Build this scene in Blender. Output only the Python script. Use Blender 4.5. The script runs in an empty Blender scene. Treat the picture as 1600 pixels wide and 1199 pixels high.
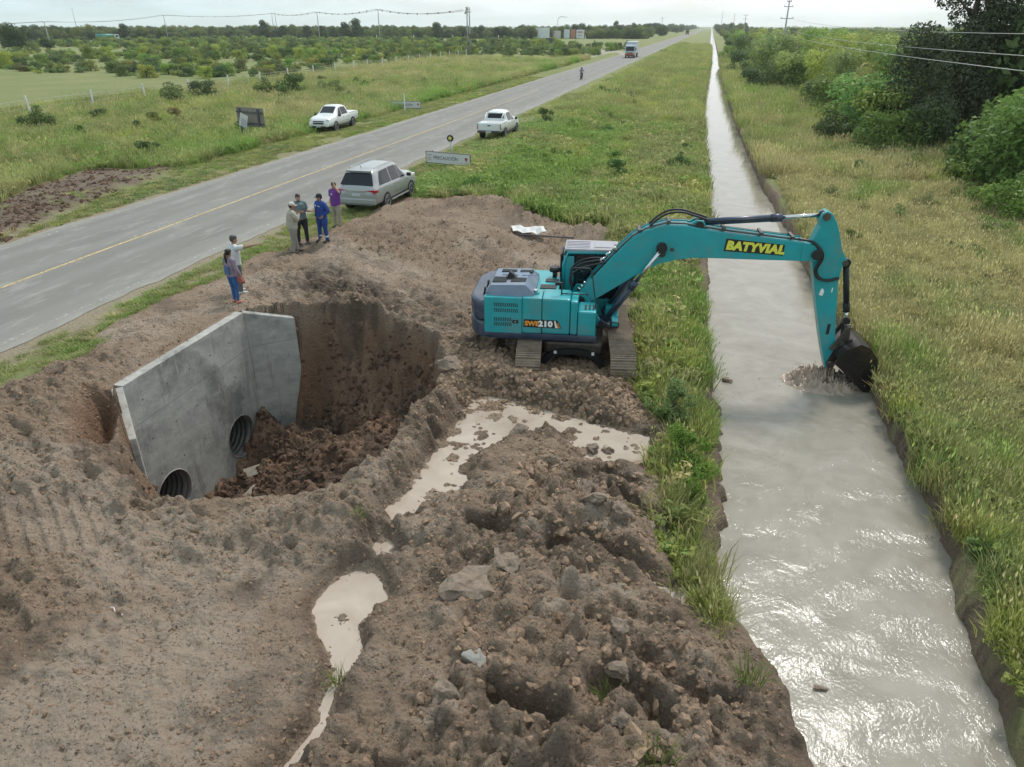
import bpy, bmesh, math, random
import numpy as np
from mathutils import Vector, Matrix, geometry
R_ = math.radians
scene = bpy.context.scene
COL = scene.collection
random.seed(7)
RNG = np.random.default_rng(11)

# ------------------------------------------------------------ camera, sky, sun, exposure
cam_d = bpy.data.cameras.new('camera'); cam = bpy.data.objects.new('camera', cam_d); COL.objects.link(cam)
cam.location = (0, 0, 7.2)
cam.rotation_euler = (R_(90 - 26.73), 0, R_(14.105))
cam_d.sensor_width = 36; cam_d.lens = 1109 / 1600 * 36
cam_d.clip_start = 0.1; cam_d.clip_end = 30000
scene.camera = cam

SUN_EL, SUN_AZ = 56, 14          # azimuth: degrees clockwise from +Y
world = bpy.data.worlds.new('World'); scene.world = world; world.use_nodes = True
nt = world.node_tree; nt.nodes.clear()
def wn(t, **k):
    n = nt.nodes.new(t)
    for a, b in k.items(): setattr(n, a, b)
    return n
sky = wn('ShaderNodeTexSky', sky_type='NISHITA', sun_disc=False)
sky.sun_elevation = R_(SUN_EL); sky.sun_rotation = R_(SUN_AZ); sky.air_density = 1.0; sky.dust_density = 2.0; sky.ozone_density = 1.5
tc = wn('ShaderNodeTexCoord'); sp = wn('ShaderNodeSeparateXYZ'); nt.links.new(tc.outputs['Generated'], sp.inputs[0])
# cloud layer seen on a plane high above: direction / (z + small)
ad = wn('ShaderNodeMath', operation='ADD'); ad.inputs[1].default_value = 0.14; nt.links.new(sp.outputs['Z'], ad.inputs[0])
mx = wn('ShaderNodeMath', operation='MAXIMUM'); mx.inputs[1].default_value = 0.05; nt.links.new(ad.outputs[0], mx.inputs[0])
dv = wn('ShaderNodeVectorMath', operation='DIVIDE'); nt.links.new(tc.outputs['Generated'], dv.inputs[0])
cb = wn('ShaderNodeCombineXYZ')
for i in range(3): nt.links.new(mx.outputs[0], cb.inputs[i])
nt.links.new(cb.outputs[0], dv.inputs[1])
nz = wn('ShaderNodeTexNoise'); nz.inputs['Scale'].default_value = 0.9; nz.inputs['Detail'].default_value = 7; nz.inputs['Roughness'].default_value = 0.6; nz.inputs['Distortion'].default_value = 0.3
nt.links.new(dv.outputs[0], nz.inputs['Vector'])
cr = wn('ShaderNodeValToRGB'); cr.color_ramp.elements[0].position = 0.33; cr.color_ramp.elements[1].position = 0.60
cr.color_ramp.elements[0].color = (0.72, 0.72, 0.72, 1); cr.color_ramp.elements[1].color = (1, 1, 1, 1)
nt.links.new(nz.outputs['Fac'], cr.inputs[0])
# cloud colour: whiter ahead on the right, faint cyan to the left
dotn = wn('ShaderNodeVectorMath', operation='DOT_PRODUCT'); dotn.inputs[1].default_value = (math.sin(R_(25)), math.cos(R_(25)), 0.25)
nt.links.new(tc.outputs['Generated'], dotn.inputs[0])
mr = wn('ShaderNodeMapRange'); mr.inputs['From Min'].default_value = 0.45; mr.inputs['From Max'].default_value = 1.0
nt.links.new(dotn.outputs['Value'], mr.inputs['Value'])
cc = wn('ShaderNodeMix', data_type='RGBA'); cc.inputs[6].default_value = (6.0, 7.4, 7.9, 1); cc.inputs[7].default_value = (9.8, 9.9, 9.9, 1)
nt.links.new(mr.outputs[0], cc.inputs[0])
n2 = wn('ShaderNodeTexNoise'); n2.inputs['Scale'].default_value = 2.2; n2.inputs['Detail'].default_value = 6
nt.links.new(dv.outputs[0], n2.inputs['Vector'])
m2 = wn('ShaderNodeMapRange'); m2.inputs['From Min'].default_value = 0.3; m2.inputs['From Max'].default_value = 0.7; m2.inputs['To Min'].default_value = 0.9; m2.inputs['To Max'].default_value = 1.08
nt.links.new(n2.outputs['Fac'], m2.inputs['Value'])
cv = wn('ShaderNodeVectorMath', operation='SCALE'); nt.links.new(cc.outputs[2], cv.inputs[0]); nt.links.new(m2.outputs[0], cv.inputs['Scale'])
mixs = wn('ShaderNodeMix', data_type='RGBA'); nt.links.new(cr.outputs[0], mixs.inputs[0]); nt.links.new(sky.outputs[0], mixs.inputs[6]); nt.links.new(cv.outputs[0], mixs.inputs[7])
bg = wn('ShaderNodeBackground'); bg.inputs['Strength'].default_value = 0.095; nt.links.new(mixs.outputs[2], bg.inputs['Color'])
wo = wn('ShaderNodeOutputWorld'); nt.links.new(bg.outputs[0], wo.inputs[0])

sd = bpy.data.lights.new('sun', 'SUN'); sd.energy = 1.9; sd.angle = R_(10); sd.color = (1.0, 0.96, 0.90)
sun = bpy.data.objects.new('sun', sd); COL.objects.link(sun)
_d = Vector((math.sin(R_(SUN_AZ)) * math.cos(R_(SUN_EL)), math.cos(R_(SUN_AZ)) * math.cos(R_(SUN_EL)), math.sin(R_(SUN_EL))))
sun.rotation_euler = _d.to_track_quat('Z', 'Y').to_euler(); sun.location = (0, 0, 60)
vs = scene.view_settings; vs.view_transform = 'Standard'; vs.look = 'None'; vs.exposure = 0.45; vs.gamma = 1; vs.use_curve_mapping = False
scene.cycles.max_bounces = 6; scene.cycles.diffuse_bounces = 3; scene.cycles.glossy_bounces = 3; scene.cycles.transmission_bounces = 2; scene.cycles.transparent_max_bounces = 8
scene.cycles.volume_bounces = 1

# ------------------------------------------------------------ helpers
def tag(o, label=None, cat=None, group=None, kind=None):
    if label: o['label'] = label
    if cat: o['category'] = cat
    if group: o['group'] = group
    if kind: o['kind'] = kind
    return o
def empty(name, loc=(0, 0, 0), rz=0, label=None, cat=None, group=None):
    o = bpy.data.objects.new(name, None); COL.objects.link(o); o.location = loc; o.rotation_euler = (0, 0, rz); o.empty_display_size = 0.2
    return tag(o, label, cat, group)
def link(name, me, parent=None, mats=()):
    for m in mats: me.materials.append(m)
    o = bpy.data.objects.new(name, me); COL.objects.link(o)
    if parent: o.parent = parent
    return o
def mesh_np(name, V, F, smooth=False):
    """V (n,3), F (m,3) or (m,4) int array"""
    V = np.asarray(V, np.float32); F = np.asarray(F, np.int32)
    me = bpy.data.meshes.new(name)
    me.vertices.add(len(V)); me.vertices.foreach_set('co', V.ravel())
    k = F.shape[1]
    me.loops.add(F.size); me.loops.foreach_set('vertex_index', F.ravel())
    me.polygons.add(len(F)); me.polygons.foreach_set('loop_start', np.arange(0, F.size, k, dtype=np.int32))
    me.polygons.foreach_set('loop_total', np.full(len(F), k, np.int32))
    if smooth: me.polygons.foreach_set('use_smooth', np.ones(len(F), bool))
    me.update(calc_edges=True); me.validate()
    return me
def attr(me, name, arr, dom='POINT', typ='FLOAT'):
    a = me.attributes.new(name, typ, dom)
    arr = np.asarray(arr, np.float32)
    a.data.foreach_set('color' if typ == 'FLOAT_COLOR' else ('vector' if typ == 'FLOAT_VECTOR' else 'value'), arr.ravel())

def smooth_path(P, n=5):
    P = [Vector(p) for p in P]; Q = [P[0]] + P + [P[-1]]; out = []
    for i in range(1, len(Q) - 2):
        a, b, c, d = Q[i - 1:i + 3]
        for k in range(n):
            t = k / n; out.append(.5 * ((2 * b) + (c - a) * t + (2 * a - 5 * b + 4 * c - d) * t * t + (3 * b - a - 3 * c + d) * t ** 3))
    out.append(P[-1]); return out
class MB:
    """collects shapes into one mesh; each shape carries a material slot"""
    def __init__(s): s.bm = bmesh.new(); s.mats = []; s.sm = []
    def _mi(s, m):
        if m not in s.mats: s.mats.append(m)
        return s.mats.index(m)
    def _fin(s, faces, m, smooth=False):
        i = s._mi(m)
        for f in faces: f.material_index = i; f.smooth = smooth
    def box(s, c, d, m, rot=None, bev=0.0, taper=None):
        ve = bmesh.ops.create_cube(s.bm, size=1)['verts']
        for v in ve:
            if taper and v.co.z > 0: v.co.x *= taper[0]; v.co.y *= taper[1]
            v.co = Vector((v.co.x * d[0], v.co.y * d[1], v.co.z * d[2]))
        fs = list({f for v in ve for f in v.link_faces})
        if bev > 0:
            es = list({e for v in ve for e in v.link_edges})
            r = bmesh.ops.bevel(s.bm, geom=es, offset=bev, segments=2, affect='EDGES', profile=0.6)
            fs = list({f for f in r['faces']} | {f for f in fs if f.is_valid})
            ve = list({v for f in fs for v in f.verts})
        M = rot.to_4x4() if rot else Matrix()
        for v in ve: v.co = (M @ v.co) + Vector(c)
        s._fin(fs, m)
        return s
    def ring(s, pts_list, m, closed=True, caps=True, smooth=True):
        rows = [[s.bm.verts.new(p) for p in pts] for pts in pts_list]
        fs = []; n = len(rows[0])
        for a, b in zip(rows, rows[1:]):
            for i in range(n if closed else n - 1):
                j = (i + 1) % n
                try: fs.append(s.bm.faces.new((a[i], a[j], b[j], b[i])))
                except ValueError: pass
        s._fin(fs, m, smooth)
        if caps and closed:
            cf = []
            for r, rev in ((rows[0], True), (rows[-1], False)):
                try: cf.append(s.bm.faces.new(list(reversed(r)) if rev else r))
                except ValueError: pass
            s._fin(cf, m)
        return s
    def tube(s, path, r, m, n=8, caps=True):
        P = [Vector(p) for p in path]; rs = r if isinstance(r, (list, tuple)) else [r] * len(P)
        rings = []; up = None
        for i, p in enumerate(P):
            t = (P[min(i + 1, len(P) - 1)] - P[max(i - 1, 0)]).normalized()
            if up is None: up = Vector((0, 0, 1)) if abs(t.z) < 0.9 else Vector((1, 0, 0))
            a = t.cross(up).normalized(); b = a.cross(t).normalized(); up = b
            rings.append([p + (a * math.cos(2 * math.pi * k / n) + b * math.sin(2 * math.pi * k / n)) * rs[i] for k in range(n)])
        return s.ring(rings, m, True, caps)
    def cyl(s, a, b, r, m, n=16, r2=None): return s.tube([a, b], [r, r if r2 is None else r2], m, n)
    def prism(s, poly, axis, lo, hi, m, bev=0.0, seg=2):
        """poly: 2D points; axis 'y': (x,z), 'x': (y,z), 'z': (x,y)"""
        def P(p, t):
            return {'y': (p[0], t, p[1]), 'x': (t, p[0], p[1]), 'z': (p[0], p[1], t)}[axis]
        A = [s.bm.verts.new(P(p, lo)) for p in poly]; B = [s.bm.verts.new(P(p, hi)) for p in poly]
        fs = [s.bm.faces.new(A), s.bm.faces.new(list(reversed(B)))]
        n = len(poly)
        for i in range(n):
            j = (i + 1) % n; fs.append(s.bm.faces.new((A[j], A[i], B[i], B[j])))
        bmesh.ops.recalc_face_normals(s.bm, faces=fs)
        if bev > 0:
            es = [e for e in {e for f in fs for e in f.edges} if e.calc_face_angle(0) > 0.5]
            r = bmesh.ops.bevel(s.bm, geom=es, offset=bev, segments=seg, affect='EDGES', profile=0.6, clamp_overlap=True)
            fs = list({f for f in r['faces']} | {f for f in fs if f.is_valid})
        s._fin(fs, m)
        return s
    def quad(s, pts, m, smooth=False):
        f = s.bm.faces.new([s.bm.verts.new(p) for p in pts]); s._fin([f], m, smooth); return s
    def sphere(s, c, r, m, sc=(1, 1, 1), n=12):
        ve = bmesh.ops.create_uvsphere(s.bm, u_segments=n, v_segments=max(6, n // 2 + 2), radius=r)['verts']
        for v in ve: v.co = Vector((v.co.x * sc[0], v.co.y * sc[1], v.co.z * sc[2])) + Vector(c)
        s._fin({f for v in ve for f in v.link_faces}, m, True); return s
    def torus(s, c, R, r, m, axis='y', n=24, k=8, a0=0, a1=2 * math.pi):
        full = abs(a1 - a0) > 6.28; rings = []
        for i in range(n + (0 if full else 1)):
            a = a0 + (a1 - a0) * i / n; ring = []
            for j in range(k):
                b = 2 * math.pi * j / k; rr = R + r * math.cos(b); h = r * math.sin(b)
                p = {'y': (rr * math.cos(a), h, rr * math.sin(a)), 'x': (h, rr * math.cos(a), rr * math.sin(a)), 'z': (rr * math.cos(a), rr * math.sin(a), h)}[axis]
                ring.append(Vector(p) + Vector(c))
            rings.append(ring)
        if full: rings.append(rings[0])
        return s.ring(rings, m, True, not full)
    def build(s, name, parent=None, autosmooth=False):
        me = bpy.data.meshes.new(name)
        bmesh.ops.remove_doubles(s.bm, verts=s.bm.verts, dist=1e-5)
        s.bm.to_mesh(me); s.bm.free()
        for m in s.mats: me.materials.append(m)
        return link(name, me, parent)

def fix_normals(o):
    bm = bmesh.new(); bm.from_mesh(o.data); bmesh.ops.recalc_face_normals(bm, faces=bm.faces); bm.to_mesh(o.data); bm.free(); return o

# ------------------------------------------------------------ materials
def mat(name, col, rough=0.6, metal=0.0, spec=0.5, var=0.0, scale=8.0, bump=0.0, bscale=60.0, coat=0.0, col2=None, dirt=None, coords='Object', emit=None, objcol=False):
    m = bpy.data.materials.new(name); m.use_nodes = True; t = m.node_tree; b = t.nodes['Principled BSDF']
    b.inputs['Roughness'].default_value = rough; b.inputs['Metallic'].default_value = metal; b.inputs['Specular IOR Level'].default_value = spec
    if coat: b.inputs['Coat Weight'].default_value = coat; b.inputs['Coat Roughness'].default_value = 0.12
    c = tuple(col) + (1,)
    b.inputs['Base Color'].default_value = c
    tcn = t.nodes.new('ShaderNodeTexCoord'); out = None
    if var or col2 or dirt:
        n = t.nodes.new('ShaderNodeTexNoise'); n.inputs['Scale'].default_value = scale; n.inputs['Detail'].default_value = 6; n.inputs['Roughness'].default_value = 0.65
        t.links.new(tcn.outputs[coords], n.inputs['Vector'])
        mr = t.nodes.new('ShaderNodeMapRange'); mr.inputs['From Min'].default_value = 0.3; mr.inputs['From Max'].default_value = 0.7
        t.links.new(n.outputs['Fac'], mr.inputs['Value'])
        mx = t.nodes.new('ShaderNodeMix'); mx.data_type = 'RGBA'
        c2 = tuple(col2) + (1,) if col2 else tuple(min(1, x * (1 + var)) for x in col) + (1,)
        c1 = c if col2 else tuple(x * (1 - var) for x in col) + (1,)
        mx.inputs[6].default_value = c1; mx.inputs[7].default_value = c2
        t.links.new(mr.outputs[0], mx.inputs[0]); out = mx.outputs[2]
        if dirt:
            n3 = t.nodes.new('ShaderNodeTexNoise'); n3.inputs['Scale'].default_value = scale * 0.6; n3.inputs['Detail'].default_value = 8; n3.inputs['Roughness'].default_value = 0.75
            t.links.new(tcn.outputs[coords], n3.inputs['Vector'])
            r3 = t.nodes.new('ShaderNodeMapRange'); r3.inputs['From Min'].default_value = 0.48; r3.inputs['From Max'].default_value = 0.66; r3.inputs['To Max'].default_value = dirt[1]
            t.links.new(n3.outputs['Fac'], r3.inputs['Value'])
            mx3 = t.nodes.new('ShaderNodeMix'); mx3.data_type = 'RGBA'; t.links.new(r3.outputs[0], mx3.inputs[0]); t.links.new(out, mx3.inputs[6]); mx3.inputs[7].default_value = tuple(dirt[0]) + (1,)
            out = mx3.outputs[2]
        t.links.new(out, b.inputs['Base Color'])
    if bump:
        n = t.nodes.new('ShaderNodeTexNoise'); n.inputs['Scale'].default_value = bscale; n.inputs['Detail'].default_value = 5
        t.links.new(tcn.outputs[coords], n.inputs['Vector'])
        bp = t.nodes.new('ShaderNodeBump'); bp.inputs['Strength'].default_value = bump; bp.inputs['Distance'].default_value = 0.01
        t.links.new(n.outputs['Fac'], bp.inputs['Height']); t.links.new(bp.outputs[0], b.inputs['Normal'])
    return m

def leaf_mat(name, c1, c2, rough=0.6, obj=True, trans=0.25, inst=False):
    """leaves: colour by face attribute 'lv' between c1 and c2, tinted by object colour or instance tint"""
    m = bpy.data.materials.new(name); m.use_nodes = True; t = m.node_tree; b = t.nodes['Principled BSDF']
    a = t.nodes.new('ShaderNodeAttribute'); a.attribute_name = 'lv'
    mx = t.nodes.new('ShaderNodeMix'); mx.data_type = 'RGBA'; mx.inputs[6].default_value = tuple(c1) + (1,); mx.inputs[7].default_value = tuple(c2) + (1,)
    t.links.new(a.outputs['Fac'], mx.inputs[0]); col = mx.outputs[2]
    if inst:
        ia = t.nodes.new('ShaderNodeAttribute'); ia.attribute_type = 'INSTANCER'; ia.attribute_name = 'tint'; tint = ia.outputs['Color']
    elif obj:
        oi = t.nodes.new('ShaderNodeObjectInfo'); tint = oi.outputs['Color']
    else: tint = None
    if tint:
        mu = t.nodes.new('ShaderNodeMix'); mu.data_type = 'RGBA'; mu.blend_type = 'MULTIPLY'; mu.inputs[0].default_value = 1
        t.links.new(col, mu.inputs[6]); t.links.new(tint, mu.inputs[7]); col = mu.outputs[2]
    t.links.new(col, b.inputs['Base Color']); b.inputs['Roughness'].default_value = rough; b.inputs['Specular IOR Level'].default_value = 0.3
    tr = t.nodes.new('ShaderNodeBsdfTranslucent'); t.links.new(col, tr.inputs['Color'])
    ms = t.nodes.new('ShaderNodeMixShader'); ms.inputs[0].default_value = trans
    t.links.new(b.outputs[0], ms.inputs[1]); t.links.new(tr.outputs[0], ms.inputs[2])
    t.links.new(ms.outputs[0], t.nodes['Material Output'].inputs['Surface'])
    return m

# ------------------------------------------------------------ numpy noise
def _hash(ix, iy, s):
    h = (ix.astype(np.int64) * 374761393 + iy.astype(np.int64) * 668265263 + s * 974711) & 0xffffffff
    h = ((h ^ (h >> 13)) * 1274126177) & 0xffffffff
    return ((h ^ (h >> 16)) & 0xffffff) / float(0xffffff)
def vnoise(x, y, s=0):
    ix = np.floor(x); iy = np.floor(y); fx = x - ix; fy = y - iy
    fx = fx * fx * (3 - 2 * fx); fy = fy * fy * (3 - 2 * fy)
    a = _hash(ix, iy, s); b = _hash(ix + 1, iy, s); c = _hash(ix, iy + 1, s); d = _hash(ix + 1, iy + 1, s)
    return (a * (1 - fx) + b * fx) * (1 - fy) + (c * (1 - fx) + d * fx) * fy
def fbm(x, y, s=0, o=4, g=0.5):
    r = 0; a = 1; t = 0
    for i in range(o):
        c, q = math.cos(0.6 * i + .3), math.sin(0.6 * i + .3)
        r = r + a * vnoise((x * c - y * q) * 2 ** i, (x * q + y * c) * 2 ** i, s + i * 17); t += a; a *= g
    return r / t
def worley(x, y, s=0):
    """distance to nearest feature point, and a random per cell"""
    ix = np.floor(x); iy = np.floor(y); best = np.full(x.shape, 9.0); rid = np.zeros(x.shape)
    for dx in (-1, 0, 1):
        for dy in (-1, 0, 1):
            cx = ix + dx; cy = iy + dy
            px = cx + _hash(cx, cy, s); py = cy + _hash(cx, cy, s + 5)
            d = np.hypot(x - px, y - py); k = d < best
            best = np.where(k, d, best); rid = np.where(k, _hash(cx, cy, s + 9), rid)
    return best, rid
def sst(a, b, x):
    t = np.clip((x - a) / (b - a), 0, 1); return t * t * (3 - 2 * t)
def poly_sd(x, y, poly):
    """signed distance to polygon, positive inside"""
    d = np.full(x.shape, 1e9); ins = np.zeros(x.shape, bool); n = len(poly)
    for i in range(n):
        ax, ay = poly[i]; bx, by = poly[(i + 1) % n]; ex, ey = bx - ax, by - ay
        t = np.clip(((x - ax) * ex + (y - ay) * ey) / (ex * ex + ey * ey), 0, 1)
        d = np.minimum(d, np.hypot(x - ax - t * ex, y - ay - t * ey))
        c = ((ay > y) != (by > y)) & (x < (bx - ax) * (y - ay) / (by - ay + 1e-12) + ax); ins ^= c
    return np.where(ins, d, -d)
# ------------------------------------------------------------ terrain shape (metres; x across the canal, y along the road)
WL = np.array([(-2.2, -60), (2.2, 2), (2.1, 6.2), (2.05, 7.2), (1.75, 8.4), (1.3, 9.3), (1.02, 10.4), (1.14, 11.9), (1.09, 14.3), (1.04, 17.6), (0.8, 22.3), (0.76, 27), (0.62, 43), (-0.1, 72), (-0.1, 107), (0.42, 202), (0.2, 400), (0, 9000)], float)
WL[0] = (2.2, -60)
WR = np.array([(5.0, -60), (5.0, 7.6), (5.05, 10.1), (5.22, 11.4), (5.15, 13.8), (5.05, 16.9), (5.08, 20.3), (4.75, 27), (4.5, 35), (3.95, 45), (3.3, 73), (3.05, 108), (3.0, 203), (3.0, 400), (2.6, 9000)], float)
DIRT = [(-14.3, 2), (-14.4, 10.8), (-14.1, 12.0), (-14.9, 15.0), (-14.6, 16.9), (-14.4, 18.5), (-14.3, 20.7), (-13.9, 25.2), (-12.9, 31.2), (-11.3, 32.3), (-8.9, 34.6), (-7.3, 31.8), (-5.5, 31.2), (-3.6, 30.3), (-2.2, 26), (-1.3, 22.2), (-0.75, 16.2), (0.0, 14.7), (0.35, 11.3), (0.55, 9.4), (1.9, 8.1), (2.4, 6.4), (2.6, 2)]
PIT = [(-12.02, 11.5), (-12.02, 16.45), (-11.0, 17.5), (-10.2, 17.9), (-9.4, 18.5), (-8.1, 18.3), (-7.2, 18.0), (-6.3, 17.2), (-5.5, 15.4), (-5.5, 12.5), (-5.45, 11.0), (-6.0, 10.2), (-6.5, 9.6), (-7.3, 9.1), (-8.3, 8.75), (-9.0, 8.6), (-9.9, 9.0), (-10.6, 9.9), (-10.98, 10.5), (-11.9, 11.42)]
PUD1 = [(-4.75, 14.8), (-3.9, 14.9), (-2.85, 14.5), (-1.6, 14.2), (-0.41, 13.9), (-0.15, 13.2), (-0.35, 12.75), (-1.5, 12.5), (-1.9, 13.1), (-2.6, 13.5), (-3.3, 13.0), (-3.8, 12.4), (-3.95, 11.6), (-3.6, 11.0), (-4.0, 10.5), (-4.4, 9.95), (-4.7, 9.6), (-4.95, 9.95), (-4.75, 10.9), (-4.75, 12.5), (-4.7, 13.7)]
PUD2 = [(-5.1, 7.55), (-5.0, 8.15), (-4.7, 8.45), (-4.3, 8.3), (-4.0, 7.8), (-4.2, 7.2), (-3.95, 6.75), (-3.95, 6.45), (-4.25, 6.4), (-4.6, 6.8), (-4.95, 7.1)]
def ribbon(pts, w):
    L_, R_s = [], []
    for k, (x_, y_) in enumerate(pts):
        p, n = pts[max(k - 1, 0)], pts[min(k + 1, len(pts) - 1)]; dx, dy = n[0] - p[0], n[1] - p[1]; l = math.hypot(dx, dy); ww = w * (.35 if k in (0, len(pts) - 1) else 1)
        L_.append((x_ - dy / l * ww, y_ + dx / l * ww)); R_s.append((x_ + dy / l * ww, y_ - dx / l * ww))
    return L_ + R_s[::-1]
PUD3 = [(-4.85, 9.1), (-4.6, 9.3), (-4.3, 8.95), (-4.2, 8.7), (-4.5, 8.65), (-4.75, 8.8)]
# polygon, level, lumpiness, edge wobble
POOLS = [(PUD1, -.95, .75, .42), (PUD2, -.985, .35, .16), (PUD3, -.97, .7, .25),
         (ribbon([(-4.05, 6.52), (-4.08, 6.0), (-3.93, 5.47), (-3.97, 5.09), (-4.1, 4.6)], .10), -.96, .4, .12), (ribbon([(-.82, 11.3), (-.17, 10.85), (.32, 10.23), (.66, 9.5)], .09), -.93, .5, .22),
         (ribbon([(-1.64, 9.19), (-1.21, 9.53), (-.81, 9.43), (-.15, 9.27), (.27, 9.07), (.75, 8.85)], .10), -.95, .5, .2), (ribbon([(.01, 7.42), (.29, 7.26), (.56, 7.0), (.9, 6.9), (1.2, 7.05)], .10), -.96, .5, .2),
         (ribbon([(-.48, 6.64), (-.2, 6.81), (.07, 6.67), (.34, 6.4)], .09), -.95, .5, .2), (ribbon([(-1.82, 6.2), (-1.42, 6.0), (-1.0, 6.01)], .08), -.93, .5, .2), (ribbon([(-3.05, 9.38), (-2.75, 9.42), (-2.46, 9.35)], .10), -.9, .5, .2), (ribbon([(-1.9, 10.9), (-1.5, 11.6), (-1.0, 11.9), (-.5, 11.8)], .10), -.9, .6, .3)]
HEAP2 = [(-25.0, 12), (-24.9, 20.0), (-25.6, 23.2), (-26.0, 25.5), (-26.8, 28), (-27.1, 31.8), (-28.9, 36.3), (-34.0, 38.0), (-35.7, 36.2), (-34.5, 31), (-31, 25), (-29, 18), (-28, 12)]
WATER_Z = -1.3
HW = (-12.0, 11.58, 16.28)      # headwall mid plane x, y0, y1
RX0, RX1 = -24.5, -16.15        # paved road
def xl(y): return np.interp(y, WL[:, 1], WL[:, 0])
def xr(y): return np.interp(y, WR[:, 1], WR[:, 0])
def h_base(x, y):
    z = -0.8 * sst(-13.2, -5.5, x) - 0.6 * sst(-27.5, -33, x)
    return z
def terrain(x, y, masks=False):
    shape = x.shape; x = x.ravel().astype(float); y = y.ravel().astype(float)
    z = h_base(x, y)
    far = np.hypot(x, y)
    near = (far < 60) & (y > -5)
    big = fbm(x / 9, y / 9, 3, 3) - 0.5
    offroad = np.clip(np.maximum(RX0 - 1.0 - x, x - RX1 - 1.2) / 2.5, 0, 1)
    z = z + big * 0.22 * offroad * np.clip(far / 25, 0, 1)
    z = np.where((x > RX0 - .6) & (x < RX1 + .4), -0.012, z)
    dirtm = np.zeros_like(x); dark = np.zeros_like(x); pale = np.zeros_like(x); red = np.zeros_like(x)
    i = np.where(near)[0]; X = x[i]; Y = y[i]; Z = z[i]
    n_edge = (fbm(X / .9, Y / .9, 21, 4) - .5)
    dd = poly_sd(X, Y, DIRT) + n_edge * 1.3
    dm = sst(-0.12, 0.12, dd)
    # second heap, left of the road
    h2 = poly_sd(X, Y, HEAP2) + n_edge * 1.6
    hm = sst(-0.2, 0.3, h2) * sst(.30, .5, fbm(X / 1.5, Y / 2.5, 96, 3) + .10)
    # bare gravelly shoulders
    sh = np.maximum(sst(1.7, 0.2, X - RX1 + n_edge * 2.2) * (X > RX1 - .3), sst(1.9, .4, RX0 - X + n_edge * 2.5) * (X < RX0 + .3))
    sh = sh * sst(60, 30, Y)
    D = np.maximum(np.maximum(dm, hm), 0)
    bl = sst(-0.4, 1.0, dd)
    # lumpy earth
    f1 = fbm(X / 1.6, Y / 1.6, 5, 4) - .5; f2 = fbm(X / .33, Y / .33, 8, 4, .6) - .5
    w1, r1 = worley(X / .42 + f2 * .9, Y / .42 + f1 * .9, 31); w2, r2 = worley(X / .17 + f2 * .7, Y / .17, 47)
    cl1 = .42 * np.clip(1 - (w1 / .62) ** 2, 0, 1) ** .8 * (r1 > .45) * r1; cl2 = .42 * np.clip(1 - (w2 / .6) ** 2, 0, 1) ** .8 * (r2 > .35) * r2
    pile = sst(0, 1.1, poly_sd(X, Y, [(-4.4, 9.6), (-3.2, 11.4), (-2.6, 12.6), (-1.2, 12.3), (-.2, 12.2), (.5, 9.6), (1.7, 8), (2.1, 5), (2.1, 2), (-4.6, 2), (-3.2, 6), (-3.7, 8)]))
    rough = np.clip(.20 + .85 * pile + .35 * sst(.5, .75, fbm(X / 3, Y / 3, 77, 2)), 0, 1.25)
    smoothbit = sst(.50, .64, fbm(X / 2.6 + 4, Y / 2.6, 90, 3)) * (1 - pile)
    rough = rough * (1 - .6 * smoothbit)
    rg1 = 1 - np.abs(2 * fbm(X / .75 + .3 * f1, Y / .55, 12, 4, .55) - 1); rg2 = 1 - np.abs(2 * fbm(X / .26, Y / .22, 14, 3, .6) - 1)
    rg1 = np.clip((rg1 - .55) / .45, 0, 1) ** 1.3; rg2 = np.clip((rg2 - .5) / .5, 0, 1)
    w3, r3 = worley(X / .31 + f2, Y / .27, 93); pit_ = np.clip(.45 - w3, 0, 1) * (r3 > .62)
    mid = .45 + .75 * sst(.42, .62, fbm(X / 2.1, Y / 2.1, 95, 3))
    str_ = 1 - np.abs(2 * fbm((X * .8 + Y * .6) / .5, (Y * .8 - X * .6) / 2.2, 19, 3) - 1)
    lump = f1 * .24 + np.clip(str_ - .7, 0, 1) * .10 * (1 - pile) + f2 * .18 * (.5 + rough) + cl1 * .42 * rough + cl2 * .16 * rough + (rg1 * .17 + rg2 * .11 - pit_ * .03 - .07 * np.clip(.5 - fbm(X / .16 + f2, Y / .12, 97, 3, .6), 0, 1) * 2) * mid * (1 - .5 * smoothbit)
    wb = sst(-13.2, -12.35, X) * sst(10.9, 11.6, Y) * sst(17.2, 16.6, Y) * (X < -11.9); Z = Z * (1 - wb) + wb * .02; lump = np.where(wb > 0, lump * (1 - wb) + wb * np.abs(lump) * .45, lump)
    Z = Z + bl * lump + hm * (.12 + f2 * .3 + cl1 * .25)
    # mounds: x, y, rx, ry, height
    for mx_, my_, rx_, ry_, hh in [(-2.5, 15.15, 1.9, .6, .40), (-4.6, 15.5, .9, 1.4, .42), (-5.25, 13.0, .6, 2.0, .30), (-5.3, 10.8, .6, 1.2, .2), (-6.3, 8.9, 1.3, .5, .22), (-5.5, 9.3, .7, .8, .28), (-2.0, 9.6, 1.8, 1.7, .38), (-1.2, 6.2, 2.2, 1.8, .3), (-8.0, 31.5, 2.3, 1.2, .5), (-3.2, 29.2, 1.9, .9, .45), (-9, 27, 3, 2.2, .2), (-9.8, 20.6, 2.2, 1.1, .22), (-6.5, 20.0, 1.8, 1.2, .2), (-13.2, 13, .8, 2.8, .1), (-12.9, 9.4, 1.3, 1.2, .2), (-9.5, 6.9, 2.5, .8, .12), (-7.2, 5.4, 1.4, 1.0, .15)]:
        q = ((X - mx_) / rx_) ** 2 + ((Y - my_) / ry_) ** 2
        Z = Z + hh * np.exp(-q * 1.2) * (1 + .8 * f2 + .35 * cl1)
    nw = (X > -12.3) & (X < -11.95) & (Y > 11.3) & (Y < 16.7); Z = np.where(nw, np.minimum(Z, .006), Z)
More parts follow.
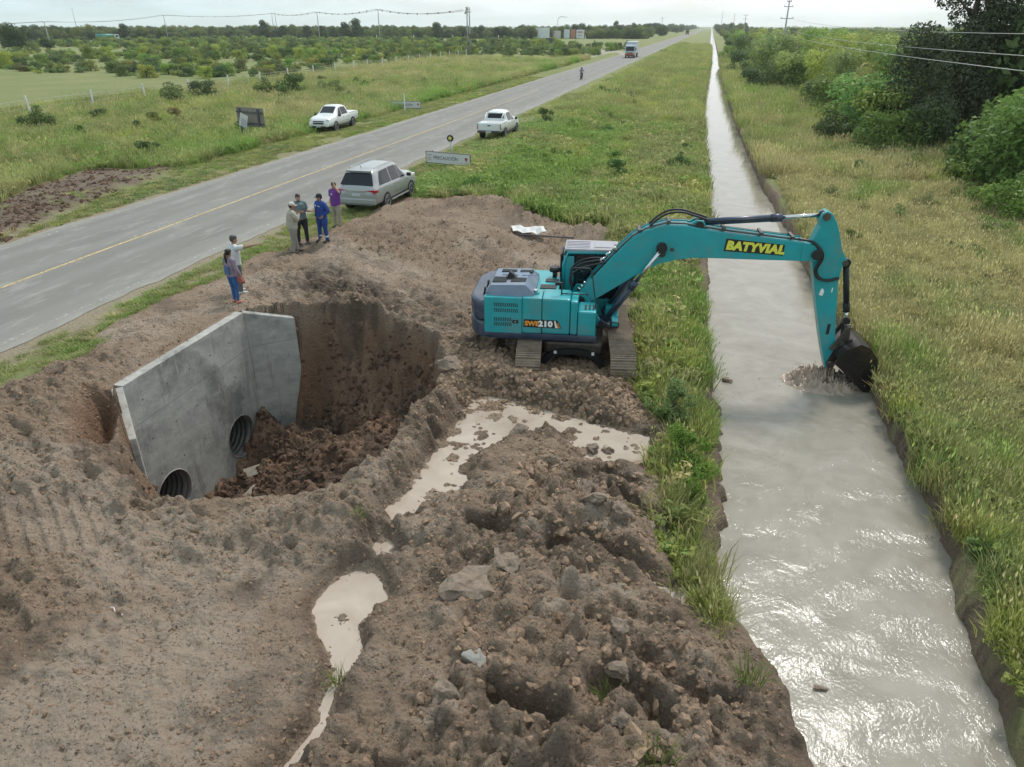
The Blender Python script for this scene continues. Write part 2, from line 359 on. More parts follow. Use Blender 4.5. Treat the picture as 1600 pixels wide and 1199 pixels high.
    # pit: steep faces, rubble floor; the wall side drops inside the concrete
    pe = [p for p in PIT]
    wob = (fbm(X / .9, Y / .9, 61, 2) - .5) * .5 + (fbm(X / .22, Y / .22, 63, 3) - .5) * .16
    din = poly_sd(X, Y, PIT)
    # distance to non-wall edges only
    dn = np.full(X.shape, 1e9)
    for k in range(2, len(pe) - 3):
        ax, ay = pe[k]; bx, by = pe[k + 1]; ex, ey = bx - ax, by - ay
        t = np.clip(((X - ax) * ex + (Y - ay) * ey) / (ex * ex + ey * ey), 0, 1); dn = np.minimum(dn, np.hypot(X - ax - t * ex, Y - ay - t * ey))
    inside = din > 0
    dn = np.clip(dn + wob, 0, 9)
    slope = np.where(Y > 14, 1.75, 1.9) + .25 * np.sin(X * 1.7) + 3.5 * np.exp(-(((X + 11.0) / 1.0) ** 2 + ((Y - 11.0) / 1.1) ** 2)) + 5.5 * np.exp(-(((X + 10.8) / .8) ** 2 + ((Y - 17.1) / .7) ** 2))
    ledge = .25 * sst(.35, .6, fbm(X / .5, Y / .5, 65, 3))
    fz = 3.95 + .35 * (fbm(X / 1.2, Y / 1.2, 64, 3) - .5) * 2 + Z * 0 + np.minimum(h_base(X, Y), 0)
    fz = fz + .3 * sst(-10.6, -11.4, X) - 1.1 * sst(-9.8, -7.4, X) * sst(8, 16, Y)
    depth = np.minimum(dn * slope + .3 * sst(0, .15, dn) + ledge * sst(.1, .5, dn), fz)
    # loose spoil on the floor
    flo = sst(.75, .98, depth / fz)
    Zp = Z - depth + flo * (cl1 * .5 + f2 * .5 + cl2 * .15) + (1 - flo) * (f2 * .55 + cl1 * .35 - rg2 * .12)
    Zp = Zp + .30 * np.exp(-(((X + 8.9) / 1.1) ** 2 + ((Y - 14.6) / 1.6) ** 2))
    # trench strip in front of the left wing
    Z = np.where(inside, Zp, Z)
    # gap beside the left wing
    gp = poly_sd(X, Y, [(-12.25, 11.35), (-11.95, 11.45), (-10.95, 10.45), (-10.6, 9.6), (-11.2, 9.3), (-12.1, 10.4), (-12.5, 11.2)])
    Z = np.where(gp > 0, np.minimum(Z, Z - np.minimum(gp * 2.6, 1.0)), Z)
    # puddles
    pud = np.zeros_like(X)
    for P_, L_, q_, ew in POOLS:
        s = poly_sd(X, Y, P_) + (fbm(X / .25, Y / .25, 71, 3) - .5) * ew
        wd = .35 if ew > .15 and len(P_) > 12 else .22
        k = sst(-wd, .08, s); Z = Z * (1 - k) + k * (L_ - .05 + q_ * (np.clip(cl1, 0, .4) * .25 + cl2 * .18 + f2 * .11))
        pud = np.maximum(pud, sst(-.45, .0, s) * (1 - .0 * s))
    # track ruts, lower left
    rut = sst(0, .2, poly_sd(X, Y, [(-10.6, 5.6), (-8.7, 7.2), (-9.3, 8.4), (-10.6, 8.2), (-12.4, 6.6)]))
    Z = Z - rut * .6 * (bl * lump) + rut * .034 * np.clip(3 * np.sin((X * .62 + Y * .78) * 2 * math.pi / .23), -1, 1)
    z[i] = Z
    # canal channel
    nb = ((fbm(x / 1.7, y / 1.7, 41, 3) - .5) * .7 + (fbm(x / .3, y / .3, 43, 4) - .5) * .5) * np.clip(40 / (far + 20), .1, 1)
    L_ = xl(y) + nb * .6; Rr = xr(y) + nb * .45
    dl = x - L_; dr = Rr - x
    inn = sst(-.10, .45, dl) * sst(-.05, .28, dr)
    soft = sst(-1.6, -.1, dl) * (x < 3) * .22
    z = z - soft * (1 - inn)
    z = z * (1 - inn) + inn * -2.4
    # bank lip on the right
    z = z + .10 * np.exp(-((x - Rr - .5) / .4) ** 2) * (x > 3)
    if not masks: return z.reshape(shape)
    dirtm[i] = np.maximum(D, sh * .75)
    red_ = np.where(inside, sst(.0, .25, dn) * (.65 + .35 * sst(.4, .6, fbm(X / .7, Y / .7, 62, 3))), 0); red_ = np.maximum(red_, sst(-.2, .3, gp)); red[i] = red_
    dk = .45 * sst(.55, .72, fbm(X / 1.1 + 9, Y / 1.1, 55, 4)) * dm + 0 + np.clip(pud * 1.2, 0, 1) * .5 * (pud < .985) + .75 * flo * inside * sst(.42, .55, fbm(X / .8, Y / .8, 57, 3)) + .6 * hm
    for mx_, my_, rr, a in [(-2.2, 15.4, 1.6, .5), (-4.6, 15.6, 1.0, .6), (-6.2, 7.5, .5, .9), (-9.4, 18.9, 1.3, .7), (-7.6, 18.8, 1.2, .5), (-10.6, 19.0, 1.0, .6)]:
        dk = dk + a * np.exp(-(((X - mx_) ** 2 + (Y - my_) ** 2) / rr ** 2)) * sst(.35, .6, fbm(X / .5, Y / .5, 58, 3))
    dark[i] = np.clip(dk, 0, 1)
    pl = .8 * sst(.5, .7, fbm(X / 2.2 + 3, Y / 2.2, 66, 4)) * dm * (1 - pile * .7) * (1 - inside)
    silt = pud * .35 * sst(.4, .6, fbm(X / .3, Y / .3, 67, 3)) + pile * sst(.56, .68, fbm(X / .9, Y / .5, 69, 4)) * .8
    pale[i] = np.clip(np.maximum(np.maximum(pl, silt), sh * .9), 0, 1)
    # muddy banks
    bank = np.maximum(sst(-.75, -.1, dl + nb * 2) * (x < 3), sst(-.35, -.02, dr + nb) * (x > 3))
    bank = bank * (inn < .99)
    ck = np.clip(bank + inn, 0, 1)
    dirtm = np.maximum(dirtm, ck); dark = np.maximum(dark, ck * .45)
    # dirt road joining from the left, far away
    return [a.reshape(shape) for a in (z, dirtm, dark, pale, red)]

def axis(lo, hi, step, far_lo, far_hi, g=1.045, mx=400):
    a = list(np.arange(lo, hi + 1e-6, step)); s = step; v = hi
    while v < far_hi: s = min(s * g, mx); v += s; a.append(v)
    s = step; v = lo; b = []
    while v > far_lo: s = min(s * g, mx); v -= s; b.append(v)
    return np.array(b[::-1] + a)
gx = axis(-14.6, 2.6, .038, -6000, 6000, 1.05)
gy = axis(4.2, 18.8, .036, -60, 9000, 1.022)
GX, GY = np.meshgrid(gx, gy)
gz, m_d, m_k, m_p, m_r = terrain(GX, GY, True)
nyg, nxg = GX.shape
idx = np.arange(nxg * nyg).reshape(nyg, nxg)
Fq = np.stack([idx[:-1, :-1], idx[:-1, 1:], idx[1:, 1:], idx[1:, :-1]], -1).reshape(-1, 4)
_fc = Fq[:, :]; _cx = GX.ravel()[_fc].mean(1); _cy = GY.ravel()[_fc].mean(1); _dz = gz.ravel()[_fc].max(1) - gz.ravel()[_fc].min(1)
Fq = Fq[~((_cx > -12.12) & (_cx < -11.88) & (_cy > 11.7) & (_cy < 16.4) & (_dz > .6))]
me = mesh_np('ground', np.stack([GX, GY, gz], -1).reshape(-1, 3), Fq, smooth=True)
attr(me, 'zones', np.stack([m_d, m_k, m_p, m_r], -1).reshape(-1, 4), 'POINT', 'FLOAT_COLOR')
def ground_material():
    m = bpy.data.materials.new('ground_soil_and_grass'); m.use_nodes = True; t = m.node_tree; b = t.nodes['Principled BSDF']
    N = lambda ty, **k: (lambda n: [setattr(n, a, v) for a, v in k.items()] and n or n)(t.nodes.new(ty))
    L = t.links.new
    tcn = N('ShaderNodeTexCoord'); pos = tcn.outputs['Object']
    at = N('ShaderNodeAttribute'); at.attribute_name = 'zones'; sep = N('ShaderNodeSeparateColor'); L(at.outputs['Color'], sep.inputs[0])
    dirt, darkm, palem, redm = sep.outputs[0], sep.outputs[1], sep.outputs[2], at.outputs['Alpha']
    def noise(sc, det=6, ro=.6, vec=None, lo=.3, hi=.7, dist=0):
        n = N('ShaderNodeTexNoise'); n.inputs['Scale'].default_value = sc; n.inputs['Detail'].default_value = det; n.inputs['Roughness'].default_value = ro; n.inputs['Distortion'].default_value = dist
        L(vec or pos, n.inputs['Vector']); r = N('ShaderNodeMapRange'); r.inputs['From Min'].default_value = lo; r.inputs['From Max'].default_value = hi; L(n.outputs['Fac'], r.inputs['Value']); return r.outputs[0]
    def mix(f, a, c):
        x = N('ShaderNodeMix', data_type='RGBA')
        for s, v in ((0, f), (6, a), (7, c)):
            if isinstance(v, tuple): x.inputs[s].default_value = v + (1,)
            elif isinstance(v, (int, float)): x.inputs[s].default_value = v
            else: L(v, x.inputs[s])
        return x.outputs[2]
    # earth
    e = mix(noise(1.3), (.228, .160, .112), (.325, .238, .171))
    e = mix(noise(14, 8, .75), e, mix(noise(5), (.265, .190, .135), (.365, .275, .202)))
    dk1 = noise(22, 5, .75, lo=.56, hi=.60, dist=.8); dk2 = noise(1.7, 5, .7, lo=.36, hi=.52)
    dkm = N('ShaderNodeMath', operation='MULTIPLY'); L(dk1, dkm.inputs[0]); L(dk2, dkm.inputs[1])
    e = mix(noise(34, 5, .75, lo=.5, hi=.75), e, (.17, .122, .088))
    creviceShade = dkm.outputs[0]
    e = mix(noise(11, 6, .8, lo=.55, hi=.72), e, (.37, .29, .22))
    e = mix(palem, e, mix(noise(9, 8, .7), (.325, .252, .192), (.415, .338, .268)))
    e = mix(creviceShade, e, (.075, .055, .042))  # crevice shade put into the soil colour as crisp dark noise patches
    e = mix(redm, e, mix(noise(3.5, 8, .7), (.185, .105, .064), (.29, .18, .118)))
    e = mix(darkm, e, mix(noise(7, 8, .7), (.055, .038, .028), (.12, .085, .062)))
    # field turf between the modelled grass: broad patches
    gcol = mix(noise(.05, 6, .6), (.17, .20, .07), (.25, .255, .105))
    gcol = mix(noise(.4, 6, .7), gcol, mix(noise(.11, 4, .6), (.15, .195, .065), (.27, .26, .12)))
    gcol = mix(noise(6, 5, .7, lo=.5, hi=.8), gcol, (.09, .105, .04))
    c = mix(dirt, gcol, e)
    L(c, b.inputs['Base Color'])
    r = N('ShaderNodeMapRange'); r.inputs['To Min'].default_value = .95; r.inputs['To Max'].default_value = .62; L(darkm, r.inputs['Value']); L(r.outputs[0], b.inputs['Roughness'])
    b.inputs['Specular IOR Level'].default_value = .25
    # fine relief
    n1 = N('ShaderNodeTexNoise'); n1.inputs['Scale'].default_value = 15; n1.inputs['Detail'].default_value = 9; n1.inputs['Roughness'].default_value = .72; L(pos, n1.inputs['Vector'])
    v1 = N('ShaderNodeTexVoronoi', feature='F1'); v1.inputs['Scale'].default_value = 16; v1.inputs['Randomness'].default_value = 1; L(pos, v1.inputs['Vector'])
    ma = N('ShaderNodeMath', operation='SUBTRACT'); L(n1.outputs['Fac'], ma.inputs[0])
    mb = N('ShaderNodeMath', operation='MULTIPLY'); mb.inputs[1].default_value = .35; L(v1.outputs['Distance'], mb.inputs[0]); L(mb.outputs[0], ma.inputs[1])
    bp = N('ShaderNodeBump'); bp.inputs['Strength'].default_value = 1.0; bp.inputs['Distance'].default_value = .085; L(ma.outputs[0], bp.inputs['Height']); L(bp.outputs[0], b.inputs['Normal'])
    return m
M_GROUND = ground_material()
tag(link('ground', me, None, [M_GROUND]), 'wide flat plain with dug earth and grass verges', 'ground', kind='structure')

# fast bilinear lookup of the finished surface
def gz_at(x, y):
    x = np.atleast_1d(np.asarray(x, float)); y = np.atleast_1d(np.asarray(y, float))
    i = np.clip(np.searchsorted(gx, x) - 1, 0, len(gx) - 2); j = np.clip(np.searchsorted(gy, y) - 1, 0, len(gy) - 2)
    fx = (x - gx[i]) / (gx[i + 1] - gx[i]); fy = (y - gy[j]) / (gy[j + 1] - gy[j])
    return (gz[j, i] * (1 - fx) + gz[j, i + 1] * fx) * (1 - fy) + (gz[j + 1, i] * (1 - fx) + gz[j + 1, i + 1] * fx) * fy
def gz1(x, y): return float(gz_at(x, y)[0])

# ------------------------------------------------------------ canal water
def water_mat(name, c1, c2, rough, bumps, scale_y=1.0, pos_scale=1.0):
    m = bpy.data.materials.new(name); m.use_nodes = True; t = m.node_tree; b = t.nodes['Principled BSDF']; L = t.links.new
    tcn = t.nodes.new('ShaderNodeTexCoord')
    n = t.nodes.new('ShaderNodeTexNoise'); n.inputs['Scale'].default_value = .9; n.inputs['Detail'].default_value = 5; n.inputs['Distortion'].default_value = 1.2
    L(tcn.outputs['Object'], n.inputs['Vector'])
    r = t.nodes.new('ShaderNodeMapRange'); r.inputs['From Min'].default_value = .3; r.inputs['From Max'].default_value = .7; L(n.outputs['Fac'], r.inputs['Value'])
    mx = t.nodes.new('ShaderNodeMix'); mx.data_type = 'RGBA'; mx.inputs[6].default_value = c1 + (1,); mx.inputs[7].default_value = c2 + (1,); L(r.outputs[0], mx.inputs[0]); L(mx.outputs[2], b.inputs['Base Color'])
    b.inputs['Roughness'].default_value = rough; b.inputs['IOR'].default_value = 1.34; b.inputs['Specular IOR Level'].default_value = .5
    spy = t.nodes.new('ShaderNodeSeparateXYZ'); L(tcn.outputs['Object'], spy.inputs[0]); calm = t.nodes.new('ShaderNodeMapRange'); calm.inputs['From Min'].default_value = 13; calm.inputs['From Max'].default_value = 34; calm.inputs['To Min'].default_value = 1; calm.inputs['To Max'].default_value = .12; L(spy.outputs['Y'], calm.inputs['Value'])
    prev = None
    for sc, st, dist, di, stretch in bumps:
        mp = t.nodes.new('ShaderNodeMapping'); mp.inputs['Scale'].default_value = (1, stretch, 1); L(tcn.outputs['Object'], mp.inputs['Vector'])
        nn = t.nodes.new('ShaderNodeTexNoise'); nn.inputs['Scale'].default_value = sc; nn.inputs['Detail'].default_value = 4; nn.inputs['Distortion'].default_value = di; L(mp.outputs[0], nn.inputs['Vector'])
        bp = t.nodes.new('ShaderNodeBump'); ml = t.nodes.new('ShaderNodeMath'); ml.operation = 'MULTIPLY'; ml.inputs[1].default_value = st; L(calm.outputs[0], ml.inputs[0]); L(ml.outputs[0], bp.inputs['Strength']); bp.inputs['Distance'].default_value = dist; L(nn.outputs['Fac'], bp.inputs['Height'])
        if prev: L(prev.outputs[0], bp.inputs['Normal'])
        prev = bp
    L(prev.outputs[0], b.inputs['Normal'])
    return m
M_WATER = water_mat('silty_canal_water', (.235, .21, .172), (.315, .286, .242), .06, [(1.1, .30, .08, 2.4, .7), (4.5, .22, .03, 1.8, .8), (14, .55, .011, .8, .8), (38, .55, .005, .3, 1)])
wx = axis(-.6, 6.4, .07, -2.0, 8.0, 1.2); wy = axis(3.5, 20, .07, -60, 9000, 1.03)
WX, WY = np.meshgrid(wx, wy)
fl = (1 / (1 + (WY / 40) ** 2)) * (1 - .75 * sst(14, 30, WY))
# swirls and standing waves below the bucket
ang = (fbm(WX / 2.2, WY / 3.0, 201, 2) - .5) * 6
wz = WATER_Z + fl * (.040 * (fbm(WX / .9 + np.sin(ang) * .5, WY / .55 + np.cos(ang) * .5, 202, 3) - .5) + .016 * (fbm(WX / .28 + np.sin(ang), WY / .2, 205, 3) - .5))
wz = wz + .022 * fl * np.sin(WY * 5.0 + 3 * np.sin(WX * 1.1) + ang) * np.exp(-((WX - 3.9) / 1.2) ** 2) * sst(16.5, 13, WY)
ii = np.arange(WX.size).reshape(WX.shape)
me = mesh_np('canal_water', np.stack([WX, WY, wz], -1).reshape(-1, 3), np.stack([ii[:-1, :-1], ii[:-1, 1:], ii[1:, 1:], ii[1:, :-1]], -1).reshape(-1, 4), True)
tag(link('water', me, None, [M_WATER]), 'milky grey water of the straight canal', 'canal', kind='structure')
M_PUD = water_mat('silty_puddle_water', (.36, .29, .235), (.46, .385, .32), .10, [(3, .2, .01, .8, 1), (14, .25, .004, .3, 1)])
def puddle(name, poly, level, label):
    xs = [p[0] for p in poly]; ys = [p[1] for p in poly]
    X, Y = np.meshgrid(np.arange(min(xs) - .4, max(xs) + .4, .06), np.arange(min(ys) - .4, max(ys) + .4, .06))
    s = poly_sd(X.ravel(), Y.ravel(), poly).reshape(X.shape)
    V = np.stack([X, Y, np.full(X.shape, level)], -1).reshape(-1, 3); ii = np.arange(X.size).reshape(X.shape)
    F = np.stack([ii[:-1, :-1], ii[:-1, 1:], ii[1:, 1:], ii[1:, :-1]], -1).reshape(-1, 4)
    keep = (s.ravel()[F] > (-.33 if len(poly) > 12 else -.20)).any(1); F = F[keep]
    u, inv = np.unique(F, return_inverse=True); V = V[u]; F = inv.reshape(F.shape)
    tag(link(name, mesh_np(name, V, F), None, [M_PUD]), label, 'puddle', kind='structure')
PLAB = ['long pinkish puddle between the pit rim and the spoil heap', 'rounded pink puddle below the pit', 'small puddle linking the long one with the rounded one', 'pale rivulet running down to the bottom edge', 'milky trickle on the right side of the spoil', 'trickle crossing the spoil towards the near bank', 'trickle ending at the mud tip by the water', 'short trickle low on the right of the spoil', 'short trickle under the grey stone', 'tiny pool in the upper left of the spoil', 'shallow trickle between the clod cluster and the long puddle']
for (P_, L_, q_, ew), lb in zip(POOLS, PLAB): puddle('puddle', P_, L_, lb)

# ------------------------------------------------------------ road
def asphalt():
    m = bpy.data.materials.new('worn_asphalt'); m.use_nodes = True; t = m.node_tree; b = t.nodes['Principled BSDF']; L = t.links.new
    tcn = t.nodes.new('ShaderNodeTexCoord'); sp = t.nodes.new('ShaderNodeSeparateXYZ'); L(tcn.outputs['Object'], sp.inputs[0])
    def noise(sc, stretch, lo, hi, det=6, ro=.65):
        mp = t.nodes.new('ShaderNodeMapping'); mp.inputs['Scale'].default_value = (1, stretch, 1); L(tcn.outputs['Object'], mp.inputs['Vector'])
        n = t.nodes.new('ShaderNodeTexNoise'); n.inputs['Scale'].default_value = sc; n.inputs['Detail'].default_value = det; n.inputs['Roughness'].default_value = ro; L(mp.outputs[0], n.inputs['Vector'])
        r = t.nodes.new('ShaderNodeMapRange'); r.inputs['From Min'].default_value = lo; r.inputs['From Max'].default_value = hi; L(n.outputs['Fac'], r.inputs['Value']); return r.outputs[0]
    def mix(f, a, c, k=None):
        x = t.nodes.new('ShaderNodeMix'); x.data_type = 'RGBA'
        for s, v in ((0, f), (6, a), (7, c)):
            if isinstance(v, tuple): x.inputs[s].default_value = v + (1,)
            else: L(v, x.inputs[s])
        return x.outputs[2]
    c = mix(noise(.5, .12, .3, .7), (.162, .150, .134), (.215, .200, .180))
    # polished wheel paths: bands along the road
    w = t.nodes.new('ShaderNodeMath'); w.operation = 'MULTIPLY_ADD'; w.inputs[1].default_value = 2 * math.pi / 1.95; w.inputs[2].default_value = 0.4; L(sp.outputs['X'], w.inputs[0])
    s = t.nodes.new('ShaderNodeMath'); s.operation = 'SINE'; L(w.outputs[0], s.inputs[0])
    r = t.nodes.new('ShaderNodeMapRange'); r.inputs['From Min'].default_value = 0; r.inputs['To Max'].default_value = .55; L(s.outputs[0], r.inputs['Value'])
    c = mix(r.outputs[0], c, (.235, .222, .202))
    c = mix(noise(1.6, .25, .52, .72, 8, .75), c, (.33, .315, .285))       # dried silt stains
    e_ = t.nodes.new('ShaderNodeMath'); e_.operation = 'ADD'; e_.inputs[1].default_value = 20.35; L(sp.outputs['X'], e_.inputs[0]); e2 = t.nodes.new('ShaderNodeMath'); e2.operation = 'ABSOLUTE'; L(e_.outputs[0], e2.inputs[0])
    e3 = t.nodes.new('ShaderNodeMapRange'); e3.inputs['From Min'].default_value = 3.35; e3.inputs['From Max'].default_value = 4.1; L(e2.outputs[0], e3.inputs['Value']); e4 = t.nodes.new('ShaderNodeMath'); e4.operation = 'MULTIPLY'; L(e3.outputs[0], e4.inputs[0]); L(noise(2.2, .5, .25, .6, 8, .75), e4.inputs[1])
    c = mix(e4.outputs[0], c, (.30, .28, .245))
    c = mix(noise(60, 1, .45, .8, 3), c, (.09, .088, .085))
    L(c, b.inputs['Base Color']); b.inputs['Roughness'].default_value = .82
    n = t.nodes.new('ShaderNodeTexNoise'); n.inputs['Scale'].default_value = 90; L(tcn.outputs['Object'], n.inputs['Vector'])
    bp = t.nodes.new('ShaderNodeBump'); bp.inputs['Strength'].default_value = .4; bp.inputs['Distance'].default_value = .008; L(n.outputs['Fac'], bp.inputs['Height']); L(bp.outputs[0], b.inputs['Normal'])
    return m
def strip(x0, x1, ys, z, jag=0.0, seed=1):
    ys = np.array(ys); e0 = (fbm(ys / 1.1, ys * 0 + seed, seed, 4) - .5) * jag; e1 = (fbm(ys / 1.3, ys * 0 + seed + 3, seed + 2, 4) - .5) * jag
    V = np.stack([np.stack([x0 + e0, ys, np.full(len(ys), z)], -1), np.stack([x1 + e1, ys, np.full(len(ys), z)], -1)], 1).reshape(-1, 3)
    k = np.arange(len(ys) - 1) * 2
    return V, np.stack([k, k + 1, k + 3, k + 2], -1)
ry = axis(-20, 120, .25, -60, 9000, 1.06)
V, F = strip(RX0, RX1, ry, 0.0, .5, 5)
tag(link('road', mesh_np('road', V, F), None, [asphalt()]), 'two lane asphalt road running straight to the horizon', 'road', kind='structure')
def worn_paint(name, col, fade):
    m = mat(name, col, .7, var=.12, scale=3)
    t = m.node_tree; b = t.nodes['Principled BSDF']; tcn = t.nodes.new('ShaderNodeTexCoord')
    n = t.nodes.new('ShaderNodeTexNoise'); n.inputs['Scale'].default_value = 7; n.inputs['Detail'].default_value = 8; n.inputs['Roughness'].default_value = .8; t.links.new(tcn.outputs['Object'], n.inputs['Vector'])
    r = t.nodes.new('ShaderNodeMapRange'); r.inputs['From Min'].default_value = fade; r.inputs['From Max'].default_value = fade + .12; t.links.new(n.outputs['Fac'], r.inputs['Value'])
    t.links.new(r.outputs[0], b.inputs['Alpha']); return m
M_YEL = worn_paint('worn_yellow_paint', (.52, .39, .18), .38); M_WHT = worn_paint('worn_white_paint', (.45, .44, .42), .47)
def marks(name, pieces, m, label):
    Vs, Fs, k = [], [], 0
    for x0, x1, y0, y1 in pieces:
        V, F = strip(x0, x1, np.linspace(y0, y1, max(2, int((y1 - y0) / 6) + 1)), .004); Vs.append(V); Fs.append(F + k); k += len(V)
    tag(link(name, mesh_np(name, np.concatenate(Vs), np.concatenate(Fs)), None, [m]), label, 'road marking', kind='structure')
marks('yellow_line', [(-20.40, -20.29, -50, 95)] , M_YEL, 'solid yellow centre line painted on the road')
marks('centre_dashes', [(-20.66, -20.53, a, a + 5) for a in (22.2, 36.5, 51, 65, 79, 93)] + [(-20.45, -20.3, a, a + 5) for a in range(107, 700, 14)], M_WHT, 'white dashes beside the yellow line')
marks('edge_line', [(-24.05, -23.94, -50, 600), (-16.62, -16.53, -50, 600)], M_WHT, 'worn white edge lines of the road')
# dirt side road joining from the left, with its bellmouth
M_TRACK = mat('packed_pale_track', (.24, .21, .165), .9, col2=(.33, .295, .24), scale=.3, bump=.4)
pts = [(-24.3, 205, 14), (-32, 245, 12), (-44, 300, 10), (-62, 350, 9), (-105, 415, 9), (-215, 485, 9), (-300, 478, 9), (-330, 420, 9), (-335, 340, 9), (-420, 200, 9), (-700, 0, 9)]
Vs = []; 
fine = []
for a, b_ in zip(pts, pts[1:]):
    for q in np.linspace(0, 1, 16)[:-1]: fine.append([a[k] + (b_[k] - a[k]) * q for k in range(3)])
for k, (x_, y_, w_) in enumerate(fine):
    p, n = fine[max(k - 1, 0)], fine[min(k + 1, len(fine) - 1)]; dx, dy = n[0] - p[0], n[1] - p[1]; l = math.hypot(dx, dy); nx_, ny_ = -dy / l, dx / l
    for s in (-.5, .5):
        xx, yy = x_ + nx_ * w_ * s, y_ + ny_ * w_ * s; Vs.append((xx, yy, max(gz1(xx, yy) + .12, -.40)))
F = [(2 * k, 2 * k + 1, 2 * k + 3, 2 * k + 2) for k in range(len(fine) - 1)]
tag(link('side_road', mesh_np('side_road', Vs, F), None, [M_TRACK]), 'pale dirt side road crossing the field on the left', 'road', kind='structure')
# ------------------------------------------------------------ lettering
def text_obj(name, s, size, m, parent, loc, rot, offset=0.0, shear=0.0, ext=0.002, sx=1.0, align='LEFT', space=1.0):
    cu = bpy.data.curves.new(name, 'FONT'); cu.body = s; cu.size = size; cu.offset = offset; cu.shear = shear; cu.extrude = ext; cu.align_x = align; cu.space_character = space
    cu.resolution_u = 3
    tmp = bpy.data.objects.new('tmp_text', cu); COL.objects.link(tmp)
    dg = bpy.context.evaluated_depsgraph_get(); me = bpy.data.meshes.new_from_object(tmp.evaluated_get(dg))
    bpy.data.objects.remove(tmp); me.materials.clear(); me.materials.append(m)
    for v in me.vertices: v.co.x *= sx
    o = bpy.data.objects.new(name, me); COL.objects.link(o); o.parent = parent; o.location = loc; o.rotation_euler = rot
    return o

# ------------------------------------------------------------ excavator (x forward, y left, z up; camera sees its right side)
TEAL = mat('teal_machine_paint', (.006, .30, .335), .40, coat=.25, var=.10, scale=2.2, dirt=((.16, .20, .18), .45))
NAVY = mat('navy_machine_paint', (.024, .040, .078), .42, coat=.2, var=.15, scale=3, dirt=((.16, .16, .17), .35))
HOODM = mat('dusty_sky_sheen_hood_paint', (.15, .195, .27), .5, var=.14, scale=3, dirt=((.28, .26, .24), .4))  # navy hood: sky sheen off its top put into the base colour, plus dust
BLACK = mat('black_rubber_and_paint', (.012, .012, .014), .5)
GRILL = mat('black_mesh_grill', (.03, .035, .04), .7, bump=.6, bscale=220)
CHROME = mat('chromed_rod', (.62, .62, .62), .16, metal=1.0)
STEEL = mat('worn_dark_steel', (.075, .066, .058), .45, metal=.5, var=.3, scale=6, dirt=((.17, .125, .09), .7))
MUDST = mat('mud_caked_track_steel', (.25, .19, .14), .8, var=.25, scale=5, dirt=((.09, .07, .055), .5), bump=.6, bscale=30)
GLASS = mat('dark_cab_glass', (.010, .014, .018), .06, spec=.6)
ROOFG = mat('grey_cab_roof', (.33, .32, .36), .6, var=.12, scale=4, dirt=((.30, .25, .2), .4))
YELT = mat('yellow_letter_paint', (.72, .70, .08), .5); ORAT = mat('orange_letter_paint', (.75, .30, .04), .5); WHT_T = mat('white_letter_paint', (.75, .77, .75), .5)
EXC = empty('excavator', (-2.7, 17.75, -.9), R_(7), 'teal tracked excavator reaching its boom over the canal', 'excavator')

# undercarriage: tracks run nearly across the boom
def track(side):
    th = R_(93); cy = side * 1.17
    def W(u, v, z): return (u * math.cos(th) - v * math.sin(th), u * math.sin(th) + v * math.cos(th), z)
    # stadium path, travelling length 3.9 m
    a, b, r = -1.72, 1.62, .40; zc = .44; seg = b - a; per = 2 * seg + 2 * math.pi * r; n = 46
    def at(s):
        s %= per
        if s < seg: return a + s, zc + r + (-.03 * math.sin(math.pi * s / seg)), 0.0
        s -= seg
        if s < math.pi * r: t = s / r; return b + r * math.sin(t), zc + r * math.cos(t), -t
        s -= math.pi * r
        if s < seg: return b - s, zc - r, math.pi
        s -= seg; t = s / r; return a - r * math.sin(t), zc - r * math.cos(t), math.pi - t
    mb = MB(); rj = random.Random(3)
    for k in range(n):
        u, z, ang = at(k * per / n); c, s_ = math.cos(ang), math.sin(ang)
        pl = per / n * .96 / 2
        def P(lu, lv, lz): return W(u + lu * c - lz * s_ * -1 if False else u + lu * c - lz * s_, cy + lv, z + lu * s_ + lz * c)
        j = rj.uniform(-.006, .006)
        def bx_(l0, l1, v0, v1, z0, z1, m):
            q = [P(l, v, zz) for zz in (z0, z1) for l, v in ((l0, v0), (l1, v0), (l1, v1), (l0, v1))]
            vs = [mb.bm.verts.new(p) for p in q]
            fs = [mb.bm.faces.new([vs[i] for i in f]) for f in ((3, 2, 1, 0), (4, 5, 6, 7), (0, 1, 5, 4), (1, 2, 6, 5), (2, 3, 7, 6), (3, 0, 4, 7))]
            mb._fin(fs, m)
        bx_(-pl, pl, -.31, .31, -.012 + j, .018 + j, MUDST)
        for g in (-.8, -.1, .62): bx_(pl * g - .008, pl * g + .012, -.31, .31, .018, .045, MUDST)
        bx_(-pl * .8, pl * .8, -.10, -.04, -.075, -.012, STEEL); bx_(-pl * .8, pl * .8, .04, .10, -.075, -.012, STEEL)
    t = fix_normals(mb.build('track', EXC))
    f = MB(); f.box((-.25, 0, 0), (3.2, .30, .38), STEEL, bev=.04)
    for k in range(8): f.cyl((-1.65 + k * .4, -.17, -.24), (-1.65 + k * .4, .17, -.24), .085, STEEL, 12)
    o = f.build('track_frame', t); o.location = W(.2, cy, .44); o.rotation_euler = (0, 0, th)
    for nm, u, rr in (('drive_sprocket', b, .33), ('idler_wheel', a, .31)):
        s = MB(); s.cyl((0, -.13, 0), (0, .13, 0), rr, STEEL, 22); s.cyl((0, -.19, 0), (0, .19, 0), rr * .45, STEEL, 14)
        o = s.build(nm, t); o.location = W(u, cy, zc); o.rotation_euler = (0, 0, th)
    return t
track(1); track(-1)
u = MB()
u.box((0, 0, .62), (1.5, 2.0, .34), STEEL, bev=.08); u.cyl((0, 0, .7), (0, 0, 1.0), .62, STEEL, 28)
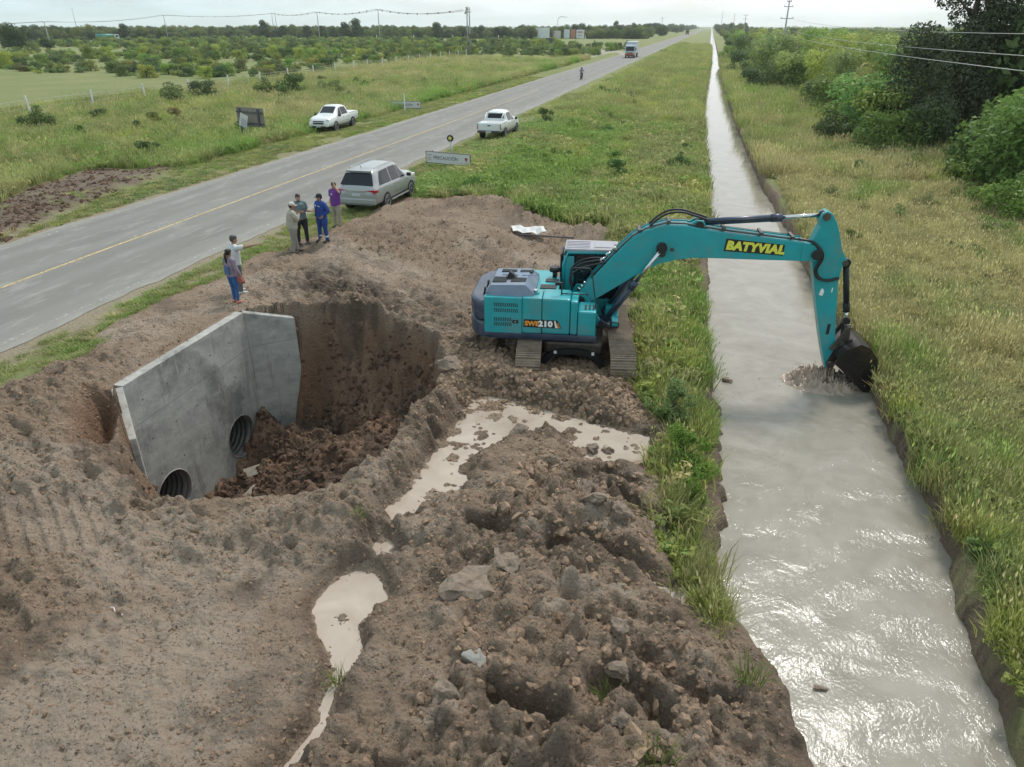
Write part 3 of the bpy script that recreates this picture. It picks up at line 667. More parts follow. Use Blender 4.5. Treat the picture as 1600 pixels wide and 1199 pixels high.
# arched front apron between the tracks
arc = []
for k in range(15):
    a = math.pi * k / 14; arc.append((-.86 * math.cos(a), .02 + .62 * math.sin(a) ** .7))
for k in range(14, -1, -1):
    a = math.pi * k / 14; arc.append((-.70 * math.cos(a), .02 + .47 * math.sin(a) ** .7))
u.prism(arc, 'y', -1.12, -.98, BLACK)
for s in (-.45, .52): u.box((s, -1.125, .545), (.07, .02, .08), WHT_T)
fix_normals(u.build('undercarriage', EXC))

# superstructure
b = MB()
b.box((-.80, 0, 1.00), (2.76, 2.56, .14), NAVY, bev=.03)
b.box((.85, .45, 1.02), (.6, 1.6, .12), BLACK, bev=.03)
fix_normals(b.build('turntable_deck', EXC))
# counterweight, rounded at the back
cw = []
for k in range(13):
    y = -1.3 + 2.6 * k / 12; cw.append((-2.56 + .0 - .22 * (1 - (y / 1.3) ** 2) + .16 * abs(y / 1.3) ** 6, y))
cw = [(max(x, -2.72), y) for x, y in cw] + [(-2.05, 1.3), (-2.05, -1.3)]
c = MB(); c.prism(cw, 'z', .96, 1.38, NAVY, .05); c.prism([(x + .01 if x < -2 else x, y * .995) for x, y in cw], 'z', 1.385, 1.93, NAVY, .12, 3)
cwo = c.build('counterweight', EXC)
for y in (-.72, -.15):
    e = MB(); e.torus((-2.33, y, 2.02), .07, .022, BLACK, 'x', 16, 6); e.box((-2.33, y, 1.945), (.08, .12, .06), BLACK, bev=.01); e.build('lifting_eye', cwo)
# right side body with doors
def panel(name, x0, x1, z0, z1, y0, y1, m=TEAL, bev=.035, parent=EXC):
    p = MB(); p.box(((x0 + x1) / 2, (y0 + y1) / 2, (z0 + z1) / 2), (x1 - x0, y1 - y0, z1 - z0), m, bev=bev); return p.build(name, parent)
bd = panel('engine_side_door', -2.27, -1.305, 1.08, 2.06, -1.32, -.62)
for r_, (z, n, wd) in enumerate(((1.86, 13, .62), (1.71, 13, .62), (1.47, 10, .46), (1.34, 10, .46))):
    v = MB()
    for k in range(n):
        x = -2.0 + k * wd / n; v.prism([(x, z - .05), (x + .022, z - .05), (x + .002, z + .05), (x - .02, z + .05)], 'y', -1.3235, -1.318, BLACK)
    fix_normals(v.build('louvre_row', bd))
k_ = MB(); k_.box((-1.47, -1.322, 1.42), (.15, .012, .09), BLACK, bev=.004); k_.box((-1.47, -1.33, 1.42), (.03, .01, .03), CHROME); k_.build('door_latch', bd)
pd_ = panel('pump_side_door', -1.30, -.81, 1.12, 2.07, -1.32, -.62)
ft = panel('fuel_tank', -.805, -.10, 1.12, 2.07, -1.32, -.55, bev=.06)
panel('side_sill', -2.27, .55, 1.01, 1.115, -1.325, -.6, NAVY, .02)
panel('front_tank_block', -.095, .09, 1.12, 2.02, -1.31, -.52, bev=.06)
tb = panel('toolbox_step', .095, .55, 1.10, 1.76, -1.30, -.56, bev=.05)
l = MB(); l.box((.33, -1.302, 1.38), (.40, .012, .34), TEAL, bev=.005); l.build('toolbox_lid', tb)
st = MB()
for k in range(3): st.box((.28 + .1 * k, -1.0, 1.765), (.05, .34, .012), BLACK)
st.build('step_grip', tb)
cap = MB(); cap.cyl((-1.0, -.95, 2.06), (-1.0, -.95, 2.11), .10, TEAL, 18); cap.cyl((-1.0, -.95, 2.11), (-1.0, -.95, 2.17), .055, CHROME, 14); cap.build('fuel_cap', ft)
# decals on the side
dpl = MB(); dpl.prism([(-1.27, 1.29), (-.44, 1.29), (-.30, 1.29), (-.40, 1.50), (-1.25, 1.50)], 'y', -1.3265, -1.319, BLACK)
dpl.prism([(-.46, 1.30), (-.38, 1.30), (-.46, 1.49), (-.49, 1.49)], 'y', -1.330, -1.3262, WHT_T)
for k in range(3): dpl.prism([(-.40 + k * .028, 1.30), (-.385 + k * .028, 1.30), (-.44 + k * .028, 1.44), (-.45 + k * .028, 1.44)], 'y', -1.332, -1.3262, ORAT)
dp = fix_normals(dpl.build('model_plate', EXC))
text_obj('model_letters', 'SWE', .165, ORAT, dp, (-1.23, -1.329, 1.34), (R_(90), 0, 0), offset=.009, sx=1.05, space=1.05)
text_obj('model_number', '210', .20, WHT_T, dp, (-.885, -1.329, 1.33), (R_(90), 0, 0), offset=.013, sx=1.12, space=1.08)
# middle and left housings
hb = MB(); hb.box((-1.30, -.05, 1.55), (1.6, 1.2, .96), TEAL, bev=.04); hb.box((-1.35, .92, 1.52), (1.55, .74, .92), TEAL, bev=.05); hb.build('engine_housing', EXC)
dk = MB(); dk.box((-.40, -.82, 2.045), (.55, .30, .03), TEAL, bev=.01); dk.box((-.72, -.35, 2.05), (.42, .30, .02), GRILL); dk.box((-.66, .16, 2.05), (.34, .22, .02), GRILL)
dk.box((-.72, -.02, 1.99), (.55, 1.35, .09), TEAL, bev=.03); dk.box((-.35, -.86, 2.063), (.26, .18, .012), GRILL); dk.build('deck_covers', EXC)
# hood: raised bonnet with chamfered shoulders
def hood_ring(x, w0, z0, w1, z1): return [(x, -1.18 - w0, z0), (x, -1.18 - w0 + .03, z0 + .10), (x, -1.12 + w1 - .2, z1), (x, .25, z1), (x, .36, z0 + .12), (x, .38, z0)]
h = MB(); h.ring([hood_ring(-2.24, .0, 2.03, .1, 2.14), hood_ring(-2.12, .05, 2.03, .2, 2.30), hood_ring(-1.25, .05, 2.03, .2, 2.33), hood_ring(-1.02, .0, 2.03, .15, 2.10)], HOODM, True, True, False)
ho = fix_normals(h.build('engine_hood', EXC))
for (x, y, w, d) in ((-1.93, -.72, .34, .36), (-1.45, -.72, .38, .30), (-1.78, .02, .38, .16), (-1.32, .02, .34, .16)):
    g = MB(); g.box((x, y, 2.318 if x > -1.8 else 2.312), (w + .02, d * 1.15, .012), GRILL)
    for k in range(7): g.box((x, y - d / 2 + d * k / 6, 2.327 if x > -1.8 else 2.321), (w, d / 11, .02), GRILL)
    g.build('hood_grill', ho)
ex = MB(); ex.prism([(-1.80, 2.30), (-1.52, 2.30), (-1.62, 2.44), (-1.70, 2.50)], 'y', -.62, -.46, BLACK); ex.cyl((-1.66, -.54, 2.30), (-1.66, -.54, 2.36), .14, BLACK, 18); fix_normals(ex.build('exhaust_outlet', ho))
hs = MB()
for x in (-1.72, -1.2): hs.box((x, -.34, 2.335), (.40, .03, .015), HOODM)
hs.build('hood_seam', ho)
pf = MB(); pf.cyl((-.62, .52, 2.0), (-.62, .52, 2.22), .06, BLACK, 14); pf.cyl((-.62, .52, 2.2), (-.62, .52, 2.32), .15, BLACK, 20, .13); pf.build('air_precleaner', EXC)
# cab
cb_ = MB()
x0, x1, y0, y1 = -.42, 1.06, .52, 1.36
rails = [(-.40, 1.05), (-.40, 2.55), (-.28, 2.90), (.98, 2.92), (1.20, 2.1), (1.16, 1.45), (.95, 1.05)]
cb_.box((.30, .94, 1.30), (1.36, .84, .55), TEAL, bev=.05)
for yy in (y0, y1):
    pth = [(-.38, yy, 1.2), (-.38, yy, 2.55), (-.28, yy, 2.86), (.95, yy, 2.88), (1.16, yy, 2.1), (1.10, yy, 1.3)]
    cb_.tube(pth, .055, TEAL, 8)
    cb_.box((-.25, yy, 2.0), (.28, .05, 1.5), TEAL, bev=.02)
cab = cb_.build('cab', EXC)
gl = MB()
for yy in (y0 - .004, y1 + .004): gl.prism([(-.10, 1.52), (-.10, 2.80), (.93, 2.82), (1.12, 2.1), (1.07, 1.55)], 'y', yy - .012, yy + .012, GLASS)
gl.quad([(1.13, y0 + .04, 2.08), (1.13, y1 - .04, 2.08), (.97, y1 - .04, 2.84), (.97, y0 + .04, 2.84)], GLASS)
gl.quad([(1.10, y0 + .04, 1.4), (1.10, y1 - .04, 1.4), (1.13, y1 - .04, 2.07), (1.13, y0 + .04, 2.07)], GLASS)
gl.box((-.41, .94, 2.1), (.012, .74, .9), GLASS)
fix_normals(gl.build('cab_window', cab))
rf = MB(); rf.box((.33, .94, 2.93), (1.42, .92, .09), ROOFG, bev=.04)
for k in range(5): rf.box((-.02, .60 + .15 * k, 2.98), (.62, .035, .02), ROOFG)
rf.box((.66, .94, 2.982), (.5, .56, .02), ROOFG, bev=.006); rf.build('cab_roof', cab); cab.scale = (1, 1, .955)
sg = MB(); sg.box((.55, .94, 1.62), (.45, .45, .12), BLACK, bev=.03); sg.box((.33, .94, 1.95), (.12, .45, .6), BLACK, bev=.03); sg.build('operator_seat', cab)
bs = MB(); bs.box((-.46, .94, 2.2), (.05, .80, 1.2), BLACK, bev=.02); bs.build('rear_guard', cab)
hr = MB(); hr.tube([(-.12, -.60, 2.02), (-.12, -.60, 2.62), (-.06, -.62, 2.66), (.32, -.62, 2.66), (.38, -.62, 2.60), (.52, -1.0, 1.9), (.56, -1.2, 1.30)], .018, BLACK, 6)
hr.tube([(-.34, -.98, 2.06), (-.34, -.98, 2.32)], .02, BLACK, 6); hr.box((-.42, -1.0, 2.36), (.18, .06, .09), BLACK, bev=.015); hr.tube([(-.34, -.98, 2.1), (.34, -1.0, 2.1)], .014, BLACK, 6); hr.build('handrail', EXC)
# boom bracket and front carbody
br = MB()
for y in (-.34, .34): br.prism([(-.35, 1.05), (.75, 1.05), (.45, 1.55), (.22, 1.92), (-.02, 1.92), (-.2, 1.6)], 'y', y - .05, y + .05, TEAL, .01)
br.box((.95, .42, 1.25), (.35, .6, .3), TEAL, bev=.03); br.box((1.05, -.02, 1.12), (.22, .9, .14), BLACK, bev=.03); fix_normals(br.build('boom_bracket', EXC))
# boom
BO = [(.00, 1.62), (.08, 1.85), (.36, 2.25), (.92, 2.93), (1.33, 3.37), (1.66, 3.57), (2.12, 3.72), (2.62, 3.72), (3.44, 3.60), (4.50, 3.49), (5.45, 3.40), (5.80, 3.30), (5.92, 3.13), (5.82, 2.97), (5.60, 2.94), (4.6, 2.93), (3.52, 2.93), (2.85, 2.92), (2.45, 2.85), (2.05, 2.73), (1.66, 2.52), (1.1, 2.13), (.62, 1.80), (.22, 1.55)]
bo = MB(); bo.prism(BO, 'y', -.26, .26, TEAL, .02); 
boom = fix_normals(bo.build('boom', EXC))
for (x, z, r, w) in ((2.08, 3.17, .13, .40), (2.95, 3.72, .10, .22), (5.80, 3.12, .12, .36), (2.34, 3.12, .045, .30), (.12, 1.72, .12, .42)): pn = MB(); pn.cyl((x, -w, z), (x, w, z), r, BLACK if r > .05 else STEEL, 18); pn.build('pivot_pin', boom)
for y in (-.14, .14): pn = MB(); pn.prism([(2.55, 3.66), (3.2, 3.58), (3.05, 3.83), (2.88, 3.85)], 'y', y - .03, y + .03, TEAL, .01); fix_normals(pn.build('cylinder_lug', boom))
pi = MB()
for y in (-.20, -.12, .12, .20):
    top = [(p[0], y, p[1] + .045) for p in BO[2:11]]; pi.tube(top, .021, TEAL if abs(y) < .15 else STEEL, 6)
for x, z in ((.95, 3.0), (1.5, 3.52), (2.2, 3.77), (3.55, 3.63), (4.45, 3.54), (5.2, 3.47)): pi.box((x, 0, z + .035), (.07, .5, .05), STEEL)
pi.build('hydraulic_pipes', boom)
for y in (-.16, .12): hz = MB(); hz.tube(smooth_path([(1.75, y, 3.66), (1.95, y, 3.86), (2.2, y, 4.0), (2.5, y, 4.03), (2.75, y, 3.97), (3.0, y, 3.90), (3.15, y, 3.85)]), .028, BLACK, 7); hz.build('hydraulic_hose', boom)
for y, dz in ((-.22, 0), (-.05, .06), (.1, .1)):
    hz = MB(); hz.tube(smooth_path([(-.10, y, 1.95), (-.18, y, 2.25 + dz), (.02, y, 2.5 + dz), (.35, y, 2.62 + dz), (.72, y, 2.72)]), .026, BLACK, 7); hz.build('hydraulic_hose', boom)
for dx in (0, .13, .26): gb = MB(); gb.tube([(.62 + dx, -.1, 2.62 + dx * 1.1), (.60 + dx, -.1, 2.76 + dx * 1.1), (.70 + dx, -.1, 2.80 + dx * 1.1)], .03, CHROME, 6); gb.build('pipe_fitting', boom)
for dx in (0, .07, .14): gb = MB(); gb.tube([(.12 + dx, -.22, 1.95 + dx * 1.2), (.04 + dx, -.24, 2.02 + dx * 1.2)], .026, CHROME, 6); gb.build('pipe_fitting', boom)
gm = MB(); MG = mat('grease_and_scuffs', (.02, .05, .055), .6)
for (x, z, r) in ((2.10, 3.0, .10), (2.02, 3.08, .07)): gm.cyl((x, -.2625, z), (x, -.2605, z), r, MG, 14)
gm.build('grease_stain', boom)
# decal on the boom
bp_ = MB(); bp_.prism([(3.59, 3.13), (5.02, 3.06), (5.03, 3.33), (3.62, 3.44)], 'y', -.2665, -.2605, BLACK); bpl = fix_normals(bp_.build('name_plate', boom))
text_obj('name_letters', 'BATYVIAL', .285, YELT, bpl, (3.635, -.2695, 3.185), (R_(90), R_(3.2), 0), offset=.019, shear=.10, sx=1.03, space=1.08)
text_obj('small_letters', 'SRL', .07, YELT, bpl, (4.90, -.2695, 3.19), (R_(90), R_(3.2), 0), offset=.001, sx=.85)
# boom cylinders
def cylinder(name, a, m_, b_, r, rr, y, parent=EXC, body=NAVY):
    c = MB(); A = Vector((a[0], y, a[1])); Mm = Vector((m_[0], y, m_[1])); B = Vector((b_[0], y, b_[1])); d = (Mm - A).normalized()
    c.tube([A, Mm], r, body, 16); c.tube([Mm - d * .22, Mm + d * .03], r * 1.14, body, 16); c.tube([A, A + d * .12], r * 1.12, body, 16)
    c.cyl(A - Vector((0, r * 1.1, 0)), A + Vector((0, r * 1.1, 0)), r * 1.25, BLACK, 14)
    c.tube([A + d * .25 + Vector((0, -r - .02, .03)), Mm - d * .1 + Vector((0, -r - .02, .03))], .014, BLACK, 5)
    o = c.build(name, parent)
    q = MB(); q.tube([Mm, B], rr, CHROME, 14); q.cyl(B - Vector((0, r * .9, 0)), B + Vector((0, r * .9, 0)), r * 1.2, BLACK, 14); q.build('piston_rod', o)
    return o
for y in (-.40, .40): cylinder('boom_cylinder', (.72, 1.10), (1.50, 2.28), (2.08, 3.17), .085, .048, y)
cylinder('arm_cylinder', (2.95, 3.76), (4.88, 3.93), (5.86, 4.03), .088, .05, 0)
# arm
AR = [(5.74, 3.95), (5.79, 4.10), (5.90, 4.15), (6.02, 4.10), (6.16, 3.90), (6.28, 3.62), (6.42, 3.22), (6.56, 3.0), (6.60, 2.86), (6.50, 2.80), (6.48, 2.42), (6.58, 1.7), (6.70, .92), (6.78, .42), (6.74, .10), (6.62, .05), (6.52, .32), (6.30, 1.0), (6.08, 1.75), (5.93, 2.30), (5.78, 2.86), (5.68, 3.10), (5.66, 3.35), (5.74, 3.62), (5.80, 3.8)]
ar = MB(); ar.prism(AR, 'y', -.17, .17, TEAL, .018); arm = fix_normals(ar.build('arm', EXC))
for y in (-.24, .24): fk = MB(); fk.prism([(5.45, 3.40), (5.80, 3.32), (5.95, 3.13), (5.82, 2.95), (5.45, 2.94)], 'y', y - .035, y + .035, TEAL, .008); fix_normals(fk.build('fork_plate', boom))
for (x, z, r, w) in ((5.90, 4.02, .09, .21), (6.55, 2.90, .07, .20), (6.67, .66, .065, .24), (6.70, .20, .09, .30)): ap = MB(); ap.cyl((x, -w, z), (x, w, z), r, STEEL, 16); ap.build('pivot_pin', arm)
ap = MB(); ap.box((6.48, -.172, 1.15), (.07, .02, .28), BLACK); ap.build('rubber_pad', arm)
for y, o_ in ((-.20, 0), (-.15, .05)): ah = MB(); ah.tube(smooth_path([(5.35, y, 3.46), (5.66, y - .06, 3.42), (5.86 + o_, y - .1, 3.22), (5.92 + o_, y - .09, 3.0), (5.84 + o_, y - .06, 2.72), (5.95 + o_, y - .05, 2.52), (6.2, y - .05, 2.46), (6.46, y, 2.52)]), .03, BLACK, 8); ah.build('hydraulic_hose', arm)

for pts_ in ([(6.08, 2.06), (6.17, 2.04), (6.19, 2.16), (6.14, 2.24), (6.10, 2.2)], [(6.36, 2.14), (6.385, 2.14), (6.385, 2.26), (6.36, 2.26)]): ms = MB(); ms.prism(pts_, 'y', -.175, -.169, WHT_T); fix_normals(ms.build('worn_sticker', arm))
cylinder('bucket_cylinder', (6.62, 2.88), (6.88, 1.62), (6.93, 1.34), .075, .045, 0, EXC, BLACK)
lk = MB()
def bar2(mb, a, b_, y, w, t, m):
    a = Vector((a[0], 0, a[1])); b_ = Vector((b_[0], 0, b_[1])); d = (b_ - a).normalized(); n = Vector((-d.z, 0, d.x)) * w
    mb.prism([(p.x, p.z) for p in (a - d * w + n, b_ + d * w + n, b_ + d * w - n, a - d * w - n)], 'y', y - t, y + t, m, .012)
for y in (-.23, .23): bar2(lk, (6.67, .66), (6.96, 1.22), y, .055, .025, STEEL); bar2(lk, (6.96, 1.22), (7.0, .74), y * .55, .07, .04, STEEL)
lk.cyl((6.96, -.30, 1.22), (6.96, .30, 1.22), .055, STEEL, 12); fix_normals(lk.build('bucket_linkage', EXC))
# bucket: curved shell, mouth towards the machine
SH = [(6.72, .52), (6.95, .78), (7.22, .93), (7.47, .84), (7.67, .58), (7.80, .25), (7.84, -.08), (7.80, -.33), (7.66, -.50)]
BK = mat('wet_bucket_steel', (.05, .045, .045), .28, metal=.7, var=.3, scale=5, dirt=((.12, .09, .07), .8))
bk = MB(); W_ = .56
outer = [[(x, y, z) for y in (-W_, W_)] for x, z in SH]
inn_ = []
for i, (x, z) in enumerate(SH):
    p = SH[max(i - 1, 0)]; n = SH[min(i + 1, len(SH) - 1)]; dx, dz = n[0] - p[0], n[1] - p[1]; l = math.hypot(dx, dz); inn_.append((x + dz / l * .035, z - dx / l * .035))
rows = []
for (x, z), (xi, zi) in zip(SH, inn_): rows.append([(x, -W_, z), (x, W_, z), (xi, W_, zi), (xi, -W_, zi)])
bk.ring(rows, BK, True, True, False)
side = SH + [(7.55, -.40), (7.2, -.10), (6.86, .22), (6.68, .36)]
for y in (-W_ - .01, W_ + .01): bk.prism(side, 'y', y - .018, y + .018, BK)
for y in (-.18, .18): bk.prism([(6.60, .20), (6.70, .05), (6.86, .22), (7.10, .55), (7.12, .92), (6.98, .84), (6.72, .56)], 'y', y - .03, y + .03, BK)
for y in (-.2, .0, .2, .4, -.4): bk.box((7.50, y, .83), (.10, .035, .012), BK, rot=Matrix.Rotation(R_(50), 3, 'Y'))
buck = fix_normals(bk.build('bucket', EXC))
for k in range(5):
    y = -.5 + .25 * k; t = MB(); t.prism([(7.70, -.44), (7.60, -.54), (7.46, -.66), (7.62, -.44)], 'y', y - .05, y + .05, BK); fix_normals(t.build('bucket_tooth', buck))
md = MB(); rr_ = random.Random(5)
MUDW = mat('wet_dripping_mud', (.055, .043, .034), .35, bump=.5, bscale=25)
for k in range(26):
    q = rr_.random(); md.sphere((7.62 + rr_.uniform(-.15, .14), rr_.uniform(-.5, .5), -.35 + q * .6), rr_.uniform(.05, .12), MUDW, (1, 1.2, rr_.uniform(.7, 1.6)), 8)
md.build('mud_load', buck)

# ------------------------------------------------------------ culvert headwall
def concrete():
    m = bpy.data.materials.new('cast_concrete'); m.use_nodes = True; t = m.node_tree; b = t.nodes['Principled BSDF']; L = t.links.new
    tcn = t.nodes.new('ShaderNodeTexCoord'); geo = t.nodes.new('ShaderNodeNewGeometry')
    def noise(sc, vec, lo, hi, det=7, ro=.65):
        mp = t.nodes.new('ShaderNodeMapping'); mp.inputs['Scale'].default_value = vec; L(tcn.outputs['Object'], mp.inputs['Vector'])
        n = t.nodes.new('ShaderNodeTexNoise'); n.inputs['Scale'].default_value = sc; n.inputs['Detail'].default_value = det; n.inputs['Roughness'].default_value = ro; L(mp.outputs[0], n.inputs['Vector'])
        r = t.nodes.new('ShaderNodeMapRange'); r.inputs['From Min'].default_value = lo; r.inputs['From Max'].default_value = hi; L(n.outputs['Fac'], r.inputs['Value']); return r.outputs[0]
    def mix(f, a, c):
        x = t.nodes.new('ShaderNodeMix'); x.data_type = 'RGBA'
        for s, v in ((0, f), (6, a), (7, c)):
            if isinstance(v, tuple): x.inputs[s].default_value = v + (1,)
            else: L(v, x.inputs[s])
        return x.outputs[2]
    c = mix(noise(.9, (1, 1, 1.6), .35, .68), (.30, .290, .27), (.43, .415, .38))
    c = mix(noise(4, (1, 1, 1), .3, .75, 8, .75), c, mix(noise(2, (1, 1, 2), .4, .6), (.27, .26, .24), (.45, .435, .40)))
    c = mix(noise(3.2, (1, 1, .13), .54, .70), c, (.20, .185, .165))       # vertical run marks
    # darker damp blotches with their own shape, and the pour joint
    c = mix(noise(.55, (1, 1, 1), .50, .64, 8, .7), c, (.18, .175, .168))
    c = mix(noise(7, (1, 1, .10), .57, .68), c, (.38, .365, .34))
    sp = t.nodes.new('ShaderNodeSeparateXYZ'); L(tcn.outputs['Object'], sp.inputs[0])
    for zj, wd in ((-1.05, .008),):
        s = t.nodes.new('ShaderNodeMath'); s.operation = 'SUBTRACT'; L(sp.outputs['Z'], s.inputs[0]); s.inputs[1].default_value = zj
        a = t.nodes.new('ShaderNodeMath'); a.operation = 'ABSOLUTE'; L(s.outputs[0], a.inputs[0])
        r = t.nodes.new('ShaderNodeMapRange'); r.inputs['From Min'].default_value = wd; r.inputs['From Max'].default_value = wd * 2; r.inputs['To Min'].default_value = .4; r.inputs['To Max'].default_value = 0; L(a.outputs[0], r.inputs['Value'])
        c = mix(r.outputs[0], c, (.14, .135, .13))
    L(c, b.inputs['Base Color']); b.inputs['Roughness'].default_value = .85; b.inputs['Specular IOR Level'].default_value = .3
    n = t.nodes.new('ShaderNodeTexNoise'); n.inputs['Scale'].default_value = 12; n.inputs['Detail'].default_value = 8; L(tcn.outputs['Object'], n.inputs['Vector'])
    bp = t.nodes.new('ShaderNodeBump'); bp.inputs['Strength'].default_value = .35; bp.inputs['Distance'].default_value = .02; L(n.outputs['Fac'], bp.inputs['Height']); L(bp.outputs[0], b.inputs['Normal'])
    return m
CONC = concrete()
HWL = empty('culvert_headwall', (-12.0, 13.93, 0), 0, 'grey concrete headwall with two pipe mouths set in the pit', 'headwall')
def wall_with_holes():
    y0, y1, zb = -2.35, 2.35, -4.6; holes = [(1.27, -3.38, .61), (-1.66, -3.36, .61)]
    outer = [Vector((y0, zb, 0)), Vector((y1, zb, 0)), Vector((y1, .02, 0)), Vector((y0, .02, 0))]
    loops = [outer]; n = 40
    for cy, cz, r in holes: loops.append([Vector((cy + r * math.cos(-2 * math.pi * k / n), cz + r * math.sin(-2 * math.pi * k / n), 0)) for k in range(n)])
    tris = geometry.tessellate_polygon(loops); P = [p for l in loops for p in l]
    V = [(.13, p.x, p.y) for p in P] + [(-.13, p.x, p.y) for p in P]; k = len(P); bm = bmesh.new(); vs = [bm.verts.new(v) for v in V]
    for a, b_, c in tris:
        bm.faces.new((vs[a], vs[b_], vs[c])); bm.faces.new((vs[c + k], vs[b_ + k], vs[a + k]))
    s = 0
    for l in loops:
        m = len(l)
        for i in range(m): bm.faces.new((vs[s + i], vs[s + (i + 1) % m], vs[s + (i + 1) % m + k], vs[s + i + k]))
        s += m
    bmesh.ops.recalc_face_normals(bm, faces=bm.faces)
    me = bpy.data.meshes.new('main_panel'); bm.to_mesh(me); bm.free(); return link('main_panel', me, HWL, [CONC]), holes
_, HOLES = wall_with_holes()
def wing(sgn):
    d = Vector((.707, .707 * sgn, 0)); nrm = Vector((-.707 * 1, .707 * sgn, 0)) * .12
    a = Vector((.128, 2.35 * sgn, 0)); e = a + d * 1.38
    zt0, zt1 = .015, -.42 if sgn > 0 else -.62
    bm = bmesh.new(); q = []
    for p, zt in ((a, zt0), (e, zt1)):
        for o in (Vector((0, 0, 0)), nrm * 2):
            q += [bm.verts.new((p.x + o.x, p.y + o.y, zt)), bm.verts.new((p.x + o.x, p.y + o.y, -4.6))]
    at_, ab, at2, ab2, et, eb, et2, eb2 = q
    for f in ((at_, et, eb, ab), (at2, ab2, eb2, et2), (at_, at2, et2, et), (et, et2, eb2, eb), (at_, ab, ab2, at2), (ab, eb, eb2, ab2)): bm.faces.new(f)
    bmesh.ops.recalc_face_normals(bm, faces=bm.faces)
    bmesh.ops.bevel(bm, geom=list(bm.edges), offset=.012, segments=1, affect='EDGES')
    me = bpy.data.meshes.new('wing_wall'); bm.to_mesh(me); bm.free(); return link('wing_wall', me, HWL, [CONC])
wing(1); wing(-1)
for z_ in (-.55, -1.6, -2.6):
    for y_ in (-1.9, -1.05, -.2, .65, 1.5):
        th_ = MB(); th_.cyl((.126, y_, z_), (.1325, y_, z_), .022, STEEL, 10); th_.build('tie_hole', bpy.data.objects['main_panel'])
PIPEM = mat('galvanised_corrugated_pipe', (.17, .165, .16), .5, metal=.4, var=.25, scale=3, dirt=((.2, .16, .12), .6))
for cy, cz, r in HOLES:
    m = MB(); rings = []
    for k in range(140):
        x = .128 - k * .035; rr = r - .012 + .022 * math.cos(2 * math.pi * (k * .035) / .15)
        rings.append([(x, cy + rr * math.cos(2 * math.pi * j / 40), cz + rr * math.sin(2 * math.pi * j / 40)) for j in range(40)])
    m.ring(rings, PIPEM, True, False, True); o = m.build('culvert_pipe', HWL)
    p = MB(); rim = []
    for j in range(41):
        a = 2 * math.pi * j / 40; rim.append((.135, cy + (r + .006) * math.cos(a), cz + (r + .006) * math.sin(a)))
    p.tube(rim, .014, CONC, 6, False); p.build('pipe_rim', o)
# ------------------------------------------------------------ vegetation
def leaf_cloud(centers, radii, n, size, rng, flat=.8, up=.3):
    """n leaf quads spread through lobes; returns V, F, lv"""
    centers = np.array(centers); radii = np.array(radii); w = radii ** 2; w = w / w.sum()
    k = rng.choice(len(centers), n, p=w); d = rng.normal(size=(n, 3)); d /= np.linalg.norm(d, axis=1, keepdims=True)
    r = radii[k] * (rng.random(n) ** .33 * .75 + .3); P = centers[k] + d * r[:, None] * np.array([1, 1, flat])
    nrm = d * .8 + rng.normal(size=(n, 3)) * .7 + np.array([0, 0, up]); nrm /= np.linalg.norm(nrm, axis=1, keepdims=True)
    a = np.cross(nrm, rng.normal(size=(n, 3))); a /= np.linalg.norm(a, axis=1, keepdims=True); b = np.cross(nrm, a)
    s = size * (.55 + .9 * rng.random(n))[:, None]
    V = np.stack([P - a * s, P + b * s * .45, P + a * s, P - b * s * .45], 1).reshape(-1, 3)
    F = np.arange(n * 4).reshape(n, 4)
    lobe = rng.random(len(centers)); lv = np.clip(.55 * lobe[k] + .45 * rng.random(n), 0, 1)
    return V, F, lv
M_BARK = mat('rough_grey_brown_bark', (.11, .085, .065), .9, var=.3, scale=12, bump=.8, bscale=40)
def crown_mesh(name, seed, H, W, lobes, n, size, base=.12, shape='round', m=None, flat=.8):
    rng = np.random.default_rng(seed); C, R = [], []
    for i in range(lobes):
        a = rng.random() * 2 * math.pi; t = rng.random()
        z = base * H + (H * (1 - base)) * t
        if shape == 'round': rr = W / 2 * math.sqrt(max(0, 1 - ((t - .42) / .62) ** 2))
        elif shape == 'umbrella': rr = W / 2 * (.35 + .65 * t ** .6)
        elif shape == 'conifer': rr = W / 2 * (1 - t) ** .7 * .9 + .15
        else: rr = W / 2
        q = rng.random() ** .5; x, y = math.cos(a) * rr * q, math.sin(a) * rr * q
        C.append((x, y, z - .08 * H)); R.append((.12 + .16 * rng.random()) * min(W, H * 1.2) * (.8 if shape == 'conifer' else 1))
    V, F, lv = leaf_cloud(C, R, n, size, rng, flat); V[:, 2] = np.maximum(V[:, 2], .02)
    me = mesh_np(name, V, F); attr(me, 'lv', lv, 'FACE'); me.materials.append(m); return me, C
def trunk_mesh(name, seed, C, H, r, forks=6, multi=1):
    mb = MB(); rng = random.Random(seed); C = sorted(C, key=lambda c: -c[2])[:forks * multi]
    for s in range(multi):
        ox, oy = (rng.uniform(-.25, .25) * H * .15, rng.uniform(-.25, .25) * H * .15) if multi > 1 else (0, 0)
        f = Vector((ox * 1.5 + rng.uniform(-.03, .03) * H, oy * 1.5 + rng.uniform(-.03, .03) * H, H * .4))
        mb.tube([(ox, oy, -.15), (ox * 1.2, oy * 1.2, H * .2), f], [r, r * .8, r * .6], M_BARK, 7)
        for c in C[s * forks:(s + 1) * forks]: c = Vector(c); mb.tube([f, f.lerp(c, .5) + Vector((0, 0, .04 * H)), c], [r * .5, r * .3, r * .1], M_BARK, 5)
    me = bpy.data.meshes.new(name); mb.bm.to_mesh(me); mb.bm.free(); me.materials.append(M_BARK); return me
M_LEAF = leaf_mat('shrub_leaves', (.10, .135, .048), (.245, .285, .115), trans=.35)
M_LEAFI = leaf_mat('scrub_leaves', (.10, .135, .048), (.245, .285, .115), trans=.35, inst=True)
SHR = []
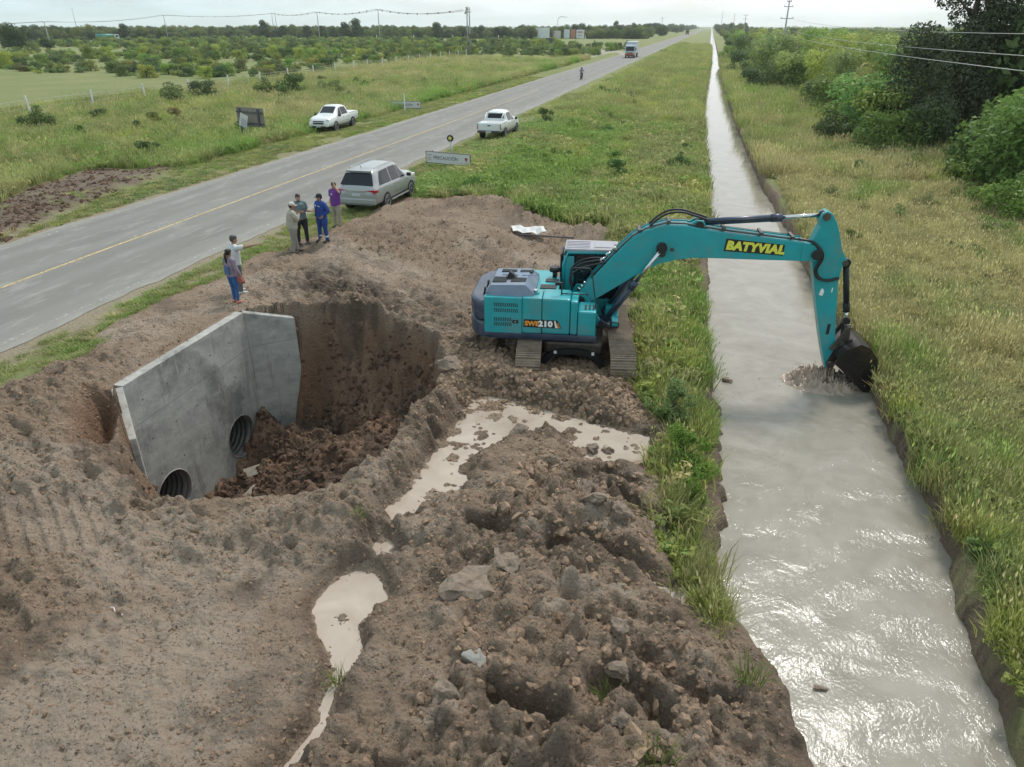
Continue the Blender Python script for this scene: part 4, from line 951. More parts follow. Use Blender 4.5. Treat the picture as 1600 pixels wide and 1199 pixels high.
for k, (H, W, lo, n, sz, sh, fo, mu) in enumerate([(2.2, 3.0, 16, 2600, .10, 'round', 5, 3), (3.0, 3.6, 18, 3200, .12, 'round', 5, 3), (1.6, 2.8, 12, 2200, .09, 'round', 4, 3), (3.8, 4.6, 22, 4000, .14, 'umbrella', 6, 2), (2.6, 2.4, 12, 2400, .10, 'umbrella', 5, 2)]):
    cm, C = crown_mesh('shrub_crown', 100 + k, H, W, lo, n, sz, .0, sh, M_LEAF); SHR.append((cm, trunk_mesh('shrub_stems', 100 + k, C, H, .05 + .01 * H, fo, mu), H, W))
TRE = []
for k, (H, W, lo, n, sz, sh) in enumerate([(6.5, 7.5, 30, 7000, .20, 'umbrella'), (5.2, 6.0, 26, 6000, .18, 'round'), (7.5, 6.0, 30, 7000, .20, 'round')]):
    cm, C = crown_mesh('tree_crown', 140 + k, H, W, lo, n, sz, .22, sh, M_LEAF); TRE.append((cm, trunk_mesh('tree_trunk', 140 + k, C, H, .16, 7, 1), H, W))
def plant(kind, proto, x, y, s, tint, label, cat, group=None, rz=None, z=None, sz=None):
    """a shrub or tree: empty at its foot, crown and trunk meshes shared between copies"""
    zz = gz1(x, y) if z is None else z
    o = empty(kind, (x, y, zz), random.uniform(0, 6.28) if rz is None else rz, label, cat, group)
    o.scale = (s, s, s * (sz or random.uniform(.85, 1.15)))
    c = link('crown', proto[0], o); c.color = tuple(tint) + (1,); link('trunk', proto[1], o); return o
GREENS = [(1.15, 1.15, .9), (.8, .85, .85), (1.3, 1.2, .8), (.62, .72, .75), (1.05, 1.25, .8), (.9, .9, .9), (1.5, 1.42, .85)]
def in_view(x, y, m=0):
    dx, dy = x, y; a = math.degrees(math.atan2(dx, dy)) + 14.1; return abs(a) < 37 + m and y > 0

# instanced plants that nobody could count
PROTO = bpy.data.collections.new('plant_sources')
def gn_scatter(name, protos, P, rot, scl, tint, idx_, label, cat):
    coll = bpy.data.collections.new(name + '_sources')
    for k, pm in enumerate(protos): coll.objects.link(bpy.data.objects.new('%s_source_%02d' % (name, k), pm))
    me = bpy.data.meshes.new(name); me.vertices.add(len(P)); me.vertices.foreach_set('co', np.asarray(P, np.float32).ravel())
    attr(me, 'rot', rot, 'POINT', 'FLOAT_VECTOR'); attr(me, 'scl', scl, 'POINT', 'FLOAT_VECTOR')
    tc_ = np.concatenate([np.asarray(tint), np.ones((len(P), 1))], 1); attr(me, 'tint', tc_, 'POINT', 'FLOAT_COLOR')
    a = me.attributes.new('idx', 'INT', 'POINT'); a.data.foreach_set('value', np.asarray(idx_, np.int32))
    ng = bpy.data.node_groups.new(name, 'GeometryNodeTree')
    ng.interface.new_socket('Geometry', in_out='INPUT', socket_type='NodeSocketGeometry'); ng.interface.new_socket('Geometry', in_out='OUTPUT', socket_type='NodeSocketGeometry')
    N = ng.nodes.new; L = ng.links.new
    gi, go = N('NodeGroupInput'), N('NodeGroupOutput'); ci = N('GeometryNodeCollectionInfo'); ci.inputs['Collection'].default_value = coll; ci.inputs['Separate Children'].default_value = True; ci.inputs['Reset Children'].default_value = True
    ip = N('GeometryNodeInstanceOnPoints'); ip.inputs['Pick Instance'].default_value = True
    def na(nm, ty):
        n = N('GeometryNodeInputNamedAttribute'); n.data_type = ty; n.inputs['Name'].default_value = nm; return n.outputs['Attribute']
    L(gi.outputs[0], ip.inputs['Points']); L(ci.outputs[0], ip.inputs['Instance']); L(na('idx', 'INT'), ip.inputs['Instance Index'])
    er = N('FunctionNodeEulerToRotation'); L(na('rot', 'FLOAT_VECTOR'), er.inputs[0]); L(er.outputs[0], ip.inputs['Rotation']); L(na('scl', 'FLOAT_VECTOR'), ip.inputs['Scale'])
    L(ip.outputs[0], go.inputs[0])
    o = link(name, me); md = o.modifiers.new('scatter', 'NODES'); md.node_group = ng
    return tag(o, label, cat, kind='stuff')

# grass tufts
M_GRASS = leaf_mat('grass_blades', (.195, .24, .085), (.385, .42, .19), .55, trans=.42, inst=True)
def tuft(seed, n, h, spread, w, lean=.5, seedheads=False):
    rng = np.random.default_rng(seed); V = []; F = []; lv = []
    for i in range(n):
        a = rng.random() * 6.283; r = spread * rng.random() ** .6; bx, by = math.cos(a) * r, math.sin(a) * r
        hh = h * (.5 + .6 * rng.random()); la = a + rng.normal() * .8; ll = lean * hh * (.3 + rng.random()); dx, dy = math.cos(la) * ll, math.sin(la) * ll
        px, py = -math.sin(la) * w, math.cos(la) * w; k = len(V)
        V += [(bx - px, by - py, -.04), (bx + px, by + py, -.04), (bx + dx * .35 - px * .8, by + dy * .35 - py * .8, hh * .6), (bx + dx * .35 + px * .8, by + dy * .35 + py * .8, hh * .6), (bx + dx, by + dy, hh), (bx + dx + px * .2, by + dy + py * .2, hh)]
        F += [(k, k + 1, k + 3, k + 2), (k + 2, k + 3, k + 5, k + 4)]; c = rng.random(); lv += [c * .8, c]
        if seedheads and rng.random() < .35:
            k = len(V); q = .012; V += [(bx + dx - q, by + dy, hh * .95), (bx + dx, by + dy + q, hh * 1.05), (bx + dx + q, by + dy, hh * 1.2), (bx + dx, by + dy - q, hh * 1.08)]; F.append((k, k + 1, k + 2, k + 3)); lv.append(1.0)
    me = mesh_np('tuft', V, F); attr(me, 'lv', lv, 'FACE'); me.materials.append(M_GRASS); return me
TUFTS = [tuft(1, 46, .21, .24, .007, .9), tuft(2, 42, .30, .22, .007, .8), tuft(3, 40, .17, .28, .009, 1.2), tuft(4, 40, .40, .20, .006, .55, True)]
def weed(seed, n, h, w):
    rng = np.random.default_rng(seed); C = [(rng.normal() * w, rng.normal() * w, h * (.25 + .7 * rng.random())) for _ in range(9)]
    V, F, lv = leaf_cloud(C, [h * .28] * 9, n, .045, rng, 1.0, .5); V[:, 2] = np.maximum(V[:, 2], 0); me = mesh_np('weed', V, F); attr(me, 'lv', lv, 'FACE'); me.materials.append(M_GRASS); return me
WEEDS = [weed(31, 200, .26, .12), weed(32, 220, .18, .17)]
def blades_tall(seed): return tuft(seed, 46, .50, .28, .009, .5, True)
TALL = [blades_tall(11), blades_tall(12), tuft(13, 54, .34, .38, .012, .9)]
LOWW = [tuft(21, 46, .14, .30, .013, 1.3), tuft(22, 46, .18, .34, .014, 1.2)]
TINTS = {'lush': (.86, 1.12, .64), 'olive': (1.05, 1.02, .85), 'dry': (1.38, 1.18, 1.18), 'dark': (.7, .85, .7), 'yel': (1.35, 1.3, .8), 'straw': (1.75, 1.36, 1.6)}
def grass_field(name, n, xf, yf, dens, protos, label, zmin=None, smin=.7, smax=1.25, grow=0.0, lushf=None, seed=1, dryf=None, hf=None):
    rng = np.random.default_rng(seed); X = xf(rng, n); Y = yf(rng, n); k = rng.random(n) < dens(X, Y); X, Y = X[k], Y[k]
    Z = gz_at(X, Y); k = Z > (-1.22 if zmin is None else zmin); X, Y, Z = X[k], Y[k], Z[k]; n = len(X)
    s = rng.uniform(smin, smax, n) * (1 + grow * np.hypot(X, Y)); hvar = .6 + .9 * fbm(X / 2.5, Y / 2.5, seed + 70, 3)
    if hf is not None: hvar = hvar * hf(X, Y)
    rot = np.stack([rng.normal(0, .12, n), rng.normal(0, .12, n), rng.uniform(0, 6.28, n)], 1); scl = np.stack([s, s, s * hvar], 1)
    a = fbm(X / 1.6, Y / 2.6, seed + 80, 5, .6); b = fbm(X / 4 + 5, Y / 6, seed + 81, 4, .6)
    T = {k_: np.array(v) for k_, v in TINTS.items()}
    t = T['olive'] * np.ones((n, 1)); f = sst(.52, .62, a)[:, None]; t = t * (1 - f) + T['lush'] * f
    f = sst(.55, .68, b)[:, None]; t = t * (1 - f) + T['yel'] * f; f = sst(.40, .30, a)[:, None]; t = t * (1 - f) + T['dark'] * f
    f = (sst(.54, .74, fbm(X / 1.2, Y / 1.8, seed + 83, 4)) * .7)[:, None]; t = t * (1 - f) + T['dry'] * f
    u_ = rng.random(n); t = np.where((u_ < .16)[:, None], T['dry'], t); t = np.where((u_ > .88)[:, None], T['straw'], t); t = np.where(((u_ > .20) & (u_ < .28))[:, None], T['lush'], t)
    if lushf is not None: f = lushf(X, Y)[:, None]; t = t * (1 - f) + T['lush'] * f
    if dryf is not None: f = dryf(X, Y)[:, None]; t = t * (1 - f) + T['straw'] * f
    t = t * rng.uniform(.7, 1.25, (n, 1))
    return gn_scatter(name, protos, np.stack([X, Y, Z - .02], 1), rot, scl, t, rng.integers(0, len(protos), n), label, 'grass')
def dirt_in(X, Y, pad=0): return poly_sd(X, Y, DIRT) + (fbm(X / .9, Y / .9, 21, 4) - .5) * 1.3 + pad
# far bank
dens_y = lambda lo, hi, p=1.0: (lambda r, n: lo + (hi - lo) * r.random(n) ** p)
def rb(X, Y): return (X > xr(Y) + .08 + .55 * (fbm(X * 0 + 3, Y / .8, 309, 3) - .5)) * np.clip(1.4 - Y / 90, .3, 1)
dryR = lambda X, Y: sst(.40, .54, fbm(X / 3, Y / 4, 301, 4) + .16 * np.exp(-(((X - 9.5) / 5) ** 2 + ((Y - 29) / 9) ** 2))) * sst(13, 20, Y) * sst(85, 50, Y) * .8
grass_field('grass', 34000, lambda r, n: 4.8 + 15 * r.random(n) ** 1.15, dens_y(4.5, 52, 1.45), rb, TUFTS * 2 + WEEDS[1:], 'long green and straw coloured grass on the far bank', seed=1, smax=1.3, dryf=dryR, grow=.006)
grass_field('grass', 16000, lambda r, n: 3 + 40 * r.random(n) ** 1.3, dens_y(45, 190, 1.3), lambda X, Y: (X > xr(Y) + .2) * 1.0, TALL, 'rough grass between the scrub beyond the canal', seed=2, grow=.008, dryf=dryR)
# verge between road and canal
lush = lambda X, Y: .85 * sst(.36, .50, fbm(X / 3, Y / 6, 302, 3)) * sst(-3, -7, X) * sst(75, 55, Y)
hv = lambda X, Y: .35 + .75 * sst(RX1 + 1.5, RX1 + 6, X)
def vg(X, Y):
    return (X < xl(Y) + .02 - .5 * (Y < 32)) * (X > RX1 + 1.2) * ((Y > 31.5) | (X > -3)) * sst(.3, -.2, dirt_in(X, Y)) * sst(RX1 + 1.2, RX1 + 4, X + (fbm(X / 2, Y / 2, 303, 3) - .5) * 3) * 1.0
grass_field('grass', 42000, lambda r, n: -15.5 + 16.6 * r.random(n), dens_y(8, 75, 1.25), vg, TUFTS + TALL[2:] + WEEDS, 'tall mixed grass on the verge between road and canal', seed=3, smin=.8, smax=1.35, lushf=lush, grow=.005, hf=hv)
grass_field('grass', 20000, lambda r, n: -15.5 + 16.6 * r.random(n), dens_y(70, 330, 1.4), vg, TALL, 'tall grass of the long verge farther down the road', seed=4, smin=.9, smax=1.4, lushf=lush, grow=.003, hf=hv)
# narrow left bank strip beside the water, weeds overhanging
grass_field('weeds', 6500, lambda r, n: r.uniform(-1.3, 1.6, n), dens_y(7.0, 24), lambda X, Y: (X < xl(Y) - .15) * (X > xl(Y) - 1.25) * (dirt_in(X, Y) < .05) * (.05 + .95 * sst(.45, .58, fbm(X / 1.1, Y / 1.1, 310, 3))) * np.where(Y < 10.3, .75 * sst(-.3, .3, poly_sd(X, Y, [(.35, 9.9), (1.0, 9.8), (1.55, 8.5), (1.25, 7.3), (.6, 7.6), (.3, 8.6)])), 1), TUFTS + TALL[:1], 'weeds and grass along the near bank of the canal', zmin=-1.3, seed=5, lushf=lambda X, Y: sst(.45, .6, fbm(X, Y / 1.5, 311, 3)))
# road shoulders: thin low grass
def sh_(X, Y): return (sst(-.15, .25, fbm(X / 1.4, Y / 3, 320, 4) - .42) * (X > RX1 + .5) * (dirt_in(X, Y) < .1)) * 1.0
grass_field('turf', 16000, lambda r, n: r.uniform(-15.8, -12.2, n), dens_y(9, 90, 1.3), sh_, LOWW, 'thin short grass on the shoulder beside the dirt', seed=6, smin=.35, smax=.7)
grass_field('turf', 15000, lambda r, n: r.uniform(-29.5, -24.8, n), dens_y(12, 120, 1.2), lambda X, Y: sst(-.1, .2, fbm(X / 1.4, Y / 3, 321, 4) - .40) * (.06 + .94 * (poly_sd(X, Y, HEAP2) < -.1)), LOWW, 'short worn grass beyond the far edge of the road', seed=7, smin=.5, smax=.9)
# left of the road
lushL = lambda X, Y: sst(.45, .58, fbm(X / 4, Y / 4, 330, 3)) * sst(-40, -30, X)
dryL = lambda X, Y: sst(.48, .6, fbm(X / 9, Y / 12, 332, 3)) * .45
grass_field('grass', 40000, lambda r, n: -28.3 - 40 * r.random(n) ** 1.2, dens_y(14, 190, 1.25), lambda X, Y: (np.abs(np.degrees(np.arctan2(X, Y)) + 14.1) < 38) * (poly_sd(X, Y, HEAP2) < -.1), TALL + TUFTS[1:2] + WEEDS[:1], 'tall weedy grass between the road and the post fence', seed=8, smin=.8, smax=1.35, lushf=lushL, dryf=dryL, grow=.004)

# ------------------------------------------------------------ individual shrubs
def sh(x, y, s, tint, label, p=0, sz=None): return plant('shrub', SHR[p], x, y, s, tint, label, 'shrub', sz=sz)
sh(-56.5, 71.6, 1.15, (.95, 1.0, .9), 'spreading olive shrub by the fence post, left of a rounder one', 0)
sh(-58.2, 80.0, .95, (.6, .7, .7), 'rounded dark green shrub just behind the fence posts', 1, .75)
sh(-53.0, 50.3, .85, (.85, .95, .8), 'leafy shrub at the left edge in front of the fence', 0)
sh(-53.2, 57.2, .55, (.75, .8, .8), 'small dark shrub under the second fence post from the left', 4)
sh(-52.5, 84.9, 1.1, (1.0, 1.05, .8), 'light green shrub left of the clump near the fence', 0)
sh(-50.8, 88.5, 1.05, (.7, .85, .7), 'dark rounded shrub in the clump beyond the notice board', 1, .8)
sh(-47.6, 92.0, 1.2, (.8, 1.0, .75), 'wide green shrub at the right of the clump near the fence', 2, 1.1)
sh(-47.5, 80.0, .75, (.75, .95, .7), 'small round shrub in front of the clump near the fence', 4)
sh(-34.6, 40.9, .55, (.7, .85, .7), 'low dark weed bush at the edge of the dug strip', 4)
sh(-33.0, 47.0, .5, (.6, .8, .6), 'low green bush behind the posts of the notice board', 2)
sh(-44.5, 57.0, .5, (1.7, 1.2, 1.3), 'dry brownish weed bush in the grass left of the board', 4, 1.3)
sh(-10.5, 86.5, .95, (.62, .8, .7), 'dark shrub standing alone on the grassy verge', 2, 1.1)
sh(-8.6, 86.5, .8, (.9, .9, 1.0), 'greyish shrub beside the dark one on the verge', 2)
sh(-12.5, 232.0, .9, (.6, .75, .65), 'dark shrub on the verge near the oncoming truck', 2)
sh(9.6, 60.5, 1.15, (.62, .68, .6), 'lone rounded thorn bush on the pale grass across the canal', 0, .9)
sh(10.9, 56.5, .8, (1.2, 1.2, .9), 'light green bush in front of the lone thorn bush', 2)
sh(-11.2, 34.9, .42, (.55, 1.0, .5), 'bright green weeds at the top edge of the bare earth', 2)
sh(-9.8, 35.6, .36, (.6, 1.0, .55), 'small green weed clump at the back of the bare earth', 2)
# weeds on the near canal bank
for i, (x, y, s, c) in enumerate([(.45, 12.6, .34, 'bright green weed clump low on the near bank'), (.62, 11.6, .30, 'bright weed clump at the tip of the near bank strip'), (.15, 14.3, .36, 'tall grey green weeds on the near bank beside the puddle')]):
    sh(x, y, s, [(1.0, 1.3, .6), (1.05, 1.3, .6), (1.2, 1.3, 1.2)][i], c, 4, 1.2)
# right hand scrub: near copse and big dark tree
CAS = leaf_mat('casuarina_needles', (.048, .064, .034), (.14, .16, .085))
def big_tree():
    rng = np.random.default_rng(5); C, R = [], []
    for k in range(46):
        t = k / 45; z = 1.2 + 13.0 * t; w = [3.6, 4.2, 3.6, 2.2, 2.6, 4.0, 3.2][min(6, int(t * 7))]
        a = rng.random() * 6.28; q = rng.random() ** .5 * w; C.append((math.cos(a) * q, math.sin(a) * q, z + rng.normal() * .3)); R.append(rng.uniform(.8, 1.6) * (1.0 if t < .6 else .75))
    V, F, lv = leaf_cloud(C, R, 36000, .12, rng, 1.1, 0); V[:, 2] = np.maximum(V[:, 2], .1)
    me = mesh_np('crown', V, F); attr(me, 'lv', lv, 'FACE'); me.materials.append(CAS)
    o = empty('casuarina_tree', (17.2, 60.8, gz1(17.2, 60.8)), 0, 'tallest tree, a very dark feathery casuarina rising above the horizon', 'tree')
    link('crown', me, o)
    tk = MB(); tk.tube([(0, 0, -.2), (.1, 0, 4), (.2, .1, 9), (.1, .2, 13.5)], [.38, .30, .2, .06], M_BARK, 9)
    for c in C[4::3]: c = Vector(c); tk.tube([(.15, .05, max(.6, c.z - 1.6)), c], [.1, .03], M_BARK, 5)
    tk.build('trunk', o)
big_tree()
plant('thorn_tree', TRE[2], 22.3, 61, 1.5, (.7, .8, .7), 'dark tree right behind the tallest casuarina at the picture edge', 'tree', sz=1.15)
plant('thorn_tree', TRE[1], 18.1, 47.8, 1.05, (1.0, 1.25, .8), 'bright leafy tree at the right edge in front of the casuarina', 'tree')
plant('thorn_tree', TRE[0], 16.3, 42.6, .8, (.95, 1.25, .8), 'nearest green tree at the right edge with a spreading crown', 'tree')
plant('thorn_tree', TRE[1], 15.5, 58.5, .62, (1.0, 1.2, .8), 'small green tree at the left foot of the casuarina', 'tree')
sh(12.4, 57.5, 1.0, (1.1, 1.3, .8), 'bushy green shrub left of the casuarina foot', 1)
sh(13.3, 63.0, 1.1, (.8, .95, .75), 'dark shrub half hidden left of the casuarina', 1)
sh(15.9, 51.0, .95, (.75, .95, .7), 'dark low shrub in front of the casuarina', 0)
sh(15.9, 46.2, .95, (.6, .75, .65), 'dark green shrub under the trees at the right edge', 1)
sh(14.5, 39.6, .85, (1.2, 1.4, .8), 'yellow green shrub at the right edge of the bank grass', 2)
for k, (x, y, s_, t_, p_, lb) in enumerate([(12.8, 50.5, .95, (1.2, 1.35, .8), 2, 'bright green bush in the grass ahead of the casuarina'), (14.4, 46.0, 1.0, (1.1, 1.3, .75), 0, 'yellowish green bush between two darker ones at the right'), (13.6, 41.0, .75, (1.25, 1.3, .85), 2, 'low light green bush standing out in the right bank grass'), (11.6, 63.5, 1.0, (1.1, 1.3, .8), 2, 'low bright bush just behind the lone thorn bush'), (13.9, 69.5, 1.2, (1.15, 1.3, .8), 0, 'wide yellow green bush behind the left foot of the casuarina'), (12.6, 34.2, .6, (1.1, 1.3, .8), 2, 'small leafy bush at the right edge nearest the viewer'), (11.9, 75.5, 1.2, (1.2, 1.4, .8), 0, 'bright rounded bush at the front of the scrub'), (13.2, 83, 1.4, (1.2, 1.35, .8), 1, 'tall light green bush at the front of the scrub')]): sh(x, y, s_, t_, lb, p_, .85)
sh(14.2, 37.0, .95, (1.1, 1.35, .8), 'nearest leafy shrub at the right edge', 0)
sh(11.2, 69.0, .9, (.95, 1.3, .7), 'bright green shrub between the thorn bush and the casuarina', 2)
rw_ = random.Random(77)
def low_weeds(n, fx, lab, grp, s0, s1, tint):
    k = 0
    while k < n:
        x, y = fx(rw_)
        if not in_view(x, y, -1) or (WL[0, 0] and xl(y) - .5 < x < xr(y) + .6) or poly_sd(np.array([x]), np.array([y]), DIRT)[0] > -.4: continue
        plant('weed_bush', rw_.choice([SHR[2], SHR[4], SHR[0]]), x, y, rw_.uniform(s0, s1), [c * rw_.uniform(.85, 1.15) for c in rw_.choice(tint)], lab, 'weed', grp, sz=rw_.uniform(.7, 1.2)); k += 1
low_weeds(20, lambda r: (r.uniform(-12.5, -.8), 33 + 70 * r.random() ** 1.3), 'low weed bush in the grass strip between road and canal', 'weed bushes on the verge', .28, .5, [(.6, .85, .6), (1.0, 1.2, .8), (1.3, 1.2, 1.2), (.8, 1.1, .7)])
low_weeds(24, lambda r: (6.2 + 9 * r.random(), 12 + 50 * r.random()), 'low weed bush in the rough grass of the far bank', 'weed bushes on the far bank', .22, .42, [(1.7, 1.35, 1.45), (.7, .8, .65), (1.1, 1.25, .8), (1.4, 1.2, 1.2)])
low_weeds(26, lambda r: (-31 - 27 * r.random(), 36 + 75 * r.random()), 'low weed bush between the far road edge and the post fence', 'weed bushes left of the road', .34, .62, [(.75, .95, .65), (1.2, 1.25, .9), (1.6, 1.3, 1.3), (.6, .8, .6)])
# fields of shrubs: the nearest ones are objects of their own
rs = random.Random(42); NS = 0
pts_R, pts_L = [], []
while len(pts_R) < 1250:
    y = 60 + 420 * rs.random() ** 1.9; x = 8.5 + (y * .62) * rs.random() ** .85 + (0 if y < 90 else -3) + (4 if y < 110 else 0)
    if y > 200: x = max(x, 6.5 + rs.random() * 3)
    if in_view(x, y, 3) and vnoise(np.array([x / 9]), np.array([y / 14]), 9)[0] > (.25 if y < 110 and x < 18 else .08): pts_R.append((x, y))
while len(pts_L) < 2000:
    y = 85 + 340 * rs.random() ** 1.1; x = -30 - 300 * rs.random()
    if y > 190 and x > -72 and y > 330: continue
    if not in_view(x, y, 1): continue
    if x > -66 and y < 210: continue
    # open pasture on the left stays bare
    rel = fbm(np.array([x / 45.]), np.array([y / 30.]), 17, 3)[0]; bear = math.degrees(math.atan2(x, y))
    thr = .60 if bear < -42 and y < 190 else (.44 if bear < -38 else .26)
    if y < 110 and bear < -30: thr = .62
    if rel < thr: continue
    pts_L.append((x, y))
def near_far(P, n):
    P = sorted(P, key=lambda p: math.hypot(*p)); return P[:n], P[n:]
nR, fR = near_far(pts_R, 150); nL, fL = near_far(pts_L, 120)
for x, y in nR: plant('shrub', rs.choice(SHR[:4]), x, y, rs.uniform(.85, 1.45), [c * rs.uniform(1.15, 1.7) for c in rs.choice(GREENS[:6])], 'green thorn shrub in the dense scrub right of the canal', 'shrub', 'thorn shrubs in the scrub right of the canal')
for x, y in nL: plant('shrub', rs.choice(SHR[:3]), x, y, rs.uniform(.55, .95), [c * rs.uniform(1.1, 1.5) for c in rs.choice(GREENS)], 'olive green shrub scattered in the field left of the road', 'shrub', 'olive shrubs in the field left of the road', sz=rs.uniform(.75, 1.0))
rr = random.Random(8)
for k in range(22):
    y = 110 + 300 * rr.random(); x = 14 + y * .5 * rr.random()
    plant('thorn_tree', rr.choice(TRE[:2]), x, y, rr.uniform(.6, .85), [c * 1.15 for c in rr.choice(GREENS[1:6])], 'dark thorn tree standing above the scrub right of the canal', 'tree', 'thorn trees above the scrub right of the canal')
for k, (x, y) in enumerate([(-247, 236), (-262, 246), (-238, 240)]): plant('thorn_tree', TRE[[0, 1, 1][k]], x, y, [1.3, .8, .8][k], (.45, .55, .55), ['broad dark tree alone at the left edge of the far field', 'smaller dark tree left beside the broad one in the field', 'smaller dark tree right beside the broad one in the field'][k], 'tree')

# scrub and woods too many to count
def band(name, pts, protos, smin, smax, tmul, label, cat, seed):
    rng = np.random.default_rng(seed); P = np.array(pts, float); n = len(P); Z = gz_at(P[:, 0], P[:, 1]); s = rng.uniform(smin, smax, n)
    tints = np.array(GREENS)[rng.integers(0, len(GREENS), n)] * tmul * rng.uniform(.8, 1.15, (n, 1))
    gn_scatter(name, protos, np.stack([P[:, 0], P[:, 1], Z - .05], 1), np.stack([np.zeros(n), np.zeros(n), rng.uniform(0, 6.28, n)], 1), np.stack([s, s, s * rng.uniform(.8, 1.25, n)], 1), tints, rng.integers(0, len(protos), n), label, cat)
def inst_mesh(proto):
    m = proto[0].copy(); m.materials.clear(); m.materials.append(M_LEAFI); return m
IS = [inst_mesh(p) for p in SHR]; IT = [inst_mesh(p) for p in TRE]
band('scrub', fR, IS[:4], 1.0, 1.6, 1.5, 'dense low scrub stretching away right of the canal', 'scrub', 61)
band('scrub', fL, IS[:3], .6, 1.05, 1.4, 'low green scrub covering the far part of the left field', 'scrub', 62)
def woods(n, f, seed):
    r = random.Random(seed); out = []
    while len(out) < n:
        p = f(r)
        if p and in_view(p[0], p[1], 2): out.append(p)
    return out
def wl(r):
    b = R_(r.uniform(-52, -4)); d = 540 + 700 * r.random() ** 1.4; x, y = d * math.sin(b), d * math.cos(b)
    if x > -38 - 8 * r.random(): return None
    if -330 < x < -60 and y < 505: return None
    return x, y
def wr(r):
    y = 300 + 1300 * r.random() ** 1.5; x = 9 + y * .55 * r.random(); return x, y
band('woodland', woods(3400, wl, 1), IT[:2] + IS[3:4], .65, 1.05, .8, 'dark wooded band along the horizon left of the road', 'woodland', 63)
band('woodland', woods(1300, wr, 2), IT[:2] + IS[3:4], .6, .9, 1.1, 'wooded plain reaching the horizon right of the canal', 'woodland', 64)
def wl2(r):
    y = 700 + 2600 * r.random(); x = -36 - 40 * r.random() - .05 * y * r.random(); return x, y
band('woodland', woods(420, wl2, 3) + woods(260, lambda r: (9 + 40 * r.random(), 900 + 2600 * r.random()), 4), IT, .9, 1.4, .6, 'trees lining the road and canal at the horizon', 'woodland', 65)
# taller dark trees that stand up from the left wood
rt = random.Random(12)
for k, px in enumerate([-31.5, -30.8, -30.2, -28.6, -27.6, -26.8, -26.0, -25.2, -24.6, -19.5, -15.2, -14.6, -9.6, -8.9, -6.6, -40.2, -5.2]):
    d = rt.uniform(520, 600); b = R_(px)
    plant('thorn_tree', rt.choice(TRE), d * math.sin(b), d * math.cos(b), rt.uniform(1.1, 1.45), (.42, .5, .5), 'tall dark tree standing above the wooded horizon', 'tree', 'tall dark trees on the left horizon')

# ------------------------------------------------------------ clods
M_CLOD = mat('earth_clods', (.19, .138, .10), .9, col2=(.27, .21, .162), scale=5, bump=1.0, bscale=30, dirt=((.09, .066, .05), .6))
def rock_mesh(seed, name='clod', sub=2, angular=.3):
    rng = random.Random(seed); bm = bmesh.new(); bmesh.ops.create_icosphere(bm, subdivisions=sub, radius=1)
    off = Vector((rng.random() * 50, rng.random() * 50, rng.random() * 50)); from mathutils import noise as mn
    pl = [(Vector((rng.gauss(0, 1), rng.gauss(0, 1), rng.gauss(0, 1))).normalized(), rng.uniform(.42, .85)) for _ in range(9)]
    for v in bm.verts:
        p = v.co.copy(); 
        for n, d in pl:
            t = p.dot(n)
            if t > d: p -= n * (t - d) * .9
        p *= 1 + .5 * mn.noise(p * 1.5 + off) + .22 * mn.noise(p * 4 + off); v.co = p
    me = bpy.data.meshes.new(name); bm.to_mesh(me); bm.free(); me.materials.append(M_CLOD); return me
CLODS = [rock_mesh(s) for s in range(5)]
rng = np.random.default_rng(77)
def clod_pts(n, box, dens, smin, smax, p=2.6):
    X = rng.uniform(box[0], box[1], n); Y = rng.uniform(box[2], box[3], n); k = (rng.random(n) < dens(X, Y)) & (dirt_in(X, Y) > .1); X, Y = X[k], Y[k]
    s = smin + (smax - smin) * rng.random(len(X)) ** p; return X, Y, s
PILE = [(-4.4, 9.6), (-3.2, 11.4), (-2.6, 12.9), (-1.2, 12.5), (-.2, 12.2), (.5, 9.6), (1.7, 8), (2.1, 5), (2.1, 3), (-3.8, 3), (-3.2, 6), (-3.7, 8)]
sets = [clod_pts(38000, (-14, 2.2, 4.2, 15), lambda X, Y: .3 + .7 * sst(.45, .60, fbm(X / 1.5, Y / 1.5, 402, 3)), .010, .055, 2.2),
        clod_pts(4600, (-5, 2.2, 4.2, 13), lambda X, Y: sst(-.2, .4, poly_sd(X, Y, PILE)) * .9, .012, .10, 3.4),
        clod_pts(900, (-2.8, 1.5, 5.5, 12.5), lambda X, Y: sst(.42, .55, fbm(X / 1.2 + 7, Y / 1.2, 403, 3)), .05, .16, 1.8),
        clod_pts(7000, (-5.8, 0, 14.2, 17), lambda X, Y: np.ones(X.shape) * .8, .02, .12, 2.2),
        clod_pts(6500, (-11.8, -5.4, 9.2, 18), lambda X, Y: sst(.1, .5, poly_sd(X, Y, PIT)) * np.where(gz_at(X, Y) < -3.0, 1, .55), .03, .15, 2.4),
        clod_pts(26000, (-14, -1, 15, 33), lambda X, Y: .25 + .5 * sst(.5, .65, fbm(X / 1.5, Y / 1.5, 405, 3)), .015, .08, 2.8)]
X = np.concatenate([s[0] for s in sets]); Y = np.concatenate([s[1] for s in sets]); S = np.concatenate([s[2] for s in sets])
_hx = rng.uniform(-36, -24.5, 9000); _hy = rng.uniform(12, 38, 9000); _k = (poly_sd(_hx, _hy, HEAP2) + (fbm(_hx / .9, _hy / .9, 21, 4) - .5) * 1.6 > .15) & (rng.random(9000) < .3 + .7 * sst(.45, .55, fbm(_hx / 1.5, _hy / 2.5, 96, 3))); X = np.concatenate([X, _hx[_k]]); Y = np.concatenate([Y, _hy[_k]]); S = np.concatenate([S, .03 + .17 * rng.random(_k.sum()) ** 2.2])
